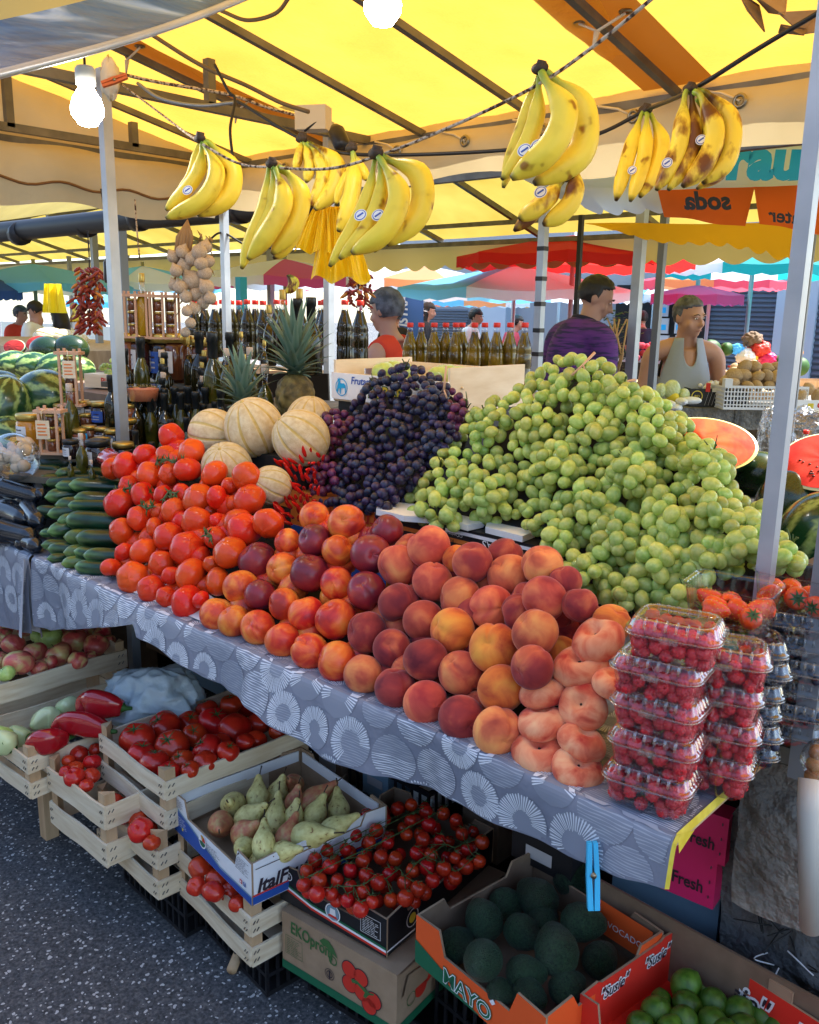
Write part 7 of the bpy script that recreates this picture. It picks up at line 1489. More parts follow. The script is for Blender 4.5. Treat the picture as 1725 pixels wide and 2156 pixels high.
def m_rasp():
    g = MB()
    def fn(t, f): return (1 - .18 * (math.pi - f) / math.pi) * (.88 + .24 * abs(math.sin(5 * t + (int(f * 1.91) % 2) * .6)) * abs(math.sin(f * 6)) - .45 * math.exp(-((math.pi - f) / .25) ** 2))
    g.ball((0, 0, 0), (1, 1, 1.1), 30, 20, fn=fn); return g.mesh('raspberry', ['raspberry'])
RSP = m_rasp(); g = MB(); g.ball((0, 0, 0), 1, 12, 8); BLU = g.mesh('blueberry', ['blueberry'])
_rc = [0]
def punnet(label, c, rot, kind, group, nvis):
    tub, lid = TUBR if kind == 'r' else TUBB; w, d, h = (.130, .097, .040) if kind == 'r' else (.118, .09, .018)
    b = thing('berry_punnet', label, 'punnet', tuple(c), rot, group); link('tub', tub, b); link('lid', lid, b)
    g = MB(); g.box((-.012, -d / 2 - .006, h - .002), (.012, -d / 2, h + .006)); g.build('latch', 'clear', b)
    q = random.Random(hash(label) % 999 if 0 else int(c[2] * 1e4)); X = TM(tuple(c), rot)
    if kind == 'r':
        # berries pressed against the walls and the lid are single things; the unseen core is one mass
        r = .0100; n = 0; pos = []
        for zz in (.011, .026, .041):
            k = nvis
            for i in range(k):
                u = (i + .5 * (zz > .02)) / k; x, y = rrect(u, w * .84 - r * 2.1, d * .82 - r * 2.1, .008)
                if y > .012 and x < .02: continue
                pos.append((x * (1 + .1 * zz / .05), y * (1 + .12 * zz / .05), zz))
        for (x, y, zz) in pos:
            o = link('raspberry', RSP, None, X @ Vector((x + q.uniform(-.002, .002), y + q.uniform(-.002, .002), zz + q.uniform(-.003, .003))), (q.uniform(0, 6), q.uniform(0, 6), q.uniform(0, 6)), r * q.uniform(.92, 1.1)); tag(o, 'red raspberry in the %s punnet of the %s' % (label.split(', ')[2].replace(' one', ''), label.split(', ')[1]), 'raspberry', 'raspberries in punnets'); _rc[0] += 1
        g = MB()
        for i in range(64):
            x, y, zz = q.uniform(-w * .36, w * .36), q.uniform(-d * .33, d * .34), q.uniform(.012, .050); g.ball((x, y, zz), .0092, 16, 12, fn=lambda t, f: .88 + .24 * abs(math.sin(4 * t)) * abs(math.sin(5 * f)))
        tag(g.build('raspberry_filling', 'raspberry', None, c, (0, 0, rot)), 'mass of raspberries inside the %s punnet of the %s' % (label.split(', ')[2].replace(' one', ''), label.split(', ')[1]), 'raspberries', None, 'stuff')
    else:
        g = MB()
        for i in range(120): g.ball((q.uniform(-w * .40, w * .40), q.uniform(-d * .38, d * .38), q.uniform(.008, .028)), q.uniform(.006, .0078), 9, 6)
        tag(g.build('blueberry_filling', 'blueberry', None, c, (0, 0, rot)), 'dark blueberries filling the %s punnet of the %s' % (label.split(', ')[2].replace(' up', ''), label.split(', ')[1]), 'blueberries', None, 'stuff')
    return b
c0 = atZ(1356, 1690, TZ + .01); pit = .0555
offs = [(-.0, 0, R(9)), (.002, .004, R(10)), (-.0, .008, R(6)), (-.002, .004, R(9)), (.012, .012, R(14))]
names = ['bottom', 'second from bottom', 'middle', 'second from top', 'top']
for k in range(5): punnet('clear punnet of raspberries, front stack, %s one' % names[k], (c0.x + offs[k][0], c0.y + .02 + offs[k][1], TZ + .004 + k * pit), offs[k][2], 'r', 'raspberry punnets in two stacks', 15)
for k in range(4): punnet('clear punnet of raspberries, rear stack, %s one' % ['bottom', 'second from bottom', 'second from top', 'top'][k], (c0.x + .040 + .004 * (k % 2), c0.y + .130, TZ + .004 + k * pit), R(12 + 3 * k), 'r', 'raspberry punnets in two stacks', 12)
s1 = atZ(1553, 1600, TZ); s2 = atZ(1655, 1560, TZ)
def bstack(s, n, nm, pit2, r0):
    for k in range(n): punnet('clear punnet of blueberries, %s, %s level up' % (nm, od(k + 1)), (s.x + .004 * math.sin(k * 2.1), s.y + .004 * math.cos(k * 3), TZ + .004 + k * pit2), r0 + .06 * math.sin(k * 1.7), 'b', 'blueberry punnets in two stacks', 0)
bstack(s1, 6, 'near stack', .034, R(25)); bstack(s2, 6, 'far stack', .038, R(15))
def m_straw(seed):
    g = MB(); q = random.Random(seed)
    g.lathe([(0, -1.15), (.3, -1.0), (.62, -.6), (.88, -.05), (.95, .35), (.82, .7), (.5, .86), (0, .84)], 22)
    for i in range(60):
        f = (i + .5) / 60; z = -1.0 + 1.6 * f; a = i * 2.4; rr_ = .30 + .68 * min(1, (f * 1.55)) ** .8 if z < .35 else .9; rr_ = [r_ for zz, r_ in ((-.9, .40), (-.6, .62), (-.3, .76), (0, .88), (.35, .95), (9, .86)) if z <= zz][0]
        g.ball((rr_ * math.cos(a), rr_ * math.sin(a), z), (.035, .035, .05), 5, 3, 1)
    return g.mesh('strawberry', ['strawberry', 'ink_yellow'])
STR = [m_straw(1)]; g = MB()
for k in range(8):
    a = k * .785; d = Vector((math.cos(a), math.sin(a), 0)); w = Vector((-d.y, d.x, 0)); v = []
    for i in range(4): f = i / 3; p = d * (.75 * f) + Vector((0, 0, .84 + .10 * math.sin(f * 3))); ww = .17 * math.sin(.5 + 2.6 * f) * (1 - f * .8); v += [p + w * ww, p - w * ww]
    g.add(v, [(2 * i, 2 * i + 1, 2 * i + 3, 2 * i + 2) for i in range(3)])
g.tube([(0, 0, .84), (0, .05, 1.15)], .05, 5); SCX = g.mesh('calyx', ['leaf'])
def straws(label, c, rot, nm, n=20, seed=0):
    b = thing('berry_punnet', label, 'punnet', tuple(c), rot, 'open strawberry punnets'); link('tub', TUBS[0], b); q = random.Random(seed); X = TM(tuple(c), rot); P = []; out = []
    for k in range(900):
        if len(P) >= n: break
        lv = len(P) // (n // 3 + 1); p = Vector((q.uniform(-.046, .046), q.uniform(-.032, .032), .020 + .024 * lv + q.uniform(-.003, .004)))
        if all((p - o).length > .029 for o in P): P.append(p)
    for i, p in enumerate(P):
        o = link('strawberry', STR[0], None, X @ p, aim((q.uniform(-1, 1), q.uniform(-1, 1), q.uniform(-.8, .6)), q.uniform(0, 6)), None); r2_ = .0185 * q.uniform(.9, 1.12); o.scale = (r2_, r2_, r2_ * 1.22); link('calyx', SCX, o); tag(o, None, 'strawberry', 'strawberries in open punnets'); o['look'] = 'orange red strawberry'; out.append(o)
    rowlabels(out, '{look} in the ' + nm + ', {row} row down, {n} from left', 4)
zt1 = TZ + .004 + 6 * .034; zt2 = TZ + .004 + 6 * .038
straws('open clear punnet of strawberries on the near blueberry stack', (s1.x - .035, s1.y + .0, zt1 + .018), R(8), 'near punnet', 22, 3)
straws('open clear punnet of strawberries on the far blueberry stack behind the post', (s2.x - .005, s2.y + .0, zt2 + .002), R(5), 'far punnet', 22, 5)
p = atZ(1715, 1190, zt2 + .03); o = link('strawberry', STR[0], None, p + Vector((.06, .05, 0)), (1, .4, 0), .018); tag(o, 'lone strawberry at the right picture edge behind the far punnet', 'strawberry')
g = MB(); g.box((p.x - .02, p.y + .0, TZ), (p.x + .2, p.y + .12, zt2 + .03)); tag(g.build('fruit_carton', 'plastic_black', at=p), 'dark box at the right edge behind the strawberries', 'carton')
"""ledge board that carries the blueberry stacks beyond the cloth"""
g = MB(); g.box((-.62, 1.42, TZ - .03), (-.30, 1.95, TZ)); tag(g.build('side_board', 'steel_dark', at=(-.6, 1.45, TZ - .03)), 'dark board carrying the far blueberry stack beside the cloth', 'board')
# ---------------------------------------------------------------- far setting: facade, umbrellas, poles
def umbrella(x, y, t, rpx, drop, cols_, label, n=8, pole=True, zb=0, flap=.10, rot=0, mp='steel_grey', group='market umbrellas in the background', tilt=(0, 0, 0)):
    c = atT(x, y, t); R_ = rpx * t / F; H_ = drop * t / F; b = thing('market_umbrella', label, 'umbrella', (c.x, c.y, 0), 0, group); b['group'] = group
    for k in range(n):
        a0 = k * 6.2832 / n + rot; a1 = a0 + 6.2832 / n; g = MB()
        def fn(u, v):
            a = a0 + (a1 - a0) * u; sag = .06 * R_ * math.sin(u * math.pi) * v; rr_ = R_ * v * (1 - .07 * math.sin(u * math.pi) * v); return (rr_ * math.cos(a), rr_ * math.sin(a), c.z - H_ * v ** 1.15 - sag * .4)
        g.grid(fn, 8, 8); g.grid(lambda u, v: tuple(Vector(fn(u, 1)) + Vector((0, 0, -flap * v * (1 - .25 * math.sin(u * math.pi * 3) ** 2)))), 8, 2); g.build('panel', cols_[k % len(cols_)], b)
    g = MB()
    for k in range(n): a = k * 6.2832 / n + rot; g.tube([(0, 0, c.z - .03), (R_ * .98 * math.cos(a), R_ * .98 * math.sin(a), c.z - H_ - .02)], .008, 5)
    g.build('ribs', mp, b)
    g = MB(); g.tube([(0, 0, zb), (0, 0, c.z + .05)], .022, 10); g.build('pole', mp, b); return b
for a in [(1085, 560, 9.0, 260, 50, ['umb_white', 'umb_white', 'umb_cyan'], 'big white and pale cyan umbrella in the centre background'), (1210, 495, 8.0, 250, 45, ['umb_red'], 'large red umbrella behind the purple shirted man'),
          (1590, 520, 8.6, 190, 40, ['umb_teal', 'umb_teal', 'umb_white'], 'teal green umbrella right of the red one'), (1500, 568, 10.5, 150, 22, ['umb_pink', 'umb_pink', 'umb_peach'], 'pink umbrella above the man in the singlet'),
          (900, 560, 10.5, 160, 30, ['umb_peach', 'umb_white'], 'peach and white umbrella right of the yellow bags'), (1010, 605, 12.5, 110, 25, ['umb_peach', 'umb_white', 'umb_cyan'], 'small pale umbrella beyond the peach one'),
          (600, 545, 9.5, 210, 40, ['umb_magenta', 'umb_white', 'umb_white'], 'magenta and white umbrella behind the garlic braid'), (300, 560, 11, 170, 35, ['umb_cyan', 'umb_white'], 'pale cyan umbrella behind the left posts'),
          (70, 555, 10, 220, 40, ['umb_cyan', 'umb_cyan', 'umb_white'], 'light blue umbrella at the far left'), (-20, 580, 9, 60, 30, ['umb_blue'], 'dark blue umbrella edge at the left border'), (230, 620, 14, 90, 14, ['umb_cyan'], 'small cyan umbrella far down the left lane'),
          (1380, 600, 12, 90, 20, ['umb_white', 'umb_cyan'], 'white cyan umbrella between the two grey poles'), (760, 575, 13, 160, 20, ['umb_red', 'umb_magenta'], 'red umbrella deep behind the oil bottles'), (1180, 590, 12.5, 150, 28, ['umb_cyan', 'umb_white'], 'aqua umbrella behind the dark haired man'),
          (1470, 600, 8.8, 100, 20, ['umb_magenta'], 'dark pink umbrella under the pink one')]: umbrella(*a, rot=rnd.uniform(0, .7))
def pole(x, y0, y1, t, w, label, m='steel_post', tapes=(), zb=None, zt=None):
    p = atT(x, y1, t); zt = atT(x, y0, t).z if zt is None else zt
    b = thing('canopy_pole', label, 'pole', (p.x, p.y, 0)); w_ = w * t / F; g = MB(); g.box((-w_ / 2, -w_ / 2, 0 if zb is None else zb), (w_ / 2, w_ / 2, zt)); b_ = g.build('shaft', m, b)
    for ty in tapes: z = atT(x, ty, t).z; g = MB(); e = w_ / 2 + .002; g.box((-e, -e, z - .011), (e, e, z + .011)); g.build('tape_band', 'black_tape', b)
pole(1131, 480, 765, 4.6, 16, 'light grey square pole wound with black tape bands', tapes=(527, 588, 640, 695, 745), zt=2.2)
pole(1327, 445, 810, 5.0, 19, 'pale lilac grey square pole right of the purple shirted man', zt=2.3)
pole(1371, 485, 835, 5.1, 14, 'darker grey square pole beside the lilac one', 'steel_grey', zt=2.25)
pole(1206, 498, 780, 6.2, 9, 'thin dark metal pole behind the purple shirted man', 'black_pipe', zt=2.25)
pole(1668, 500, 900, 5.4, 8, 'thin grey pole right of the main post', 'steel_grey', zt=2.3)
g = MB(); p = atT(508, 600, 7.5); g.box((p.x - .035, p.y - .035, 0), (p.x + .035, p.y + .035, 1.85)); tag(g.build('blue_pole', 'ink_teal', at=(p.x, p.y, 0)), 'bright turquoise pole behind the red bottle caps', 'pole')
# printed awnings at the right
wa = thing('printed_awning', 'white awning with turquoise letters and orange panels lettered backwards', 'awning', tuple(atT(1500, 400, 4.0)))
def asheet(pts, n, m, name, parent, wob=.02, scal=0):
    A, B, C_, D_ = [atT(*p) for p in pts]; nn = (B - A).cross(D_ - A).normalized(); g = MB(); o = Vector(parent.location)
    def fn(u, v):
        lo = D_.lerp(C_, u); hi = A.lerp(B, u); q = hi.lerp(lo, v * (1 + (scal * abs(math.sin(u * n * math.pi)) if scal else 0))); return tuple(q - o + nn * (wob * math.sin(u * 9 + 2 * v) * (.3 + v)))
    g.grid(fn, 60, 10); g.build(name, m, parent); return fn
W1 = asheet([(1040, 345, 4.2), (1725, 268, 3.7), (1725, 385, 3.7), (1180, 425, 4.2)], 5, 'print_white', 'white_valance', wa, .03, .12)
asheet([(1180, 395, 4.0), (1440, 395, 3.8), (1450, 440, 3.8), (1230, 440, 4.0)], 5, 'print_white', 'scalloped_edge', wa, .02, .25)
asheet([(1385, 400, 3.75), (1590, 393, 3.7), (1568, 478, 3.7), (1400, 455, 3.75)], 2, 'umb_orange', 'orange_panel', wa, .01)
asheet([(1588, 393, 3.7), (1760, 388, 3.6), (1760, 500, 3.6), (1600, 470, 3.7)], 2, 'umb_orange', 'orange_panel', wa, .01)
def lett(txt, x, y, t, s, m, parent, mirror=False, rot=0, bold=.0, name='lettering'):
    g = MB(); X = Matrix.Translation(atT(x, y, t) - Vector(parent.location)) @ CM.to_4x4() @ Matrix.Rotation(rot, 4, 'Z')
    if mirror: X = X @ Matrix.Scale(-1, 4, Vector((1, 0, 0)))
    g.text(txt, s * t / F, X, 0, bold=bold, shear=.15); g.build(name, m, parent)
lett('rau', 1605, 338, 3.6, 118, 'ink_teal', wa, bold=.012); lett("'", 1690, 322, 3.55, 110, 'ink_teal', wa, bold=.012)
lett('soda', 1492, 424, 3.62, 52, 'card_black', wa, True, bold=.004); lett('water', 1668, 458, 3.55, 40, 'card_black', wa, True, -.1, bold=.002)
ya = thing('amber_awning', 'amber yellow awning with scalloped edge under the white printed one', 'awning', tuple(atT(1530, 500, 4.6)))
asheet([(1230, 470, 4.8), (1700, 470, 4.4), (1700, 538, 4.4), (1260, 482, 4.8)], 11, 'umb_amber', 'scalloped_sheet', ya, .02, .25)
# facade behind with roller shutter, frames and a banner
fa = thing('shop_building', 'grey shop building with rolled metal shutters behind the umbrellas', 'building', (-5, 14.5, 0)); fo = fa.location
FYc = 12.5
def wall_at(x0, y0, x1, y1, t, m, name, dep=.2):
    a, b = atY(x0, y0, t), atY(x1, y1, t); g = MB(); g.box((min(a.x, b.x), t, max(0, min(a.z, b.z))), (max(a.x, b.x), t + dep, max(a.z, b.z))); return g.build(name, m, fa, at=fo)
g = MB(); a, b = atY(840, 700, FYc), atY(1900, 700, FYc); g.box((a.x, FYc, 0), (b.x + 3, FYc + .3, 3.4)); g.build('wall', 'facade', fa, at=fo)
def shut(x0, x1, yt, yb):
    a, b = atY(x0, yt, FYc - .1), atY(x1, yb, FYc - .1); g = MB(); n = 22; z0, z1 = b.z, a.z
    g.grid(lambda u, v: (a.x + (b.x - a.x) * u, FYc - .12 - .03 * abs(math.sin(v * n * math.pi)), z0 + (z1 - z0) * v), 2, n * 6); g.build('roller_shutter', 'shutter', fa, at=fo)
shut(1478, 1640, 600, 820); shut(900, 985, 650, 780); shut(1700, 1900, 600, 900)
wall_at(1640, 590, 1690, 900, FYc - .2, 'door_frame', 'door_frame', .15); wall_at(1300, 600, 1470, 880, FYc - .2, 'dark_inside', 'dark_doorway', .15); wall_at(1010, 640, 1060, 780, FYc - .2, 'door_frame', 'door_frame', .15)
for k in range(6): a = atY(1395 + (k % 2) * 38, 650 + (k // 2) * 36, FYc - .25); g = MB(); g.box((a.x - .09, FYc - .25, a.z - .11), (a.x + .09, FYc - .22, a.z + .11)); g.box((a.x - .06, FYc - .256, a.z - .06), (a.x + .06, FYc - .251, a.z + .02), 1); g.build('window_poster', ['ink_grey', 'ink_teal'], fa, at=fo)
ba = thing('blue_banner', 'dark blue upright banner with pale vertical lettering', 'banner', tuple(atT(862, 660, 9.5))); g = MB(); g.add([atT(838, 606, 9.5) - ba.location, atT(892, 606, 9.5) - ba.location, atT(892, 770, 9.5) - ba.location, atT(838, 770, 9.5) - ba.location], [(0, 1, 2, 3)], 0, False); g.build('banner_sheet', 'banner_blue', ba)
lett('ISTRA', 850, 655, 9.45, 26, 'ink_grey', ba, False, R(90), .004)
# stone counter with produce at the right
ctz = 1.0; a = atZ(1385, 858, ctz); b = atZ(1650, 862, ctz); dcx = (b - a).normalized(); dcx.z = 0; ang = math.atan2(dcx.y, dcx.x); t_a = px(a)[2]
CT = thing('stone_counter', 'long grey concrete market counter on block legs', 'counter', tuple(a), ang)
g = MB(); g.box((-1.2, 0, -.14), (.52, 1.0, 0)); g.box((.525, 0, -.14), (2.6, 1.0, 0)); g.build('slab', 'concrete', CT)
g = MB()
for x in (-1.0, .35, 1.6): g.box((x, .08, -ctz), (x + .14, .9, -.142))
g.build('leg_blocks', 'concrete_dark', CT); g = MB(); g.box((-1.2, .95, -ctz), (2.6, .98, -.142)); g.build('back_panel', 'dark_inside', CT)
def onC(x, y, z=0): return CT.matrix_basis @ Vector((x, y, z))
def cpos(px_, py_, dz=0): return atZ(px_, py_, ctz + dz)
# black crate with garlic, white basket of potatoes, carton at right
def oncounter(name, label, cat, pxl, pyb, w, d, h, kind):
    p = cpos(pxl, pyb, .003); bb = thing(name, label, cat, tuple(p), ang)
    if kind == 'basket':
        for (ax_, fx) in (('x', 0), ('x', d - .006), ('y', 0), ('y', w - .006)):
            g = MB(); L2 = w if ax_ == 'x' else d; n = int(L2 / .022)
            for i in range(n + 1):
                q_ = i * (L2 - .007) / n; (g.box((q_, fx, 0), (q_ + .007, fx + .005, h)) if ax_ == 'x' else g.box((fx, q_, 0), (fx + .005, q_ + .007, h)))
            for j in range(6):
                z = j * (h - .010) / 5; (g.box((.0, fx - .001, z), (L2, fx + .006, z + (.016 if j in (0, 5) else .007))) if ax_ == 'x' else g.box((fx - .001, .007, z), (fx + .006, L2 - .007, z + .008)))
            g.build('lattice_wall', 'plastic_white', bb)
        g = MB(); g.box((0, -.002, h), (.05, .05, h + .05)); g.build('corner_post', 'plastic_white', bb)
    else:
        g = MB(); g.box((0, 0, 0), (w, .006, h)); g.box((0, d, 0), (w, d + .006, h)); g.box((0, .007, 0), (.006, d, h)); g.box((w - .006, .007, 0), (w, d, h)); g.box((.01, .01, .001), (w - .01, d - .01, .008)); g.build('side_panels', kind, bb)
    return bb, p
k1, kp1 = oncounter('black_carton', 'black carton with gold round badge and diagonal lines on the counter', 'carton', 1452, 856, .40, .35, .12, 'card_black')
g = MB(); X3 = frame((0, -.002, 0), (1, 0, 0), (0, 0, 1)); circ(g, X3, .045, .07, .038, 0, .0, r2=.033); g.text('BIO', .022, X3 @ Matrix.Translation((.045, .07, 0)), 0)
for i in range(12): quadp(g, X3, [(.10 + i * .024, .01), (.102 + i * .024, .01), (.125 + i * .024, .105), (.123 + i * .024, .105)], 1)
g.box((.10, -.003, .10), (.13, -.001, .16), 2); g.box((.145, -.003, .10), (.20, -.001, .125), 3); g.build('printed_pattern', ['ink_yellow', 'ink_grey', 'card_red', 'ink_white'], k1)
k2, kp2 = oncounter('white_basket', 'white plastic lattice basket heaped with potatoes', 'basket', 1522, 862, .56, .36, .15, 'basket')
k3, kp3 = oncounter('white_carton', 'white carton with yellow grape picture right of the main post', 'carton', 1676, 868, .36, .34, .08, 'ink_white')
g = MB(); [circ(g, X3, .08 + .012 * (i % 3), .03 + .011 * (i // 3), .008, 0, .0) for i in range(9)]; g.text('CA', .05, X3 @ Matrix.Translation((.17, .045, 0)), 1, bold=.003); g.build('printed_pattern', ['ink_yellow', 'ink_red'], k3)
k4, kp4 = oncounter('wooden_crate', 'small wooden crate of potatoes beyond the white carton', 'crate', 1680, 835, .35, .3, .12, 'wood_post')
sph = MB(); sph.ball((0, 0, 0), (1, 1, 1.3), 18, 12, fn=lambda t, f: 1 + .08 * math.cos(2 * t + f)); PT = sph.mesh('potato', ['potato']); WG = MB(); WG.ball((0, 0, 0), (1, 1, .85), 14, 10); WGm = WG.mesh('garlic_bulb', ['ink_white'])
def pile(base, dxs, n, r, me, name, cat, group, look, rows, seed, levels, zj=0):
    q = random.Random(seed); out = []; X = base.matrix_basis
    for (cnt, x0, x1, y0, y1, z) in levels:
        for i in range(cnt):
            p = X @ Vector((x0 + (x1 - x0) * (i + .5) / cnt + q.uniform(-.012, .012), q.uniform(y0, y1), z + q.uniform(-.008, .008))); o = link(name, me, None, p, (q.uniform(0, 6), q.uniform(0, 6), q.uniform(0, 6)), r * q.uniform(.85, 1.15)); tag(o, None, cat, group); o['look'] = look; out.append(o)
    rowlabels(out, '{look}, {row} row down, {n} from left', rows)
pile(k2, 0, 0, .040, PT, 'potato', 'potato', 'potatoes in the white basket', 'brown potato heaped in the white basket', 4, 1, [(6, .05, .53, .06, .09, .155), (6, .05, .53, .15, .18, .17), (6, .08, .50, .10, .14, .215), (5, .10, .50, .2, .24, .20), (4, .14, .46, .15, .2, .265)])
pile(k1, 0, 0, .018, WGm, 'garlic_bulb', 'garlic', 'white garlic bulbs in the black carton', 'small white garlic bulb in the black carton', 4, 2, [(9, .10, .39, .05, .08, .125), (9, .10, .39, .11, .15, .135), (8, .12, .39, .18, .22, .14), (7, .14, .38, .25, .29, .14)])
pile(k3, 0, 0, .038, PT, 'potato', 'potato', 'dark potatoes at the right edge', 'dark potato at the right picture edge', 2, 3, [(3, .03, .30, .08, .12, .10), (3, .03, .30, .18, .22, .13)])
# loose produce near the singlet man
def blob(name, label, cat, x, y, r, t, m, s=(1, 1, 1), grp=None): o = tag(link(name, BLM, None, atT(x, y, t), (0, 0, rnd.uniform(0, 6)), tuple(r * t / F * q_ for q_ in s)), label, cat, grp); o.data = BLM.copy(); o.data.materials.clear(); o.data.materials.append(M(m)); return o
g = MB(); g.ball((0, 0, 0), (1, 1, 1), 24, 16, fn=lambda t, f: 1 + .09 * math.cos(3 * t) * math.sin(f)); BLM = g.mesh('fruit', ['apple'])
T_ = 5.9
for k, (x, y, r, m, lb) in enumerate([(1415, 820, 17, 'pepper_pale', 'pale green pepper in front of the singlet man, middle'), (1418, 836, 13, 'ink_yellow', 'yellow pepper in front of the singlet man'), (1440, 832, 12, 'pepper_pale', 'small pale pepper touching the singlet'), (1375, 838, 13, 'apple_green', 'green white pepper left of the darker grey pole'), (1360, 846, 11, 'pepper_pale', 'lowest pale pepper at the counter left end'), (1392, 822, 13, 'pepper_pale', 'pale pepper behind the darker grey pole')]): blob('pepper', lb, 'pepper', x, y, r, T_, m, (1, 1, 1.2), 'peppers on the stone counter')
for k, (x, y) in enumerate([(1405, 850), (1437, 845), (1425, 858), (1455, 843)]): blob('seed_bag', 'clear bag of dried beans on the counter, %s from left' % ('leftmost', 'third', 'second', 'fourth')[k], 'bag', x, y, 16, T_ - .1, 'foam', (1.3, .8, .5), 'bags of beans on the counter')
for k, x in enumerate((1499, 1531, 1561)): stand('red', x, 770, 822, 6.3, 'red capped little oil bottle behind the potatoes, %s from left' % od(k + 1), 'little oil bottles on the counter')
q = random.Random(6)
for k in range(34):
    x, y = q.uniform(1500, 1625), q.uniform(765, 815); o = link('potato', PT, None, atT(x, y, 6.9), (q.uniform(0, 6), q.uniform(0, 6), 0), q.uniform(7, 11) * 6.9 / F); tag(o, None, 'potato', 'potatoes piled behind the oil bottles'); o['look'] = 'far potato behind the oil bottles'
rowlabels([o for o in COL.objects if o.get('group') == 'potatoes piled behind the oil bottles'], '{look}, {row} row down, {n} from left', 3)
g = MB(); a = atT(1560, 850, 7.0); g.box((a.x - 1.6, a.y - .35, 0), (a.x + 1.3, a.y + .9, atT(1560, 812, 7.0).z)); tag(g.build('back_stand', 'wood_post', at=(a.x, a.y, 0)), 'wooden stand of potatoes and greens behind the counter', 'stand')
for k, (x, y, r, m, lb) in enumerate([(1600, 735, 22, 'ink_red', 'red plastic bag on the back stand'), (1616, 755, 18, 'card_pink', 'magenta plastic bag below the red one'), (1570, 750, 20, 'ink_white', 'white plastic bag on the back stand'), (1552, 735, 14, 'umb_cyan', 'light blue bag on the back stand'), (1585, 752, 11, 'ink_yellow', 'yellow bag between white and magenta bags'), (1585, 715, 20, 'cardboard_dark', 'dark brown sack behind the red bag')]): bag('plastic_bag', lb, 'plastic bag', atT(x, y, 7.0), (r * 7 / F, r * 7 / F, r * .8 * 7 / F), m, k + 20)
for k, (x, y, r, lb) in enumerate([(1495, 737, 22, 'head of greens on the back stand, left'), (1530, 735, 14, 'small green head on the back stand'), (1650, 770, 24, 'green cabbage right of the main post'), (1682, 772, 20, 'dark green melon at the right edge')]): blob('cabbage', lb, 'greens', x, y, r, 7.0, 'leaf')
for k, (x, y) in enumerate([(1660, 745), (1682, 742)]): blob('orange', 'bright orange fruit above the cabbages, %s' % ('left', 'right')[k], 'orange', x, y, 10, 7.2, 'umb_amber')
# mixed crates behind the lilac pole
for k in range(22):
    x, y = q.uniform(1330, 1376), q.uniform(725, 765); blob('onion', 'far pinkish onion between the grey poles', 'onion', x, y, 7, 7.6, 'umb_pink', (1, 1, 1), 'pink onions between the grey poles')
g = MB(); a = atT(1350, 800, 7.6); g.box((a.x - .5, a.y - .1, 0), (a.x + .3, a.y + .6, atT(1350, 762, 7.6).z)); tag(g.build('crate_stack', 'plastic_black', at=(a.x, a.y, 0)), 'dark crates stacked between the grey poles', 'crates')
# leafy plant beside the purple shirted man
pl = thing('leafy_plant', 'bushy green potted plant behind the purple shirted man', 'plant', tuple(atT(1290, 830, 6.6))); g = MB(); q = random.Random(9)
for k in range(420):
    x, y = q.gauss(1290, 17), q.uniform(655, 800); p = atT(x, y, 6.6 + q.uniform(-.15, .15)) - pl.location; a_ = q.uniform(0, 6.28); d = Vector((math.cos(a_), math.sin(a_), q.uniform(-.6, .6))).normalized() * q.uniform(.02, .045); s = d.cross(Vector((0, 0, 1))).normalized() * .014; g.add([p, p + d * .5 + s, p + d, p + d * .5 - s], [(0, 1, 2, 3)])
g.build('leaves', 'leaf', pl); g = MB(); [g.tube([(0, 0, 0), (q.uniform(-.06, .06), q.uniform(-.06, .06), .3), (q.uniform(-.1, .1), 0, .55)], .006, 5) for _ in range(6)]; g.build('stems', 'wood_post', pl)
g = MB(); a = atT(1290, 830, 6.6); g.box((a.x - .3, a.y - .2, 0), (a.x + .3, a.y + .3, a.z)); tag(g.build('stand', 'dark_inside', at=(a.x, a.y, 0)), 'dark stand under the bushy plant', 'stand')

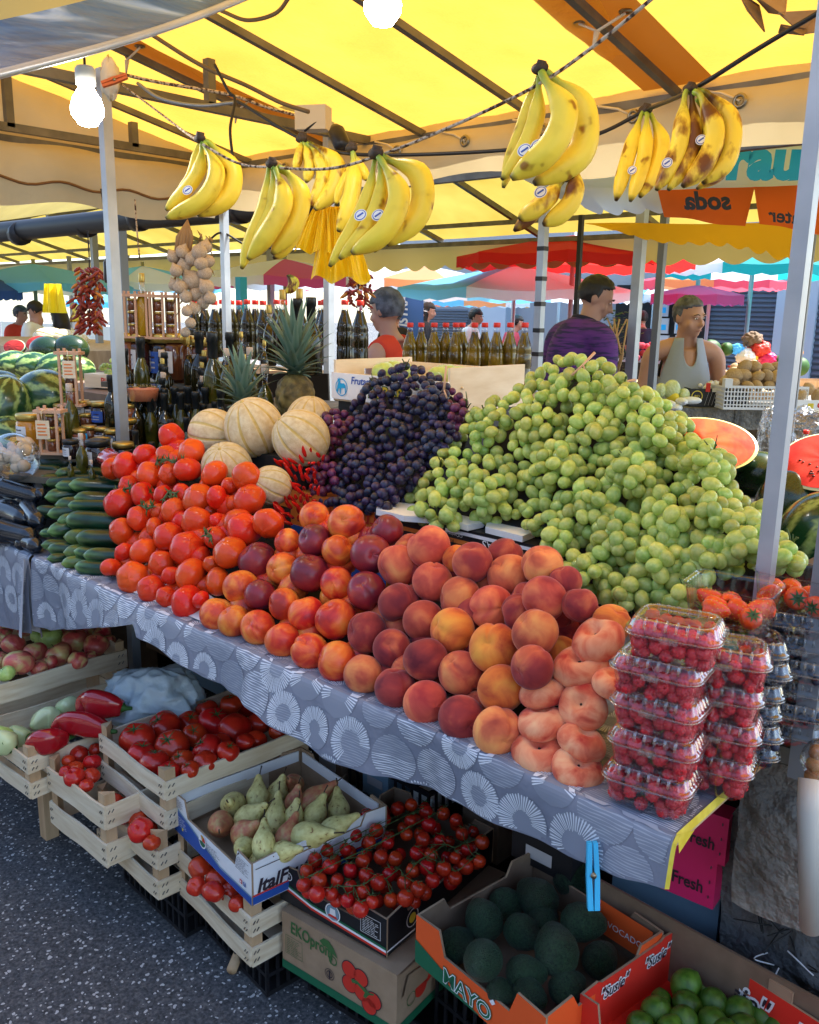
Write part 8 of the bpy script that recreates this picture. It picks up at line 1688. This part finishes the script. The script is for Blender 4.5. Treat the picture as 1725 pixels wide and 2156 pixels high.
# ---------------------------------------------------------------- people
def ell(g, c, r, X=None, m=0, n=20, k=14): g.ball(c, r, n, k, m, X)
def limb(g, pts, rad, n=14, m=0): g.tube(bez([Vector(p) for p in pts], 5), [rad[0] + 0] if 0 else interp(rad, (len(pts) - 1) * 5 + 1), n, m)
def interp(r, n):
    out = []
    for i in range(n): f = i / (n - 1) * (len(r) - 1); j = min(int(f), len(r) - 2); out.append(r[j] + (r[j + 1] - r[j]) * (f - j))
    return out
def remesh(o, v, sm=4):
    m = o.modifiers.new('join', 'REMESH'); m.mode = 'VOXEL'; m.voxel_size = v; m.use_smooth_shade = True
    s = o.modifiers.new('soften', 'SMOOTH'); s.iterations = sm; s.factor = .5
def head(g, H, s=1.0, yaw=0, pitch=0, roll=0, fat=1.0):
    """head of height .235 centred at H looking along -Y before yaw; adds skull, jaw, nose, brow, ears, lips, chin"""
    X = Matrix.Translation(H) @ Matrix.Rotation(yaw, 4, 'Z') @ Matrix.Rotation(pitch, 4, 'X') @ Matrix.Rotation(roll, 4, 'Y') @ Matrix.Scale(s, 4)
    ell(g, (0, .012, .025), (.076, .096, .092), X); ell(g, (0, -.018, -.04), (.060 * fat, .070, .075), X); ell(g, (0, -.060, -.088), (.026, .024, .022), X)
    for sx in (-1, 1): ell(g, (sx * .081, .012, -.006), (.008, .019, .032), X, n=10, k=8); ell(g, (sx * .042 * fat, -.055, -.032), (.024, .022, .024), X, n=10, k=8); ell(g, (sx * .030, -.078, .022), (.025, .014, .008), X, n=10, k=8)
    g.tube([X @ Vector(p) for p in ((0, -.082, .018), (0, -.098, -.012), (0, -.112, -.030), (0, -.096, -.040))], [.010, .011, .015, .010], 10)
    for sx in (-1, 1): ell(g, (sx * .013, -.096, -.034), (.008, .010, .008), X, n=8, k=6)
    ell(g, (0, -.083, -.060), (.026, .012, .007), X, n=10, k=6); ell(g, (0, -.082, -.070), (.022, .012, .007), X, n=10, k=6)
    return X
def face_bits(p, X):
    g = MB()
    for sx in (-1, 1): g.ball((sx * .030, -.0815, .006), (.012, .005, .0045), 12, 8, 0, X); g.ball((sx * .030, -.0855, .006), (.0055, .003, .0045), 8, 6, 1, X)
    g.build('eyes', ['ink_white', 'eye'], p); g = MB()
    for sx in (-1, 1): g.tube([X @ Vector(q_) for q_ in ((sx * .014, -.094, .026), (sx * .032, -.094, .032), (sx * .052, -.080, .026))], [.003, .004, .002], 6)
    g.build('eyebrows', 'hair_dark', p); g = MB(); g.tube([X @ Vector(q_) for q_ in ((-.024, -.088, -.066), (0, -.096, -.0645), (.024, -.088, -.066))], [.0018, .0028, .0018], 6); g.build('mouth', 'lip', p)
def hair(p, X, m, recede=.0, fringe=.02, grey=1, full=1.0, back=-.05):
    g = MB()
    def fn(u, v):
        t = 6.2832 * u; f = math.pi * v; x, y, z = math.sin(f) * math.cos(t), math.sin(f) * math.sin(t), math.cos(f)
        front = max(0, -y); low = (.045 + recede * front) if y < -.25 else (-.035 + back * max(0, y)) + .02 * noise.noise(Vector((x * 9, y * 9, 3)))
        r = 1.06 * full + .07 * noise.noise(Vector((x, y, z)) * 5) + .03 * noise.noise(Vector((x * 3, y * 3, z)) * 9); P = Vector((.078 * x * r, .012 + .098 * y * r, .027 + .096 * z * r))
        if P.z < low: k_ = .90; P = Vector((.076 * x * k_, .012 + .094 * y * k_, max(P.z, low - .02)))
        return P
    g.grid(lambda u, v: fn(u, v * .72), 40, 24, 0, True, True, X); return g.build('hair', m, p)
def person(label, base, build_fn, cat='person', vox=.012):
    p = thing('person', label, cat, tuple(base)); build_fn(p); return p
# man in the purple polo shirt: seen from behind his left, looking down to the right
def man1(p):
    H = atT(1256, 628, 5.0) - p.location; fw = math.atan2(_r.y * .80 + _f.y * .45, _r.x * .80 + _f.x * .45); yaw = fw + math.pi / 2; body = MB()
    r3 = Vector((math.cos(fw), math.sin(fw), 0)); l3 = Vector((-r3.y, r3.x, 0)); up3 = Vector((0, 0, 1))
    yh = math.atan2(_r.y - .12 * _f.y, _r.x - .12 * _f.x) + math.pi / 2; X = head(body, H, 1.0, yh, R(24), 0); N = H - up3 * .13 - r3 * .05; limb(body, [H - up3 * .05 - r3 * .02, N, N - up3 * .06 - r3 * .03], [.058, .058, .075])
    C_ = N - up3 * .08 - r3 * .05
    limb(body, [C_ + up3 * .02, C_ - up3 * .25 - r3 * .03, C_ - up3 * .5, C_ - up3 * .60], [.10, .15, .15, .15], 20)
    for s in (1, -1):
        S = C_ + l3 * s * .19 - up3 * .03; limb(body, [C_ + l3 * s * .05, S, S - up3 * .17 + l3 * s * .03 + r3 * .02, S - up3 * .32 + r3 * .03, S - up3 * .44 + r3 * .22], [.08, .058, .050, .044, .034]); hnd = S - up3 * .47 + r3 * .30
        ell(body, hnd, (.04, .045, .022)); 
        for j in range(4): limb(body, [hnd + l3 * (j - 1.5) * .018, hnd + l3 * (j - 1.5) * .02 + r3 * .05 - up3 * .005, hnd + l3 * (j - 1.5) * .02 + r3 * .08 - up3 * .03], [.010, .009, .007], 8)
        limb(body, [hnd - l3 * s * .02, hnd - l3 * s * .05 + r3 * .03], [.011, .008], 8)
    for s in (1, -1): limb(body, [C_ + l3 * s * .09 - up3 * .58, C_ + l3 * s * .10 - up3 * .85, C_ + l3 * s * .10 - up3 * 1.20, Vector((C_.x, C_.y, .02)) + l3 * s * .10 - Vector((0, 0, 0))], [.10, .085, .06, .045])
    o = body.build('body', 'skin', p); remesh(o, .011, 3); face_bits(p, X); hair(p, X, 'hair_dark', .05, full=1.02, back=-.055)
    sh = MB(); 
    limb(sh, [C_ + up3 * .075 + r3 * .02, C_ + up3 * .03, C_ - up3 * .08 - r3 * .02, C_ - up3 * .3 - r3 * .03, C_ - up3 * .62], [.070, .12, .165, .175, .17], 24)
    for s in (1, -1): S = C_ + l3 * s * .19 - up3 * .03; limb(sh, [C_ + l3 * s * .02, S + up3 * .01, S - up3 * .14 + l3 * s * .03, S - up3 * .24 + l3 * s * .035], [.11, .076, .070, .074], 18)
    sh.v = [tuple(Vector(v)) for v in sh.v]; o = sh.build('polo_shirt', 'shirt_purple', p); remesh(o, .012, 5)
    g = MB(); limb(g, [C_ + up3 * .055 + r3 * .01, C_ + up3 * .10 + r3 * .025], [.082, .070], 18); g.build('collar', 'shirt_navy', p)
    g = MB(); limb(g, [C_ - up3 * .58, C_ - up3 * .7], [.165, .16], 18); [limb(g, [C_ + l3 * s * .09 - up3 * .62, C_ + l3 * s * .10 - up3 * .9, C_ + l3 * s * .10 - up3 * 1.25], [.115, .10, .085], 16) for s in (1, -1)]; o = g.build('trousers', 'trousers', p); remesh(o, .02, 3)
a = atT(1245, 700, 5.0); person('dark haired man in a purple striped polo shirt looking down', (a.x, a.y, 0), man1)
# man in the pale singlet leaning on the counter
def man2(p):
    H = atT(1452, 668, 6.1) - p.location; toward = Vector((-_f.x, -_f.y, 0)).normalized(); fw = math.atan2(toward.y * .86 + _r.y * .5, toward.x * .86 + _r.x * .5); yaw = fw + math.pi / 2; body = MB(); up3 = Vector((0, 0, 1)); L3 = _r; T3 = toward
    X = head(body, H, 1.16, yaw, R(8), R(-4), 1.12); N = H - up3 * .14 - T3 * .03; limb(body, [H - up3 * .06 - T3 * .01, N, N - up3 * .06 - T3 * .02], [.070, .070, .09])
    C_ = N - up3 * .10 - T3 * .02
    limb(body, [C_ + up3 * .02, C_ - up3 * .14 + T3 * .01, C_ - up3 * .34 + T3 * .04, C_ - up3 * .55 + T3 * .02], [.12, .155, .165, .16], 22)
    for s, dx in ((-1, 0), (1, 0)):
        S = C_ + L3 * s * .215 - up3 * .02; E_ = S - up3 * .27 + L3 * s * .055 + T3 * .02; W_ = E_ - up3 * .22 + T3 * .12 - L3 * s * .02
        limb(body, [C_ + L3 * s * .07 + up3 * .03, S + up3 * .005, S - up3 * .13 + L3 * s * .035, E_, W_], [.078, .062, .054, .045, .034], 16); hnd = W_ - up3 * .03 + T3 * .03; ell(body, hnd, (.045, .045, .025))
        for j in range(4): limb(body, [hnd + L3 * (j - 1.5) * .02, hnd + L3 * (j - 1.5) * .022 + T3 * .05, hnd + L3 * (j - 1.5) * .022 + T3 * .08 - up3 * .015], [.011, .010, .008], 8)
        limb(body, [hnd - L3 * s * .03, hnd - L3 * s * .055 + T3 * .03], [.012, .009], 8)
    for s in (1, -1): limb(body, [C_ + L3 * s * .09 - up3 * .52, C_ + L3 * s * .10 - up3 * .85, Vector((C_.x, C_.y, .03)) + L3 * s * .1], [.11, .09, .05])
    o = body.build('body', 'skin', p); remesh(o, .011, 3); face_bits(p, X); hair(p, X, 'hair_grey', .035, full=.99, back=-.03)
    sh = MB(); n = 40
    def fn(u, v):
        a_ = u * 6.2832; dx, dy = math.sin(a_), math.cos(a_); z0 = -.13; 
        # neckline scoop in front, arm holes at the sides
        ax_ = abs(dx); top = (.10 if ax_ < .84 else .10 - .27 * min(1, (ax_ - .84) / .12)) if ax_ > .38 else .08 - (.17 if dy > 0 else .09) * (1 - (ax_ / .38) ** 2) ** .5
        z = top + (-.62 - top) * v; K = [(.12, .105), (0, .138), (-.14, .172), (-.34, .186), (-.62, .178)]; r_ = .19
        for (za, ra), (zb, rb) in zip(K, K[1:]):
            if zb <= z <= za: r_ = ra + (rb - ra) * (za - z) / (za - zb)
        r_ += .006 * math.sin(u * 44 + z * 9) * v + .03 * max(0, dy) * math.exp(-((z + .38) / .16) ** 2); cz_ = .01 + .03 * max(0, 1 - abs(z + .34) / .2)
        return tuple(C_ + L3 * dx * r_ + T3 * (dy * r_ + cz_) + up3 * z)
    sh.grid(fn, 96, 26, 0, True, True); o = sh.build('singlet', 'singlet', p); m = o.modifiers.new('th', 'SOLIDIFY'); m.thickness = .006
    g = MB(); limb(g, [C_ - up3 * .55, C_ - up3 * .7], [.18, .17], 18); [limb(g, [C_ + L3 * s * .09 - up3 * .62, C_ + L3 * s * .10 - up3 * 1.1], [.12, .09], 16) for s in (1, -1)]; o = g.build('trousers', 'trousers', p); remesh(o, .02, 3)
a = atT(1450, 700, 6.1); person('stocky grey haired man in a pale singlet leaning behind the counter', (a.x, a.y, 0), man2)
# woman with short grey hair and red top, back to us
def simple(label, x, y, hp, t, top, hairm, facing_, skin_top=False, cap_=None, pitch=10, long_hair=False, lean=0, sleeveless=False):
    s = hp * t / F / .235; a = atT(x, y, t); p = thing('person', label, 'person', (a.x, a.y, 0)); H = a - p.location; fw = math.atan2(facing_.y, facing_.x); yaw = fw + math.pi / 2; r3 = Vector((math.cos(fw), math.sin(fw), 0)); l3 = Vector((-r3.y, r3.x, 0)); up3 = Vector((0, 0, 1)); b = MB()
    X = head(b, H, s, yaw, R(pitch)); N = H - up3 * .13 * s - r3 * .03; C_ = N - up3 * .09 * s - r3 * (.03 - lean); limb(b, [H - up3 * .04, N, C_ + up3 * .03], [.055 * s, .055 * s, .08 * s])
    limb(b, [C_, C_ - up3 * .25 * s, C_ - up3 * .52 * s], [.11 * s, .14 * s, .15 * s], 18)
    arms = []
    for q_ in (1, -1):
        S = C_ + l3 * q_ * .17 * s - up3 * .02; A = [C_ + l3 * q_ * .05, S, S - up3 * .15 * s + l3 * q_ * .03, S - up3 * .29 * s + r3 * .02, S - up3 * .40 * s + r3 * .20 * s]; arms.append(A); limb(b, A, [.07 * s, .060 * s, .048 * s, .040 * s, .03 * s]); h_ = A[-1] + r3 * .04; ell(b, h_, (.035 * s, .035 * s, .02 * s))
        for j in range(4): limb(b, [h_ + l3 * (j - 1.5) * .017, h_ + l3 * (j - 1.5) * .018 + r3 * .055], [.009, .007], 6)
    for q_ in (1, -1): limb(b, [C_ + l3 * q_ * .08 - up3 * .5 * s, Vector((C_.x, C_.y, .45)) + l3 * q_ * .09, Vector((C_.x, C_.y, .03)) + l3 * q_ * .09], [.09 * s, .065, .04])
    o = b.build('body', 'skin', p); remesh(o, .014, 3); face_bits(p, X); hair(p, X, hairm, .0, full=1.06, back=-.09 if long_hair else -.055)
    if long_hair: g = MB(); limb(g, [H + up3 * .03 - r3 * .05, H - up3 * .1 - r3 * .09, H - up3 * .25 - r3 * .1], [.08, .09, .05], 14); g.build('long_hair', hairm, p)
    g = MB(); limb(g, [C_ + up3 * (.0 if sleeveless else .05), C_ - up3 * .06 * s, C_ - up3 * .28 * s, C_ - up3 * .56 * s], [.11 * s, .152 * s, .160 * s, .17 * s], 22)
    for A in arms: limb(g, [A[0], A[1] + up3 * .004] + ([] if sleeveless else [A[2]]), [.10 * s, .075 * s, .068 * s][:2 if sleeveless else 3], 14)
    o = g.build('shirt', top, p); remesh(o, .014, 4)
    g = MB(); [limb(g, [C_ + l3 * q_ * .08 - up3 * .5 * s, Vector((C_.x, C_.y, .5)) + l3 * q_ * .09, Vector((C_.x, C_.y, .08)) + l3 * q_ * .09], [.11 * s, .085, .06], 14) for q_ in (1, -1)]; g.build('trousers', 'trousers', p)
    if cap_: g = MB(); g.ball((0, .012, .055), (.084, .104, .068), 20, 12, 0, X); g.box((-.05, -.15, .045), (.05, -.06, .052), 0, X); g.build('cap', cap_, p)
    return p
bk_ = _f
simple('woman with short grey hair and an orange red sleeveless top, seen from behind', 812, 655, 86, 5.2, 'shirt_red', 'hair_grey', _f * .5 - _r * .8, sleeveless=True)
simple('tiny far man in an orange red shirt at the left edge', 44, 662, 34, 9.5, 'shirt_red', 'hair_grey', -_f * .2 + _r * .9)
simple('man in a white t-shirt bending over goods at the far left', 75, 655, 38, 9.0, 'shirt_white', 'hair_dark', -_r * .9, pitch=30, lean=.1)
simple('long haired woman in a white top at the far left', 120, 665, 36, 9.2, 'shirt_white', 'hair_dark', -_r * .6 + _f * .5, long_hair=True, sleeveless=True)
simple('dark haired person in black in the centre background', 903, 655, 34, 10.5, 'shirt_black', 'hair_dark', _r, long_hair=True)
simple('person with a pale cap beside the blue banner', 880, 658, 30, 10.2, 'shirt_white', 'hair_grey', _r * .8 - _f * .3, cap_='shirt_white')
simple('white haired person just behind the woman in red', 833, 668, 34, 8.0, 'shirt_black', 'hair_grey', _f)
simple('balding man far behind the row of oil bottles', 1003, 668, 34, 9.0, 'shirt_white', 'hair_dark', _r * .9 - _f * .4)
simple('pink shirted person partly hidden by the taped pole', 1090, 680, 30, 9.8, 'umb_pink', 'hair_dark', _r)
simple('dark clothed person between the grey poles', 1352, 672, 32, 8.6, 'shirt_navy', 'hair_dark', _f)
"""stands for the far-left lane"""
g = MB(); a = atT(90, 740, 7.5); g.box((a.x - 1.6, a.y - .5, 0), (a.x + 1.4, a.y + .8, atT(90, 722, 7.5).z)); tag(g.build('far_stand', 'wood_post', at=(a.x, a.y, 0)), 'far market stand at the left behind the watermelon slices', 'stand')
"""bright gaps: pale stall cloth far left and low wall"""
g = MB(); a = atT(300, 700, 16); g.box((a.x - 6, a.y, 0), (a.x + 3, a.y + .3, 1.2)); tag(g.build('low_wall', 'foam', at=(a.x, a.y, 0)), 'pale low wall far beyond the left stalls', 'wall')
# background goods between left post and pipe: far wooden crate of grapes
g = MB(); a = atT(315, 870, 4.4)
b = thing('grape_crate', 'small carton of green grapes far left beside the grey post, lettered Fru', 'carton', tuple(atT(228, 815, 4.0)), R(20)); g = MB(); g.box((-.09, -.05, 0), (.09, .05, .06)); g.build('box_body', 'wood_pale', b); g = MB(); g.text('Pin', .04, frame((.03, -.052, .03), (1, 0, 0), (0, 0, 1)), 0, bold=.001); g.build('print', 'ink_red', b)
b = thing('grape_bunch', 'small dark green grape bunch in the far left carton', 'grapes', tuple(atT(232, 790, 4.0)))
for k in range(40): link('grape', GRP['grape_green'], b, Vector((rnd.gauss(0, .035), rnd.gauss(0, .03), rnd.gauss(.0, .03))), None, .011)
g = MB(); a = atT(232, 818, 4.0); g.box((a.x - .5, a.y - .15, 0), (a.x + .3, a.y + .3, a.z - .002)); tag(g.build('stand', 'cardboard_dark', at=(a.x, a.y, 0)), 'brown boxed stand under the far left grape carton', 'stand')
